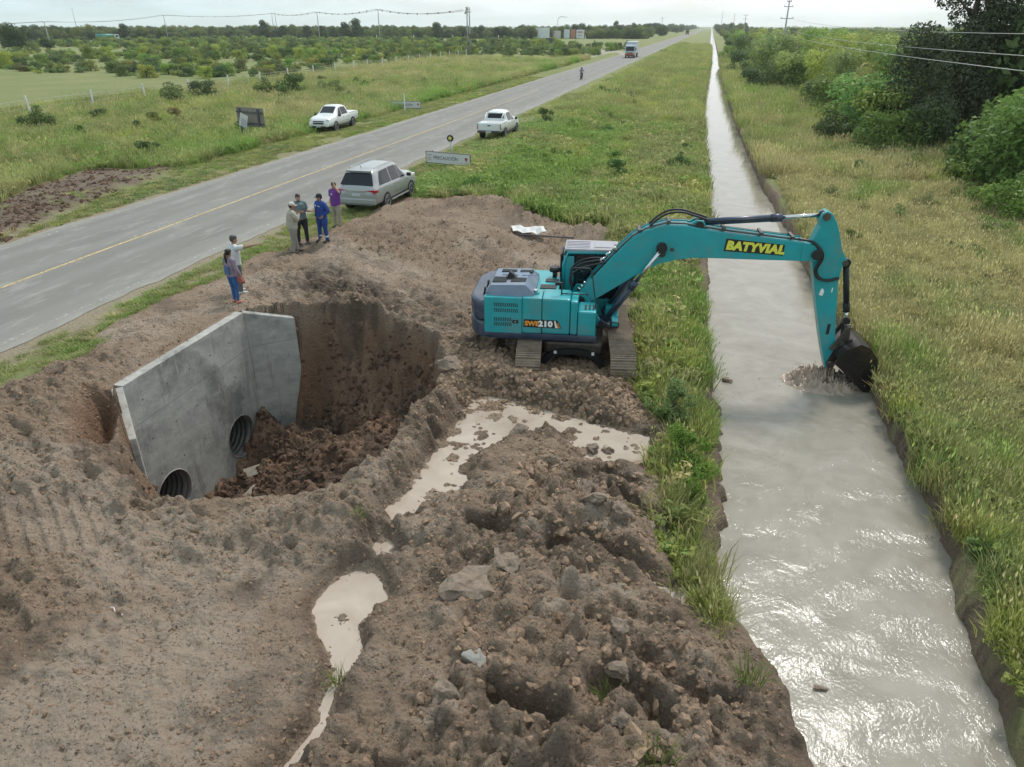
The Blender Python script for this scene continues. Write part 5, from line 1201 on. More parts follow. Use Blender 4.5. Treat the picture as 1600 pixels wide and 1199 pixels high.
Z = gz_at(X, Y); k = (Z > -4.6) & ((Z > -1.02) | (poly_sd(X, Y, PIT) > 0)) & (X < xl(Y) - .1); X, Y, S, Z = X[k], Y[k], S[k], Z[k]; n = len(X)
def clod_inst_mat():
    m = M_CLOD.copy(); t = m.node_tree; b = t.nodes['Principled BSDF']; src = b.inputs['Base Color'].links[0].from_socket
    ia = t.nodes.new('ShaderNodeAttribute'); ia.attribute_type = 'INSTANCER'; ia.attribute_name = 'tint'; mu = t.nodes.new('ShaderNodeMix'); mu.data_type = 'RGBA'; mu.blend_type = 'MULTIPLY'; mu.inputs[0].default_value = 1
    t.links.new(src, mu.inputs[6]); t.links.new(ia.outputs['Color'], mu.inputs[7]); t.links.new(mu.outputs[2], b.inputs['Base Color']); return m
CM = clod_inst_mat(); cl_i = []
for c in CLODS: c2 = c.copy(); c2.materials.clear(); c2.materials.append(CM); cl_i.append(c2)
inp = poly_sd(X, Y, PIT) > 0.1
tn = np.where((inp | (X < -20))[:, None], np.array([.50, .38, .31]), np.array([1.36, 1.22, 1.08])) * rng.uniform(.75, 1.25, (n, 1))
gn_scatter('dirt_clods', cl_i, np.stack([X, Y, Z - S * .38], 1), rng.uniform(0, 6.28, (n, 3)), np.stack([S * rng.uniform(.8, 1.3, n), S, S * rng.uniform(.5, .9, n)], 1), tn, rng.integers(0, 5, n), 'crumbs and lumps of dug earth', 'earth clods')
# the big lumps one can tell apart
for k, (x, y, s, sq, rz, col, lab) in enumerate([
    (-3.1, 13.2, .20, .8, .3, None, 'brown clod standing up in the middle of the long puddle'),
    (-1.5, 13.0, .17, .9, 1.3, None, 'dark clod in the right half of the long puddle'),
    (-1.15, 13.1, .15, .9, 2.3, None, 'smaller dark clod touching the one in the right of the puddle'),
    (-2.75, 7.95, .36, .75, .6, None, 'large upright lump of earth in the middle of the spoil'),
    (-2.2, 8.45, .26, .8, 1.8, None, 'rounded lump right behind the large upright one'),
    (-2.15, 6.55, .17, .7, .9, 'g', 'grey stone lying loose on the near spoil'),
    (-2.35, 5.95, .24, .9, 2.4, None, 'reddish wedge shaped clod near the grey stone'),
    (-1.95, 11.1, .19, .8, .4, None, 'brown boulder sized clod at the left of the clod cluster'),
    (-1.35, 10.9, .24, .75, 1.4, None, 'broad clod at the top of the clod cluster'),
    (-.75, 11.1, .17, .8, 2.0, None, 'clod at the right end of the clod cluster'),
    (-1.1, 10.3, .21, .8, 2.9, None, 'clod in the middle of the cluster beside the broad one'),
    (-.6, 10.2, .16, .9, .7, None, 'clod low on the right side of the clod cluster'),
    (-.35, 7.45, .17, .8, .8, None, 'pale squarish clod near the weeds at the bottom of the bank'),
    (-.3, 7.0, .2, .8, 1.9, None, 'brown clod beside the pale squarish one'),
    (-.15, 6.1, .15, .8, 1.1, None, 'clod next to a grass tuft near the bottom of the picture'),
    (-4.55, 7.3, .07, .7, 1.0, None, 'small clod sitting in the rounded puddle'),
    (-5.35, 15.0, .3, .7, .2, None, 'long broken edge of earth between pit and digger')]):
    me = rock_mesh(900 + k, 'mud_clod', 3)
    if col: me.materials.clear(); me.materials.append(mat('grey_stone', (.24, .235, .21), .85, var=.2, scale=4, bump=.5, bscale=20))
    o = link('mud_clod', me); o.location = (x, y, gz1(x, y) + s * .25); o.scale = (s * 1.15, s, s * sq); o.rotation_euler = (.2, .15, rz); tag(o, lab, 'clod')
for k, (x, y, z, s, lab) in enumerate([(1.42, 17.9, -1.29, .14, 'dark clod sticking out of the water by the near bank'), (2.75, 6.75, -1.3, .07, 'small brown clod in the water by the mud tip'), (2.55, 8.0, -1.3, .08, 'little clod with a twig in the shallow water')]):
    me = rock_mesh(950 + k, 'mud_clod', 2); o = link('mud_clod', me); o.location = (x, y, z); o.scale = (s * 1.4, s, s * .8); tag(o, lab, 'clod')
# ------------------------------------------------------------ cars
TYRE = mat('tyre_rubber', (.018, .018, .018), .85); RIM = mat('alloy_rim', (.42, .42, .43), .35, metal=.8)
AUTOG = mat('dark_car_glass', (.012, .015, .022), .12, spec=.35); TRIMB = mat('black_plastic_trim', (.02, .02, .022), .6)
REDL = mat('red_tail_lamp', (.35, .012, .015), .2, coat=.5); CLEARL = mat('clear_headlamp', (.62, .60, .52), .15, coat=.6); PLATE = mat('number_plate', (.45, .47, .5), .5)
SILV = mat('silver_car_paint', (.31, .325, .33), .33, metal=.35, coat=.6, var=.03, scale=2); WCAR = mat('white_car_paint', (.66, .67, .665), .35, coat=.5, var=.03, scale=2, dirt=((.40, .36, .30), .18))
def wheel(parent, x, y, r, w=.25, spokes=6):
    s = 1 if y > 0 else -1
    m = MB(); prof = [(r * .66, -w / 2), (r * .93, -w / 2), (r, -w / 2 + .04), (r, w / 2 - .04), (r * .93, w / 2), (r * .66, w / 2)]
    rings = [[(pr * math.cos(a), py, pr * math.sin(a)) for pr, py in prof] for a in [2 * math.pi * k / 28 for k in range(29)]]
    m.ring(rings, TYRE, True, False, True); t = fix_normals(m.build('wheel', parent)); t.location = (x, y, r)
    q = MB(); f = w / 2 * s; q.cyl((0, -w / 2 + .03, 0), (0, w / 2 - .03, 0), r * .64, TRIMB, 24); q.torus((0, f * .93, 0), r * .645, .018, RIM, 'y', 28, 6)
    for k in range(spokes):
        a = 2 * math.pi * k / spokes; R = Matrix.Rotation(-a, 3, 'Y'); c = R @ Vector((r * .36, f * .9, 0)); q.box(c, (r * .56, .03, r * .17), RIM, rot=R, bev=.008)
    q.cyl((0, f * .8, 0), (0, f * 1.0, 0), r * .16, RIM, 14); q.build('rim', t); return t
def boolean(o, cutters):
    for c in cutters:
        md = o.modifiers.new('cut', 'BOOLEAN'); md.object = c; md.operation = 'DIFFERENCE'; md.solver = 'EXACT'
    dg = bpy.context.evaluated_depsgraph_get(); me = bpy.data.meshes.new_from_object(o.evaluated_get(dg)); o.modifiers.clear(); old = o.data; o.data = me
    for c in cutters: bpy.data.objects.remove(c)
    return o
class Car:
    def __init__(s, ctrl, paint, name, root):
        s.c = np.array(ctrl, float)  # x, zbot, zbelt, ztop, wlow, wbelt, wtop
        s.paint = paint; s.root = root; c = s.c
        xs = sorted(set(np.round(np.concatenate([np.linspace(c[0, 0], c[-1, 0], 40), c[:, 0]]), 3)))
        rings = []
        for x in xs:
            zb, zs, zt, wl, wb, wt = [np.interp(x, c[:, 0], c[:, k]) for k in range(1, 7)]
            half = [(wl * .9, zb), (wl, zb + .10), (wl * 1.0, (zb + zs) / 2), (wb, zs - .05), (wb * .97, zs), (wt + (wb * .97 - wt) * .5, zs + (zt - zs) * .47), (wt + .03, zt - .10 * min(1, (zt - zs) / .3)), (wt * .84, zt - .028 * min(1, (zt - zs) / .3)), (wt * .4, zt + .0)]
            ring = [(x, y, z) for y, z in half] + [(x, -y, z) for y, z in reversed(half)]
            rings.append(ring)
        m = MB(); m.ring(rings, paint, True, True, True); s.body = fix_normals(m.build('body', root))
    def v(s, x, k): return float(np.interp(x, s.c[:, 0], s.c[:, k]))
    def arches(s, axles, r, w):
        cut = []
        for x in axles:
            for sg in (1, -1):
                m = MB(); m.cyl((x, sg * (w - .34), r), (x, sg * (w + .2), r), r * 1.17, TRIMB, 32); cut.append(fix_normals(m.build('cutter')))
        return cut
    def side_pt(s, x, t, sg, out=.006):
        zs, zt, wb, wt = s.v(x, 3 - 1), s.v(x, 3), s.v(x, 5), s.v(x, 6)
        pts = [(wb * .97, zs), (wt + (wb * .97 - wt) * .5, zs + (zt - zs) * .47), (wt + .03, zt - .10 * min(1, (zt - zs) / .3))]
        ts = [0, .47, 1]; y = np.interp(t, ts, [p[0] for p in pts]); z = np.interp(t, ts, [p[1] for p in pts]); return (x, sg * (y + out), z + out * .3)
    def side_window(s, quad, sg, name='side_window', n=6):
        """quad: x at bottom-left, bottom-right, top-right, top-left; t from .08 to .9"""
        a, b, c, d = quad; m = MB(); rows = []
        for j in range(4):
            t = .07 + .84 * j / 3; q = j / 3; x0, x1 = a + (d - a) * q, b + (c - b) * q
            rows.append([s.side_pt(x0 + (x1 - x0) * i / n, t, sg) for i in range(n + 1)])
        m.ring(rows, AUTOG, False, False, True); return m.build(name, s.root)
    def top_pane(s, x0, x1, name, fy=.84, n=6, out=.008):
        m = MB(); rows = []
        for i in range(n + 1):
            x = x0 + (x1 - x0) * i / n; wt = s.v(x, 6); zt = s.v(x, 3)
            dzdx = (s.v(x + .01, 3) - s.v(x - .01, 3)) / .02; nn = Vector((-dzdx, 0, 1)).normalized() * out
            rows.append([(x + nn.x, y, zt + nn.z - .012 * (abs(q) > .5)) for q, y in ((-1, -wt * fy), (-.5, -wt * .45), (0, 0), (.5, wt * .45), (1, wt * fy))])
        m.ring(rows, AUTOG, False, False, True); return m.build(name, s.root)
# --- SUV
SUV = empty('parked_suv', (-13.78, 30.28, 0), R_(90 - .4), 'silver SUV parked on the dirt shoulder, seen from behind', 'car')
ctrl = [(-2.42, .50, .80, .86, .66, .70, .60), (-2.38, .46, 1.00, 1.08, .80, .80, .66), (-2.28, .42, 1.06, 1.19, .89, .88, .68), (-1.98, .40, 1.09, 1.62, .91, .89, .58), (-1.82, .40, 1.10, 1.75, .92, .90, .57), (-1.4, .40, 1.10, 1.81, .93, .925, .61), (-.4, .40, 1.07, 1.84, .93, .925, .62), (.15, .40, 1.06, 1.83, .93, .925, .61), (.45, .40, 1.05, 1.77, .93, .92, .60), (1.15, .40, 1.05, 1.30, .93, .91, .66), (1.30, .40, 1.05, 1.22, .93, .905, .70), (1.9, .42, 1.0, 1.16, .925, .88, .68), (2.22, .44, .88, 1.04, .88, .82, .6), (2.36, .46, .76, .88, .78, .70, .5), (2.42, .5, .64, .72, .66, .6, .4)]
c = Car(ctrl, SILV, 'suv', SUV); boolean(c.body, c.arches((-1.33, 1.42), .41, .93))
for sg in (1, -1):
    c.side_window((.34, 1.02, .44, .30), sg); c.side_window((-.62, .28, .24, -.56), sg); c.side_window((-1.86, -.70, -.64, -1.45), sg, 'quarter_window')
    for x in (-1.33, 1.42): wheel(SUV, x, sg * .825, .405, .26)
    st = MB(); st.box((.05, sg * .93, .38), (1.9, .12, .06), SILV, bev=.02); st.box((.05, sg * .91, .44), (2.0, .06, .10), TRIMB); st.build('running_board', SUV)
    mr = MB(); mr.box((.98, sg * 1.03, 1.14), (.14, .2, .15), TRIMB, bev=.04); mr.build('side_mirror', SUV)
    rr_ = MB(); rr_.tube([(-1.7, sg * .56, 1.80), (-1.5, sg * .56, 1.835), (.1, sg * .56, 1.85), (.3, sg * .56, 1.80)], .016, SILV, 6); rr_.build('roof_rail', SUV)
    tl = MB(); tl.prism([(sg * .40, 1.01), (sg * .90, 1.05), (sg * .905, .93), (sg * .80, .88), (sg * .74, .95)], 'x', -2.405, -2.30, REDL, .012); tl.box((-2.26, sg * .90, .985), (.2, .06, .11), REDL, bev=.02); fix_normals(tl.build('tail_lamp', SUV))
    hd = MB(); hd.box((2.17, sg * .70, .93), (.24, .24, .12), CLEARL, bev=.04); hd.build('headlight', SUV)
    dh = MB(); dh.box((.15, sg * .94, .93), (.16, .03, .03), CHROME, bev=.008); dh.build('door_handle', SUV); dh = MB(); dh.box((-.75, sg * .945, .95), (.16, .03, .03), CHROME, bev=.008); dh.build('door_handle', SUV)
    ds = MB(); ds.box((-.42, sg * .9275, .73), (.012, .006, .56), TRIMB); ds.build('door_gap', SUV)
bg_ = MB(); bg_.quad([(-2.265, -.76, 1.20), (-1.975, -.60, 1.645), (-1.975, .60, 1.645), (-2.265, .76, 1.20)], AUTOG); bg_.build('rear_window', SUV)
for v in bpy.data.objects['rear_window'].data.vertices: v.co.x -= .02
sp_ = MB(); sp_.box((-1.93, 0, 1.745), (.24, 1.10, .035), SILV, bev=.02); sp_.box((-2.00, 0, 1.705), (.10, 1.08, .05), TRIMB, bev=.01); sp_.build('rear_spoiler', SUV)
bp_ = MB(); bp_.box((-2.36, 0, .56), (.2, 1.72, .26), SILV, bev=.06); bp_.box((-2.40, 0, .43), (.12, 1.5, .06), TRIMB, bev=.02); bp_.build('rear_bumper', SUV)
pl_ = MB(); pl_.prism([(-.50, .96), (.50, .96), (.34, .72), (-.34, .72)], 'x', -2.412, -2.39, SILV, .01); pl_.box((-2.417, 0, .84), (.01, .40, .12), PLATE); pl_.box((-2.415, 0, .985), (.03, .9, .025), CHROME); fix_normals(pl_.build('number_plate', SUV))
c.top_pane(.50, 1.12, 'windscreen')
an = MB(); an.tube([(-1.6, .05, 1.80), (-1.7, .05, 1.92)], .012, TRIMB, 5); an.build('roof_antenna', SUV)
# --- pickups
PCT = [(-2.62, .60, 1.02, 1.08, .82, .86, .82), (-2.58, .56, 1.12, 1.18, .87, .89, .85), (-1.0, .50, 1.12, 1.19, .89, .90, .86), (-.96, .46, 1.12, 1.22, .90, .91, .74), (-.80, .44, 1.12, 1.72, .905, .91, .62), (-.5, .44, 1.11, 1.80, .91, .91, .61), (.2, .44, 1.10, 1.82, .91, .91, .61), (.48, .44, 1.09, 1.75, .91, .905, .60), (1.2, .44, 1.08, 1.30, .91, .90, .66), (1.34, .44, 1.08, 1.22, .91, .89, .70), (2.0, .46, 1.04, 1.16, .91, .87, .68), (2.4, .48, .92, 1.06, .87, .82, .62), (2.56, .5, .8, .92, .8, .74, .56), (2.64, .56, .66, .76, .70, .64, .46)]
def pickup(loc, rz, label, front_detail):
    root = empty('parked_pickup', loc, rz, label, 'pickup'); c = Car(PCT, WCAR, 'pickup', root)
    bx = MB(); bx.box((-1.79, 0, 1.15), (1.46, 1.38, .86), TRIMB); boolean(c.body, [fix_normals(bx.build('cutter'))]); boolean(c.body, c.arches((-1.52, 1.53), .41, .91))
    ln = MB(); ln.box((-1.79, 0, .735), (1.44, 1.36, .02), TRIMB)
    for y in (-.685, .685): ln.box((-1.79, y, .90), (1.44, .012, .34), TRIMB)
    for x in (-2.515, -1.065): ln.box((x, 0, .90), (.012, 1.36, .34), TRIMB)
    ln.build('bed_liner', root)
    for sg in (1, -1):
        c.side_window((.36, 1.04, .44, .32), sg); c.side_window((-.72, .30, .26, -.62), sg)
        for x in (-1.52, 1.53): wheel(root, x, sg * .81, .41)
        m = MB(); m.box((1.0, sg * 1.0, 1.15), (.13, .2, .17), TRIMB, bev=.04); m.build('side_mirror', root)
        m = MB(); m.box((2.40, sg * .66, .93), (.24, .24, .15), CLEARL, bev=.05); m.build('headlight', root)
        m = MB(); m.box((-2.59, sg * .82, .90), (.06, .10, .34), REDL, bev=.02); m.build('tail_lamp', root)
        m = MB(); m.box((.0, sg * .895, .40), (1.9, .08, .06), TRIMB, bev=.02); m.build('side_step', root)
        for x in (.12, -.72): m = MB(); m.box((x, sg * .915, .96), (.15, .03, .03), TRIMB, bev=.008); m.build('door_handle', root)
        m = MB(); m.box((-.48 + .8 * 0, sg * .909, .72), (.012, .006, .56), TRIMB); m.build('door_gap', root)
    c.top_pane(.53, 1.17, 'windscreen'); c.top_pane(-.94, -.83, 'rear_window', .86, 2, .012)
    m = MB(); m.box((-2.66, 0, .60), (.16, 1.66, .16), STEEL, bev=.04); m.box((-2.745, 0, .60), (.01, .4, .11), PLATE); m.build('rear_bumper', root)
    m = MB(); m.box((-2.625, 0, 1.0), (.015, .22, .07), TRIMB, bev=.005); m.build('tailgate_handle', root)
    g = MB(); g.box((2.615, 0, .86), (.06, .86, .06), TRIMB, bev=.01); g.box((2.66, 0, .72), (.05, .84, .11), TRIMB, bev=.02); g.box((2.60, 0, .46), (.10, 1.1, .15), TRIMB, bev=.03); g.box((2.665, 0, .50), (.01, .36, .1), PLATE); g.build('front_grille', root)
    m = MB(); m.box((2.52, 0, .60), (.26, 1.62, .26), WCAR, bev=.09); m.build('front_bumper', root)
    return root
P1 = pickup((-27.85, 53.7, -.04), R_(-90 + 1), 'white pickup with a loaded bed facing us on the far side of the road', True)
jk = empty('spare_gear', (-27.85, 55.3, .72), .4, 'dark bundled gear piled in the bed of the white pickup', 'gear')
m = MB(); m.sphere((.1, 0, .2), .34, TRIMB, (1, 1.1, .8), 10); m.sphere((-.35, .2, .32), .24, mat('brown_sacking', (.16, .12, .09), .9, var=.2), (1, 1, 1.1), 10); m.build('bundle', jk)
m = MB(); m.tube([(.3, .2, .2), (.2, .1, .55), (0, .1, .62)], .09, BLACK, 8); m.sphere((0, .1, .65), .13, BLACK, (1.3, 1, .9), 10); m.build('black_bag', jk)
P2 = pickup((-14.25, 52.9, 0), R_(90 - 1), 'white pickup with roll bar parked on the near grass verge', False)
m = MB()
for y in (-.62, .62): m.tube([(-1.75, y, 1.16), (-1.35, y, 1.50), (-1.0, y, 1.68)], .035, WCAR, 8)
m.tube([(-1.0, -.62, 1.68), (-1.0, .62, 1.68)], .035, WCAR, 8); m.box((-1.08, 0, 1.22), (.12, 1.34, .2), WCAR, bev=.03); m.build('roll_bar', P2)

# --- lorries far away
def lorry(loc, rz, label, cabm, boxm, L=7.0, load='box', s=1):
    r = empty('truck', loc, rz, label, 'truck'); r.scale = (s, s, s)
    m = MB(); m.prism([(0, .7), (2.1, .7), (2.2, 1.5), (2.05, 2.7), (1.8, 2.95), (0, 3.0)], 'y', -1.22, 1.22, cabm, .08); m.box((1.1, 0, .62), (2.2, 2.3, .3), TRIMB); fix_normals(m.build('cab', r))
    m = MB(); m.quad([(2.20, -1.08, 1.62), (2.20, 1.08, 1.62), (2.075, 1.02, 2.62), (2.075, -1.02, 2.62)], AUTOG); m.build('windscreen', r)
    m = MB(); m.box((2.22, 0, .80), (.18, 2.40, .42), mat('rusty_red_bumper', (.28, .10, .07), .6, var=.2), bev=.05); m.box((2.24, 0, 1.16), (.06, 1.7, .28), mat('cream_grille', (.5, .42, .34), .6), bev=.02); m.box((2.25, 0, .52), (.10, 2.3, .18), TRIMB); m.build('bumper', r)
    for sg in (1, -1):
        m = MB(); m.quad([(.5, sg * 1.23, 1.65), (1.75, sg * 1.23, 1.65), (1.75, sg * 1.23, 2.5), (.5, sg * 1.23, 2.5)], AUTOG); m.build('side_window', r)
        m = MB(); m.cyl((2.32, sg * .9, 1.12), (2.30, sg * .9, 1.12), .13, CLEARL, 12); m.build('headlight', r)
        m = MB(); m.tube([(1.9, sg * 1.25, 2.3), (2.2, sg * 1.48, 2.3), (2.2, sg * 1.48, 1.8)], .03, TRIMB, 5); m.box((2.2, sg * 1.48, 2.05), (.06, .2, .4), TRIMB); m.build('side_mirror', r)
        for x in (1.1, -L + 1.2, -L + 2.4): wheel(r, x, sg * 1.05, .5, .3)
    m = MB(); m.box((-L / 2, 0, .85), (L, .9, .22), TRIMB); m.build('chassis', r)
    m = MB()
    if load == 'box': m.box((-L / 2 - .15, 0, 2.35), (L - .2, 2.5, 2.7), boxm, bev=.05); m.box((-L / 2 - .15, 0, 1.0), (L - .2, 2.45, .12), TRIMB)
    else:
        n = 20; m.ring([[(x, 1.2 * math.cos(2 * math.pi * k / n) * q, 2.1 + 1.05 * math.sin(2 * math.pi * k / n) * q) for k in range(n)] for x, q in ((-.3, .7), (-.35, 1), (-L + .1, 1), (-L, .7))], boxm, True, True, True); m.box((-L / 2, 0, 3.17), (L * .7, .5, .08), TRIMB)
    fix_normals(m.build('cargo_box' if load == 'box' else 'tank', r)); return r
lorry((-19.2, 200, 0), R_(-90), 'blue and white truck driving towards us in the right lane', mat('pale_blue_truck_paint', (.40, .47, .55), .4, var=.1), mat('grey_white_cargo_cover', (.50, .52, .54), .6, var=.15), 8)
lorry((-344, 398, -.5), R_(52), 'green tanker truck with a white cab crossing the far left field', mat('white_truck_cab', (.6, .62, .62), .4), mat('green_tank_paint', (.02, .20, .19), .45), 8.5, 'tank', 1.15)
lorry((-21.5, 760, 0), R_(-90), 'tiny dark truck near the horizon end of the road', mat('dark_brown_truck', (.08, .06, .05), .5), mat('brown_cargo', (.10, .07, .06), .7), 8, 'box', 1.2)

# ------------------------------------------------------------ signs, posts, poles
GREYST = mat('galvanised_grey_steel', (.30, .31, .32), .5, metal=.4); SIGNW = mat('printed_white_banner', (.56, .55, .54), .6, var=.06, scale=3); LET = mat('grey_letter_print', (.12, .12, .14), .6); REDP = mat('dark_red_print', (.30, .03, .05), .6)
WOODD = mat('weathered_grey_timber', (.10, .095, .10), .85, var=.25, scale=9); BOARDM = mat('weathered_plywood', (.235, .215, .175), .9, var=.15, scale=4)
def banner(loc, rz, w, h, label, zb=.12):
    r = empty('warning_sign', loc, rz, label, 'sign'); m = MB(); m.box((0, 0, zb + h / 2), (w, .03, h), SIGNW, bev=.004); p = m.build('sign_panel', r)
    f = MB(); t = .035
    for x in (-w / 2, w / 2): f.box((x, 0, zb + h / 2), (t, .05, h + t), LET)
    for z in (zb, zb + h): f.box((0, 0, z), (w, .05, t), LET)
    f.build('sign_frame', r)
    for x in (-w / 2 + .0, w / 2 - .0): l = MB(); l.box((x, 0, (zb - .25) / 2), (.04, .04, zb + .25), GREYST); l.build('leg', r)
    text_obj('lettering', 'PRECAUCI\u00d3N', h * .42, LET, p, (-w * .33, -.0165, zb + h * .36), (R_(90), 0, 0), offset=.004, sx=w / 2.9 * 1.12 / (h / .55))
    q = MB(); cx, cz = w * .41, zb + h * .5; q.prism([(cx - .11, cz + .08), (cx - .05, cz + .13), (cx, cz + .09), (cx + .05, cz + .13), (cx + .11, cz + .08), (cx, cz - .11)], 'y', -.022, -.016, REDP); q.build('red_emblem', r)
    q = MB(); q.box((-w * .455, -.018, zb + h * .5), (.02, .006, h * .6), LET); q.box((-w * .40, -.018, zb + h * .72), (w * .07, .006, .03), REDP); q.box((-w * .41, -.018, zb + h * .4), (w * .05, .006, h * .3), mat('pale_print', (.42, .38, .38), .6)); q.build('printed_mark', r); return r
def zg(x, y): return gz1(x, y)
A_ = (-15.15, 39.95); B_ = (-12.25, 39.25)
banner(((A_[0] + B_[0]) / 2, (A_[1] + B_[1]) / 2, zg(-13.7, 39.6)), math.atan2(B_[1] - A_[1], B_[0] - A_[0]), 2.95, .62, 'long low white sign reading PRECAUCI\u00d3N nearer us on the verge', .14)
banner((-27.9, 68.9, zg(-27.9, 68.9)), R_(8), 2.9, .62, 'second long white PRECAUCI\u00d3N sign beyond the far road edge', .1)
d = empty('beacon_post', (-14.55, 43.0, 0), 0, 'slim grey post with a round yellow lamp behind the near warning sign', 'post')
m = MB(); m.tube([(0, 0, -.1), (-.12, 0, .95)], .07, mat('pale_post_paint', (.45, .46, .42), .7, var=.2), 10); m.build('post', d); m = MB(); m.cyl((-.13, .05, 1.10), (-.13, -.06, 1.10), .20, TRIMB, 20); b2 = m.build('lamp_housing', d); m = MB(); m.sphere((-.13, -.06, 1.10), .11, mat('yellow_lens', (.55, .50, .10), .3), (1, .5, 1)); m.build('lamp_lens', b2)
d = empty('marker_post', (-15.4, 41.8, 0), 0, 'small white marker post at the road edge by the warning sign', 'post'); m = MB(); m.box((0, 0, .3), (.07, .04, .65), WHT_T, bev=.01); m.box((0, -.022, .52), (.05, .006, .08), REDP); m.build('post', d)
d = empty('marker_post', (-27.4, 67.3, 0), 0, 'thin white post sticking up in front of the distant warning sign', 'post'); m = MB(); m.box((0, 0, .6), (.08, .05, 1.9), WHT_T, bev=.01); m.build('post', d)
# board on two dark posts
nb = empty('notice_board', (-32.4, 49.4, zg(-32.4, 49.4) + .05), R_(-14), 'weathered board on two dark posts beyond the road', 'board')
for x in (-.95, .9): m = MB(); m.box((x, -.08, 1.05), (.13, .1, 2.5), WOODD, bev=.01); m.build('post', nb)
for z in (2.02, 1.25): m = MB(); m.box((0, -.04, z), (2.7, .06, .12), WOODD); m.build('rail', nb)
m = MB(); m.box((0, .03, 1.68), (2.75, .04, 1.35), BOARDM); m.build('board_panel', nb)
ns = empty('leaning_sign', (-32.45, 48.9, zg(-32.4, 49.4)), R_(-10), 'small tilted white sign leaning on the weathered board', 'sign')
m = MB(); m.box((-.15, -.12, 1.55), (.72, .02, .92), SIGNW, rot=Matrix.Rotation(R_(20), 3, 'Y')); pnl = m.build('sign_panel', ns)
m = MB()
for k in range(5): m.box((-.15 - .03 * k + .06, -.135, 1.62 - .12 * k), (.46, .006, .05), mat('faded_blue_print', (.22, .25, .32), .7) if k == 0 else bpy.data.materials['faded_blue_print'], rot=Matrix.Rotation(R_(20), 3, 'Y'))
m.build('faded_print', ns); m = MB(); m.tube([(.1, -.1, -.1), (-.02, -.11, 1.2)], .025, GREYST, 6); m.build('post', ns)
# post and wire fence
POSTM = mat('whitewashed_concrete_post', (.68, .67, .63), .85, var=.12, scale=6)
fp = [(-59.3, 50.0), (-61.8, 58.5), (-61.9, 66.4), (-62.0, 74.5), (-62.3, 83), (-62.6, 91.5), (-63, 100), (-63.5, 109), (-64, 118), (-64.6, 127), (-65.2, 136)] + [(-65.6 - .06 * k, 143 + 7.5 * k) for k in range(10)]
fe = empty('field_fence', (-62, 70, zg(-62, 70)), 0, 'fence of thin white concrete posts and wires across the field', 'fence')
m0 = MB(); m0.box((0, 0, .9), (.14, .14, 2.15), POSTM, bev=.01); pm = m0.build('post', fe); z0 = fe.location.z
for k, (x, y) in enumerate(fp):
    o = pm if k == 0 else pm.copy()
    if k: COL.objects.link(o); o.parent = fe
    o.location = (x + 62, y - 70, zg(x, y) - z0); o.rotation_euler = (random.uniform(-.05, .05), random.uniform(-.07, .05), 0)
WIREM = mat('pale_fence_wire', (.42, .42, .40), .5)
m = MB()
for hz_ in (.45, .9, 1.3, 1.6):
    m.tube([(x + 62, y - 70, zg(x, y) - z0 + hz_) for x, y in fp], .010 if hz_ < 1.5 else .014, WIREM, 4)
m.build('fence_wire', fe)
# utility poles
CONP = mat('grey_concrete_pole', (.36, .36, .35), .8, var=.1, scale=2)
def pole(x, y, h, label, arms=((.3, 1.6),), lean=0.0, rz=0.0, twin=0, r=.16, extra=None, group=None):
    o = empty('utility_pole', (x, y, zg(x, y)), rz, label, 'pole', group)
    for s in ([0] if not twin else [-twin / 2, twin / 2]):
        m = MB(); m.tube([(s, 0, -.3), (s + lean * h, 0, h)], [r, r * .55], CONP, 10); m.build('pole_shaft', o)
    for dz, w in arms:
        m = MB(); m.box((lean * h, 0, h - dz), (w, .12, .12), GREYST, bev=.01); a = m.build('crossarm', o)
        for sx in (-w / 2 + .08, w / 2 - .08, 0):
            i = MB(); i.cyl((sx + lean * h, 0, h - dz + .06), (sx + lean * h, 0, h - dz + .26), .055, mat('brown_insulator', (.10, .05, .035), .3) if 'brown_insulator' not in bpy.data.materials else bpy.data.materials['brown_insulator'], 8); i.build('insulator', a)
    if extra: extra(o)
    return o
pole(13.8, 161, 12.4, 'tall concrete power pole with stacked crossarms right of the canal', ((.25, .8), (1.1, 1.6), (3.1, 2.3), (5.6, 2.6), (8.4, 2.2), (11.4, .8)), .0, 0, 0, .22)
pole(17.0, 441, 13.6, 'power pole farther down the canal with two crossarms', ((.4, 3.0), (2.2, 2.6)), 0, 0, 0, .24)
pole(23, 900, 20, 'very distant pole right of the canal at the horizon', ((.4, 3),), 0, 0, 0, .35)
pole(13, 1150, 27, 'thin mast far down the right side of the road', ((.4, 2.5),), 0, 0, 0, .4)
def trafo(o):
    m = MB()
    for x, z, s in ((-1.0, 5.6, .8), (1.0, 5.0, .85), (0, 3.0, .5)): m.box((x, -.25, z), (.9 * s, .9 * s, 1.5 * s), mat('dark_transformer_paint', (.10, .08, .08), .7, var=.3) if 'dark_transformer_paint' not in bpy.data.materials else bpy.data.materials['dark_transformer_paint'], bev=.06)
    m.build('transformer', o); m = MB(); m.box((0, 0, 6.9), (2.2, .35, .25), GREYST); m.build('platform', o)
    m = MB(); rj = random.Random(2)
    for k in range(26): 
        a = rj.uniform(0, 6.28); q = rj.uniform(.3, 1.0); c_ = Vector((-.9 + .7 * (k / 26), 0, 11.2 + 1.6 * (k / 26))); m.tube([c_, c_ + Vector((math.cos(a) * q, math.sin(a) * q * .6, rj.uniform(-.5, .6)))], .06, TRIMB, 4)
    m.build('stick_nest', o)
pole(-72, 232, 12.9, 'thick transformer pole with a stick nest on top', ((1.4, 2.2),), 0, R_(-20), .9, .3, trafo)
PL = [(-131.5, 301, 13.9), (-184, 349, 13.9), (-287, 483, 15.5), (-301, 390, 13.4), (-291, 296, 9.6)]
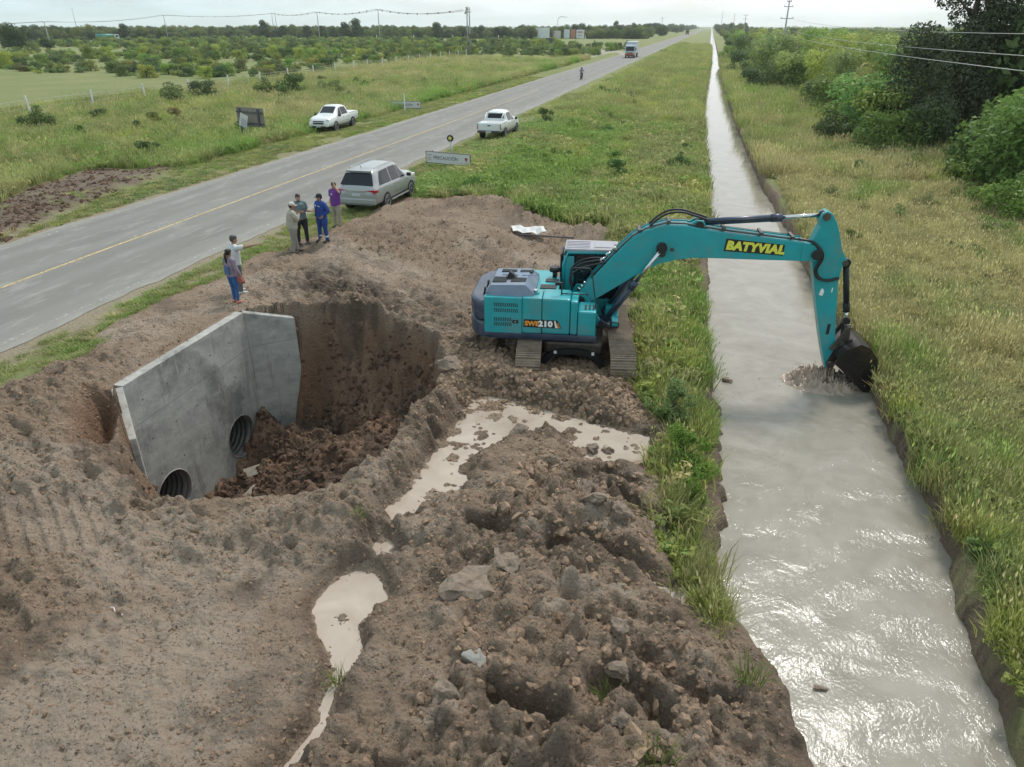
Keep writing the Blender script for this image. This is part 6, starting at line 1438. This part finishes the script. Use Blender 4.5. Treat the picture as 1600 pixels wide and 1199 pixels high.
labs = ['concrete pole in the left field nearest the transformer pole', 'second pole left of the transformer pole in the left field', 'double concrete pole between the trees of the left field', 'pole near the green tanker truck in the left field', 'leftmost pole, standing near the lone dark tree']
for k, ((x, y, h), lb) in enumerate(zip(PL, labs)): pole(x, y, h, lb, ((.3, 2.2),), -.03 if k == 4 else 0, 0, 2.4 if k == 2 else 0, .27)
pole(-640, 690, 24, 'faint distant pole above the trees at the far left', ((.3, 3),), 0, 0, 0, .35)
pole(-54, 900, 17, 'distant pole above the trees left of the road end', ((.4, 4.5), (2, 4)), 0, 0, 0, .4)
# wires with bird markers across the left sky
MK = mat('red_brown_marker', (.28, .16, .12), .6); 
def span(a, b, sag, n=14):
    a, b = Vector(a), Vector(b); return [a.lerp(b, i / n) - Vector((0, 0, sag * 4 * (i / n) * (1 - i / n))) for i in range(n + 1)]
tops = [(-72, 232, 12.4)] + [(x, y, h - .6) for x, y, h in PL]
tops[0] = (-72.5, 232, 11.6)
pw = empty('power_line', (-180, 320, 0), 0, 'sagging wires with small markers between the poles of the left field', 'power line')
for off in (-.9, .9):
    m = MB()
    for a, b in zip(tops, tops[1:] + [(-420, 330, 10)]):
        a2 = (a[0] + 180 + off, a[1] - 320 + off, a[2]); b2 = (b[0] + 180 + off, b[1] - 320 + off, b[2]); m.tube(span(a2, b2, 1.4), .05, TRIMB, 4)
    m.build('wire', pw)
for a, b in zip(tops[:4], tops[1:4] + [tops[4]]):
    pts = span((a[0] + 179, a[1] - 321, a[2]), (b[0] + 179, b[1] - 321, b[2]), 1.4, 9)[1:-1]
    for p in pts: m = MB(); m.sphere(p, .28, MK, (1, 1, 1), 6); m.build('wire_marker', pw)
# the three wires running past on the right
pw = empty('power_line', (13.8, 80, 0), 0, 'three pale wires crossing the trees at the right edge', 'power line')
for (dx, z1, zm, z2) in ((1.1, 9.2 - .8, 6.9, 7.9), (0, 7.4 - .8, 6.05, 7.2), (-1.1, 6.9 - .8, 5.55, 6.6)):
    P = []
    for i in range(25):
        y = -30 - 80 + (81 + 110) * i / 24 + 0; yy = y + 80; t = (yy - (-30)) / 191.0
        z = z1 * t + z2 * (1 - t); mid = zm - (z1 * .34 + z2 * .66) if True else 0; z += mid * 4 * t * (1 - t) / (4 * .34 * .66)
        P.append((dx, y, z))
    m = MB(); m.tube(P, .018, WIREM, 5); m.build('wire', pw)
pole(13.8, -30, 9.5, 'power pole carrying the three wires behind the viewer', ((.3, 2.4),), 0, 0, 0, .2)
# billboards, container and lamp at the side road
BW = mat('white_billboard_sheet', (.62, .64, .64), .6, var=.1, scale=.4); BO_ = mat('orange_red_billboard', (.42, .17, .11), .6, var=.2, scale=.5)
def board(x, y, w, h, m_, label, z=0.0, text=None, tm=None):
    o = empty('billboard', (x, y, zg(x, y)), R_(-12), label, 'billboard'); m = MB(); m.box((0, 0, z + h / 2), (w, .35, h), m_, bev=.03); p = m.build('board_panel', o)
    for s in (-.38, .38): m = MB(); m.box((w * s, .3, (z + h) / 2 - .2), (.2, .2, z + h - .1), GREYST); m.build('post', o)
    if text: text_obj('lettering', text, h * .26, tm, p, (-w * .4, -.19, z + h * .5), (R_(90), 0, 0), offset=.03)
    return o
board(-111, 527, 10.2, 6.6, BW, 'largest white billboard at the left of the row by the side road', .3)
board(-101.8, 529, 6.2, 4.6, BO_ and mat('pinkish_billboard', (.52, .46, .44), .6, var=.15, scale=.5), 'pinkish billboard right of the largest white one', .4)
board(-94.7, 529.5, 4.0, 5.4, mat('pale_blue_billboard', (.52, .57, .60), .6, var=.1, scale=.5), 'narrow pale blue billboard in the middle of the row', .4)
board(-90.6, 530, 3.4, 5.4, BO_, 'narrow red brown billboard in the row by the side road', .4)
board(-85.6, 530, 5.6, 5.2, BW, 'white billboard with red print at the right end of the row', .4)
o = bpy.data.objects['billboard.004']; m = MB()
for z, w in ((4.4, 3.6), (3.7, 4.2), (2.2, 3.0)): m.box((0, -.19, z), (w, .03, .35), REDP)
m.build('red_print', o)
ct = empty('container', (-76.5, 376, zg(-76.5, 376)), R_(-10), 'dark blue container standing before the billboards', 'container'); m = MB(); m.box((0, 0, 1.35), (4.6, 2.4, 2.5), mat('dark_blue_container', (.035, .05, .09), .6, var=.2, scale=1), bev=.04)
for k in range(14): m.box((-2.15 + k * .33, -1.22, 1.35), (.1, .06, 2.2), bpy.data.materials['dark_blue_container'])
m.build('body', ct); m = MB(); 
for x in (-2.3, 2.3): m.box((x, -1.2, 1.35), (.1, .1, 2.55), TRIMB)
m.build('corner_frame', ct)
lp = empty('street_lamp', (-107, 560, -.6), R_(-10), 'curved street lamp arching over the billboards', 'lamp'); m = MB(); m.tube(smooth_path([(0, 0, 0), (0, 0, 10), (.4, 0, 12.5), (2.5, 0, 13.8), (6, 0, 13.4)]), .16, CONP, 8); m.build('lamp_post', lp); m = MB(); m.box((6.4, 0, 13.3), (1.2, .4, .25), GREYST, bev=.05); m.build('lamp_head', lp)
# small posts along the side road
pk = None
for k in range(9):
    x, y = -300 + 28 * k + (k > 5) * 3, 492 + 2.2 * math.sin(k) - (k * k) * .35
    if k == 0:
        pk = empty('side_road_post', (x, y, zg(x, y)), 0, 'white marker post along the pale side road', 'post', 'white marker posts along the side road'); m = MB(); m.box((0, 0, 1.3), (.35, .35, 2.8), POSTM, bev=.03); pkm = m.build('post', pk)
    else:
        o = pk.copy(); COL.objects.link(o); o.location = (x, y, zg(x, y)); c_ = pkm.copy(); COL.objects.link(c_); c_.parent = o
# sheet of white board and pole lying behind the digger
ws = empty('discarded_sheet', (-6.25, 28.6, zg(-6.25, 28.6) + .16), R_(-8), 'crumpled white sheet lying on earth behind the digger', 'sheet'); m = MB(); rows = []
for j in range(5): rows.append([(-.75 + 1.5 * i / 7 - .12 * j, -.45 + .9 * j / 4, .12 + .05 * math.sin(i * 2.1 + j) + (.10 if i > 5 else 0)) for i in range(8)])
m.ring(rows, SIGNW, False, False, False); so = m.build('sheet_panel', ws); so.modifiers.new('t', 'SOLIDIFY').thickness = .012
m = MB(); m.tube([(-.6, -.55, .02), (1.9, -.45, .1)], .035, WOODD, 6); m.build('timber_batten', ws)
# bits of concrete and rubbish in the pit and on the ground
for k, (x, y, w, l, rz, lab) in enumerate([(-10.95, 14.3, .35, .6, .7, 'pale broken concrete slab lying at the foot of the headwall'), (-10.6, 13.6, .35, .5, 1.5, 'smaller pale chunk of concrete beside the slab in the pit'), (-9.8, 12.4, .12, .8, .3, 'narrow pale splinter of board on the pit floor')]):
    m = MB(); m.box((0, 0, 0), (l, w, .06), mat('pale_muddy_concrete', (.22, .19, .155), .9, var=.3, scale=6) if k == 0 else bpy.data.materials['pale_muddy_concrete'], bev=.012); o = m.build('concrete_scrap', None); o.location = (x, y, zg(x, y) + .10); o.rotation_euler = (.25, -.12, rz); tag(o, lab, 'debris')
m = MB(); m.tube(smooth_path([(0, 0, 0), (.12, .03, .03), (.25, -.02, .02), (.42, .02, .03), (.52, 0, 0)]), .018, mat('white_plastic_strip', (.6, .5, .52), .5), 5); o = m.build('plastic_strip'); o.scale = (.6, .6, .5); o.location = (-7.75, 6.25, zg(-7.75, 6.25) + .03); o.rotation_euler = (0, 0, -.3); tag(o, 'thin white and pink plastic strip on the lower left mud', 'litter')
# splash where the bucket cuts the water
SPL = mat('muddy_splash_water', (.36, .275, .21), .3); SPLF = mat('muddy_foam', (.45, .38, .33), .35)
rw = np.random.default_rng(31); B0 = Vector((-2.7, 17.75, -.9)); c7, s7 = math.cos(R_(7)), math.sin(R_(7))
m = MB(); rows = []; bx0, by0 = B0.x + 6.62 * c7, B0.y + 6.62 * s7 - .12
for i in range(44):
    q = 1.05 * (i / 43) ** .85; a = np.linspace(0, 2 * math.pi, 120, endpoint=False); xx = bx0 + q * 1.15 * np.cos(a); yy = by0 + q * .8 * np.sin(a)
    n1 = 1 - np.abs(2 * fbm(xx / .16, yy / .16, 501, 4, .6) - 1); n2 = fbm(xx / .07, yy / .07, 507, 3); spike = np.clip(n1 - .45, 0, 1) ** 1.4 * (.4 + 1.6 * n2)
    hh = WATER_Z - .02 + (.95 * spike * math.exp(-(q / .45) ** 2) + .4 * spike * math.exp(-((q - .62) / .2) ** 2)) + .03 * math.exp(-(q / .5) ** 2) - .03 * sst(.8, 1.05, np.array(q))
    rows.append([(x_, y_, h_) for x_, y_, h_ in zip(xx, yy, hh)])
m.ring(rows, SPL, True, False, True)
for k in range(180):
    a = rw.uniform(0, 6.28); q = abs(rw.normal()) * .5; x = bx0 + q * math.cos(a) * 1.2; y = by0 + q * math.sin(a)
    if x > xr(y) - .05: continue
    m.sphere((x, y, WATER_Z + abs(rw.normal()) * .3 * math.exp(-q * 1.2)), rw.uniform(.004, .016), SPL if k % 2 else SPLF, (1, 1, rw.uniform(.8, 1.8)), 6)
o = m.build('splash'); tag(o, 'brown muddy splash thrown up around the bucket', 'splash', kind='stuff')

# ------------------------------------------------------------ people
def limb_rings(path, radii, n=12):
    """elliptical tube along joints; radii: list of (ra, rb); ra across x, rb along the other"""
    P = [Vector(p) for p in path]; out = []
    for i, p in enumerate(P):
        t = (P[min(i + 1, len(P) - 1)] - P[max(i - 1, 0)]).normalized(); a = Vector((1, 0, 0)); a = (a - t * a.dot(t))
        if a.length < .2: a = Vector((0, 0, 1)) - t * t.z
        a.normalize(); b = t.cross(a).normalized(); ra, rb = radii[i] if isinstance(radii[i], tuple) else (radii[i], radii[i])
        out.append([p + a * math.cos(2 * math.pi * k / n) * ra + b * math.sin(2 * math.pi * k / n) * rb for k in range(n)])
    return out
def remeshed(name, parts, m, parent, vox=.014, smooth=2):
    mb = MB()
    for path, rad in parts: mb.ring(limb_rings(path, rad), m, True, True, True)
    o = mb.build(name, None); fix_normals(o)
    md = o.modifiers.new('r', 'REMESH'); md.mode = 'VOXEL'; md.voxel_size = vox; md.use_smooth_shade = True
    sm = o.modifiers.new('s', 'SMOOTH'); sm.iterations = smooth; sm.factor = .5
    dg = bpy.context.evaluated_depsgraph_get(); me = bpy.data.meshes.new_from_object(o.evaluated_get(dg)); bpy.data.objects.remove(o)
    me.materials.clear(); me.materials.append(m); r = bpy.data.objects.new(name, me); COL.objects.link(r); r.parent = parent; return r
def lerp3(a, b, t): return tuple(a[k] + (b[k] - a[k]) * t for k in range(3))
SKIN = mat('tanned_skin', (.30, .165, .105), .55, var=.06, scale=10); SKIN2 = mat('lighter_skin', (.40, .24, .165), .55, var=.06, scale=10); HAIRB = mat('black_hair', (.012, .009, .008), .55, var=.3, scale=40); HAIRG = mat('greying_hair', (.05, .048, .046), .6, var=.3, scale=40)
EYEW = mat('eye_white', (.6, .58, .55), .3); LIP = mat('lip_tone', (.25, .10, .08), .5); SHOEB = mat('dark_leather_shoe', (.03, .026, .022), .6)
def person(loc, rz, label, H=1.74, build=1.0, arms=None, legs=None, shirt=None, sleeve='short', trousers=None, shoe=SHOEB, skin=SKIN, hair='short', hairm=HAIRB, cap=None, lean=0.0, headyaw=0.0, ponytail=False, coverall=False, reflect=False, hem=.86, extra=None):
    """local frame: faces +y, x to the person's right"""
    s = H / 1.75; r = empty('person', loc, rz, label, 'person'); b = build
    L = legs or {}; la = L.get('l', (-.13, .03)); ra = L.get('r', (.13, -.02))
    pel = (0, 0, .93); ch = (0, lean * .6, 1.25); nk = (0, lean, 1.46); hd = (0, lean + .02, 1.60)
    A = arms or {}
    def arm(side):
        sx = (.105 + .075 * b) * side; sh_ = (sx, lean * .85, 1.40); e, w, f = A.get('r' if side > 0 else 'l', ((sx + .06 * side, .0, 1.13), (sx + .07 * side, .08, .88), (sx + .06 * side, .10, .80))); return sh_, e, w, f
    body = [([(0, 0, .84), pel, (0, 0, 1.02), ch, (0, lean * .8, 1.38), (0, lean * .9, 1.43)], [(.13 * b, .10 * b), (.155 * b, .115 * b), (.145 * b, .11 * b), (.165 * b, .115 * b), (.15 * b, .095 * b), (.07, .065)]),
            ([(0, lean * .9, 1.40), (0, lean, 1.48), (0, lean + .01, 1.54)], [.062, .055, .055])]
    hands = []
    for side in (-1, 1):
        sh_, e, w, f = arm(side); body.append(([(sh_[0] * .55, sh_[1], sh_[2] + .0), sh_, lerp3(sh_, e, .5), e, lerp3(e, w, .45), w], [.05, .052, .046 * b, .040, .038, .026])); hands.append((side, e, w, f))
        ft = la if side < 0 else ra; hip = (.09 * side * b, 0, .90); kn = ((hip[0] + ft[0]) / 2 + .01 * side, .02 + (ft[1]) * .5, .49); an = (ft[0], ft[1], .09)
        body.append(([hip, lerp3(hip, kn, .5), kn, lerp3(kn, an, .35), an, (ft[0], ft[1] + .0, .03)], [.092 * b, .078 * b, .056, .054, .036, .036])); body.append(([(ft[0], ft[1] - .05, .045), (ft[0], ft[1] + .04, .045), (ft[0] + .01 * side, ft[1] + .16, .03)], [.036, .04, .028]))
    skin_b = remeshed('body', body, skin, r, .015)
    # head with features
    m = MB(); cx, cy, cz = hd; prof = [(-.125, .036, .040, .014), (-.105, .048, .060, .016), (-.07, .060, .076, .010), (-.03, .070, .086, .004), (.01, .074, .093, 0), (.05, .075, .096, -.004), (.085, .066, .086, -.006), (.11, .045, .06, -.008), (.122, .015, .02, -.008)]
    rings = []
    for dz, rx, ry, oy in prof: rings.append([(rx * math.cos(2 * math.pi * k / 18), oy + ry * math.sin(2 * math.pi * k / 18) * (1.0 if math.sin(2 * math.pi * k / 18) > 0 else .95), dz) for k in range(18)])
    m.ring(rings, skin, True, True, True)
    m.ring([[(.011 * c, .085 + .0, .012), (0, .093, .014), (-.011 * c, .085, .012)] for c in (1,)] + [[(.018, .084, -.035), (0, .112, -.030), (-.018, .084, -.035)], [(.014, .082, -.046), (0, .094, -.045), (-.014, .082, -.046)]], skin, True, True, True)
    for sx in (-1, 1):
        m.sphere((sx * .077, -.005, -.01), .024, skin, (.4, .8, 1.25), 8); m.sphere((sx * .030, .078, .012), .012, EYEW, (1, .6, .7), 8); m.sphere((sx * .030, .085, .012), .006, HAIRB, (1, .6, 1), 6); m.box((sx * .031, .089, .032), (.036, .008, .008), hairm)
    m.box((0, .083, -.068), (.042, .012, .010), LIP, bev=.003)
    h = m.build('head', skin_b); h.location = hd; h.rotation_euler = (-.08, 0, headyaw); fix_normals(h)
    # hair or cap
    hm = MB(); rg = []
    for dz, q in ((-.045, .86), (-.02, .99), (.02, 1.06), (.06, 1.09), (.095, 1.0), (.125, .70), (.136, .2)):
        rx, ry = .078 * q, .098 * q; rr2 = []
        for k in range(18):
            a = 2 * math.pi * k / 18; y = ry * math.sin(a) - .006
            if dz < .05 and math.sin(a) > .15: y = min(y, .02 + (dz + .045) * .2); 
            rr2.append((rx * math.cos(a) * (1.02 if dz < .03 else 1), y, dz if not (dz < .05 and math.sin(a) > .3) else max(dz, .055)))
        rg.append(rr2)
    hm.ring(rg, hairm, True, True, True)
    if ponytail: hm.tube([(0, -.09, .03), (0, -.135, -.01), (0, -.14, -.12), (.005, -.12, -.26), (.01, -.11, -.32)], [.03, .036, .036, .028, .01], hairm, 8)
    if hair == 'beard': hm.ring([[(.050 * math.cos(a), .020 + .062 * math.sin(a) , dz) for a in [math.pi * k / 10 for k in range(11)]] + [] for dz in (-.06, -.085, -.12)], hairm, False, False, True)
    ho_ = hm.build('hair', skin_b); ho_.location = hd; ho_.rotation_euler = h.rotation_euler
    if cap:
        c_ = MB(); rg = [[(rx * math.cos(2 * math.pi * k / 18), -.004 + ry * math.sin(2 * math.pi * k / 18), dz) for k in range(18)] for dz, rx, ry in ((.028, .088, .108), (.07, .090, .110), (.11, .078, .096), (.138, .045, .058), (.147, .012, .015))]
        c_.ring(rg, cap, True, True, True); c_.prism([(-.065, .07), (.065, .07), (.055, .155), (.02, .18), (-.02, .18), (-.055, .155)], 'z', .030, .040, cap, .004); o = c_.build('cap', skin_b); o.location = hd; o.rotation_euler = (-.12, 0, headyaw)
    # hands
    for side, e, w, f in hands:
        m = MB(); w = Vector(w); d = (Vector(f) - w).normalized(); acr = d.cross(Vector((0, 1, 0)) if abs(d.y) < .8 else Vector((0, 0, 1))).normalized(); nrm = acr.cross(d).normalized()
        m.ring([[w + d * q + acr * math.cos(2 * math.pi * k / 10) * wa + nrm * math.sin(2 * math.pi * k / 10) * tb for k in range(10)] for q, wa, tb in ((-.02, .026, .02), (.03, .036, .018), (.07, .041, .015), (.092, .038, .013))], skin, True, True, True)
        for k, ln in enumerate((.068, .078, .072, .056)):
            b0 = w + d * .085 + acr * (-.029 + .0195 * k); curl = nrm * (.018 + .006 * k) * -side; m.tube([b0, b0 + d * ln * .45 + curl * .3, b0 + d * ln * .8 + curl, b0 + d * ln + curl * 1.8], [.0095, .009, .008, .006], skin, 6)
        b0 = w + d * .03 - acr * .034; m.tube([b0, b0 + d * .03 - acr * .022, b0 + d * .058 - acr * .026 - nrm * .006 * side], [.012, .010, .008], skin, 6)
        m.build('hand', skin_b)
    # clothing
    sl = {'short': .62, 'long': 1.0}[sleeve]
    g = .022; top = [([(0, 0, hem), (0, 0, .96), (0, lean * .3, 1.06), ch, (0, lean * .8, 1.38), (0, lean * .9, 1.44), (0, lean * .95, 1.465)], [(.165 * b + g, .125 * b + g), (.162 * b + g, .122 * b + g), (.155 * b + g, .12 * b + g), (.165 * b + g, .122 * b + g), (.15 * b + g, .10 * b + g), (.115, .085), (.068, .065)])]
    for side in (-1, 1):
        sh_, e, w, f = arm(side)
        if sleeve == 'short': top.append(([(sh_[0] * .25, sh_[1], sh_[2] + .035), (sh_[0] * .7, sh_[1], sh_[2] + .012), (sh_[0], sh_[1], sh_[2] - .015), lerp3(sh_, e, .5), lerp3(sh_, e, .8)], [.07, .080, .083 + .02 * (b - 1), .072 * b, .073 * b]))
        else: top.append(([(sh_[0] * .25, sh_[1], sh_[2] + .035), (sh_[0] * .7, sh_[1], sh_[2] + .012), (sh_[0], sh_[1], sh_[2] - .015), lerp3(sh_, e, .5), e, lerp3(e, w, .5), lerp3(e, w, .93)], [.07, .080, .083 + .02 * (b - 1), .068 * b, .064, .055, .043]))
    to = remeshed('coverall_top' if coverall else 'shirt', top, shirt, r, .015)
    low = [([(0, 0, .82), (0, 0, .90), (0, 0, .97 if not coverall else 1.02)], [(.16 * b, .125 * b), (.175 * b, .134 * b), (.168 * b, .130 * b)])]
    for side in (-1, 1):
        ft = la if side < 0 else ra; hip = (.088 * side * b, 0, .88); kn = ((hip[0] + ft[0]) / 2 + .01 * side, .02 + ft[1] * .5, .49); an = (ft[0], ft[1], .10)
        low.append(([hip, lerp3(hip, kn, .4), kn, lerp3(kn, an, .5), (ft[0], ft[1], .075)], [.105 * b, .098 * b, .078, .070, .066] if not ponytail else [.10, .088, .062, .054, .044]))
    remeshed('trousers', low, trousers, r, .015)
    for side in (-1, 1):
        ft = la if side < 0 else ra; m = MB(); prof = [(-.075, .036, .05), (-.02, .042, .075), (.05, .046, .062), (.12, .048, .045), (.175, .040, .034), (.20, .018, .02)]
        m.ring([[(ft[0] + .01 * side + rx * math.cos(2 * math.pi * k / 12), ft[1] + y, max(.002, zz * (.5 + .5 * math.sin(2 * math.pi * k / 12)) * 1.5)) for k in range(12)] for y, rx, zz in prof], shoe, True, True, True); fix_normals(m.build('shoe', r))
        if reflect:
            q = MB(); kn = ((.088 * side * b + ft[0]) / 2, .02, .49); an = (ft[0], ft[1], .10); a_, b_ = lerp3(kn, an, .62), lerp3(kn, an, .76); q.ring(limb_rings([a_, b_], [.074, .073], 14), reflect, True, False, True); q.build('reflective_band', r)
    if extra: extra(r)
    r.scale = (s, s, s); return r
KHAKI = mat('khaki_cotton', (.33, .30, .245), .85, var=.12, scale=9, bump=.4, bscale=25); KHT = mat('grey_khaki_trousers', (.23, .215, .18), .88, var=.12, scale=9); WCAP = mat('off_white_cap', (.52, .48, .42), .8)
GTEE = mat('grey_teal_tshirt', (.105, .145, .155), .85, var=.12, scale=8, bump=.4, bscale=25); BLKJ = mat('black_jeans', (.018, .020, .025), .85, var=.2, scale=10); BCOV = mat('royal_blue_workwear', (.012, .045, .22), .8, var=.2, scale=8, bump=.5, bscale=22); NAVC = mat('dark_cap', (.02, .02, .026), .8)
PURP = mat('purple_tshirt', (.13, .03, .22), .8, var=.15, scale=8, bump=.4, bscale=22); BEIG = mat('beige_trousers', (.30, .27, .22), .88, var=.12, scale=9); WSH = mat('white_shirt', (.52, .53, .53), .8, var=.08, scale=7, bump=.4, bscale=22); BJ = mat('blue_jeans', (.025, .09, .24), .85, var=.25, scale=8)
PATT = mat('patterned_pink_blouse', (.32, .24, .28), .85, col2=(.14, .12, .17), scale=26); DEN = mat('denim_panel', (.07, .12, .24), .85, var=.2, scale=8); SALM = mat('salmon_shoe', (.50, .17, .12), .7); REDB = mat('red_leather_bag', (.26, .075, .06), .6, var=.15); REFL = mat('silver_reflective_tape', (.62, .64, .62), .4); DARKG = mat('dark_grey_trousers', (.10, .10, .11), .85)
# bearing of the view at the group: facing angles measured from +Y, counter-clockwise
person((-13.27, 21.70, zg(-13.27, 21.7)), R_(-50), 'person in khaki shirt and white cap with a hand at the mouth', 1.76, 1.38, {'r': ((.29, .16, 1.17), (.10, .27, 1.36), (.03, .20, 1.50)), 'l': ((-.30, .10, 1.14), (-.06, .25, 1.12), (.05, .27, 1.14))}, {'l': (-.12, .10), 'r': (.13, -.10)}, KHAKI, 'long', KHT, cap=WCAP, lean=.06)
person((-13.52, 22.72, zg(-13.52, 22.7)), R_(-125), 'person in grey T-shirt and black trousers talking with open hands', 1.80, 1.28, {'l': ((-.24, .03, 1.12), (-.32, .30, 1.14), (-.34, .40, 1.15)), 'r': ((.27, -.03, 1.14), (.12, .22, 1.14), (.05, .32, 1.17))}, {'l': (-.15, .04), 'r': (.14, -.05)}, GTEE, 'short', BLKJ, skin=SKIN2, hair='beard', headyaw=-.2)
def tags(r):
    q = MB()
    for x in (-.09, .09): q.box((x, .152, 1.32), (.085, .012, .035), REFL, rot=Matrix.Rotation(R_(-14), 3, 'X'))
    q.build('chest_tag', r)
person((-12.77, 22.92, zg(-12.77, 22.9)), R_(155), 'person in blue coverall with reflective ankle bands and dark cap', 1.73, 1.26, {'l': ((-.36, -.06, 1.14), (-.20, .10, .98), (-.14, .13, .93)), 'r': ((.25, .02, 1.13), (.23, .08, .88), (.21, .11, .80))}, {'l': (-.15, -.02), 'r': (.16, .06)}, BCOV, 'long', BCOV, cap=NAVC, coverall=True, reflect=REFL, headyaw=-.5, extra=tags)
def chest(r):
    q = MB()
    for k, (x, z) in enumerate(((-.03, 1.30), (.03, 1.30), (0, 1.27), (-.03, 1.24), (.03, 1.235), (.0, 1.33))): q.box((x + .02, .155, z), (.035, .01, .028), WHT_T, rot=Matrix.Rotation(R_(-8), 3, 'X'), bev=.004)
    q.build('white_print', r)
person((-13.40, 25.25, zg(-13.4, 25.2)), R_(165), 'person in purple T-shirt beside the SUV holding a hand to the head', 1.78, 1.22, {'l': ((-.36, .14, 1.40), (-.12, .12, 1.66), (-.05, .08, 1.70)), 'r': ((.26, -.06, 1.14), (.22, .10, .98), (.16, .14, .96))}, None, PURP, 'short', BEIG, skin=SKIN2, extra=chest)
person((-12.85, 17.70, zg(-12.85, 17.7)), R_(-42), 'person in white shirt pointing down the road with an outstretched arm', 1.76, 1.12, {'l': ((-.34, -.08, 1.16), (-.20, .04, .98), (-.13, .08, .96)), 'r': ((.33, .26, 1.42), (.42, .52, 1.47), (.45, .60, 1.49))}, None, WSH, 'short', DARKG, hairm=HAIRG, lean=.03, shoe=mat('pale_trainer', (.5, .5, .48), .7))
def bag(r):
    q = MB(); q.prism([(.18, .74), (.40, .66), (.44, .74), (.36, .90), (.24, .94)], 'y', -.02, .10, REDB, .02); fix_normals(q.build('shoulder_bag', r))
    q = MB(); q.box((.0, -.158, 1.10), (.20, .03, .26), DEN, bev=.012); q.build('denim_back', r)
person((-12.46, 16.88, zg(-12.46, 16.9)), R_(-12), 'person with a long dark ponytail in jeans with a red bag, back to us', 1.60, .92, {'r': ((.27, -.02, 1.12), (.33, .05, .93), (.35, .06, .86)), 'l': ((-.22, .04, 1.12), (-.14, .20, 1.02), (-.08, .24, 1.03))}, {'l': (-.08, .02), 'r': (.10, -.02)}, PATT, 'long', BJ, shoe=SALM, ponytail=True, extra=bag, hem=.88)
# motorcyclist riding away down the road
mc = empty('motorcycle', (-18.3, 116, 0), R_(0), 'small dark motorcycle carrying its rider along the road', 'motorcycle')
for y in (-.62, .62):
    m = MB(); m.torus((0, y, .30), .27, .055, TYRE, 'x', 24, 8); w_ = m.build('wheel', mc); m = MB(); m.cyl((-.03, y, .30), (.03, y, .30), .2, RIM, 14); m.build('rim', w_)
m = MB(); m.tube([(0, -.6, .32), (0, -.2, .45), (0, .25, .55), (0, .45, .85)], .05, TRIMB, 8); m.sphere((0, .18, .78), .16, REDP, (.8, 1.6, .8)); m.box((0, -.25, .80), (.22, .6, .08), TRIMB, bev=.03); m.box((0, .02, .42), (.2, .35, .3), STEEL, bev=.04); m.build('frame', mc)
m = MB(); m.tube([(-.36, .32, 1.02), (-.1, .45, .98), (.1, .45, .98), (.36, .32, 1.02)], .018, TRIMB, 6); m.tube([(0, .45, .98), (0, .62, .3)], .03, STEEL, 6); m.build('handlebar', mc)
rd = empty('person', (-18.3, 116, .02), 0, 'person riding the motorcycle in a grey top and helmet', 'person')
remeshed('body', [([(0, -.2, .84), (0, -.15, 1.05), (0, -.05, 1.32), (0, 0, 1.40)], [(.16, .12), (.15, .11), (.19, .12), (.08, .07)])] + [x_ for s_ in (-1, 1) for x_ in (([(s_ * .18, -.04, 1.34), (s_ * .30, .10, 1.14), (s_ * .33, .30, 1.05)], [.06, .05, .035]), ([(s_ * .10, -.18, .86), (s_ * .17, .22, .72), (s_ * .15, .05, .32), (s_ * .15, .16, .28)], [.09, .07, .05, .04]))], mat('grey_rider_clothes', (.14, .16, .20), .85), rd, .02)
m = MB(); m.sphere((0, .03, 1.53), .135, TRIMB, (.9, 1, 1.05), 14); m.build('helmet', rd)
# a few grass tufts pushed up in the mud, each one a plant
tm = tuft(60, 60, .30, .14, .006, 1.0); tm.materials.clear(); TFM = leaf_mat('bright_tuft_blades', (.10, .15, .03), (.24, .28, .08), trans=.4); tm.materials.append(TFM)
for x, y, s, lab in ((-3.98, 6.1, .8, 'sparse grass tuft left of the grey stone'), (-.35, 6.55, .9, 'grass tuft low down near the bottom of the spoil'), (.35, 5.75, 1.1, 'fresh green tuft at the bottom edge of the spoil'), (-5.0, 9.05, .6, 'tiny green tuft at the narrow end of the long puddle'), (1.45, 7.25, 1.1, 'flattened grass clump on the mud tip by the water')):
    o = link('grass_tuft', tm); o.location = (x, y, zg(x, y) - .02); o.scale = (s, s, s); tag(o, lab, 'grass tuft')
# air
hz = MB(); hz.box((0, 3400, 44), (16000, 11200, 94), mat('tmp_haze', (1, 1, 1)))
ho = hz.build('haze'); ho.data.materials.clear(); hm_ = bpy.data.materials.new('haze_air'); hm_.use_nodes = True; t = hm_.node_tree; t.nodes.clear(); pv = t.nodes.new('ShaderNodeVolumePrincipled'); pv.inputs['Color'].default_value = (.90, .95, .99, 1); pv.inputs['Density'].default_value = .00014; pv.inputs['Anisotropy'].default_value = .2
o_ = t.nodes.new('ShaderNodeOutputMaterial'); t.links.new(pv.outputs[0], o_.inputs['Volume']); ho.data.materials.append(hm_); tag(ho, 'thin haze over the plain', 'haze', kind='stuff'); hm_.cycles.homogeneous_volume = True if hasattr(hm_.cycles, 'homogeneous_volume') else True
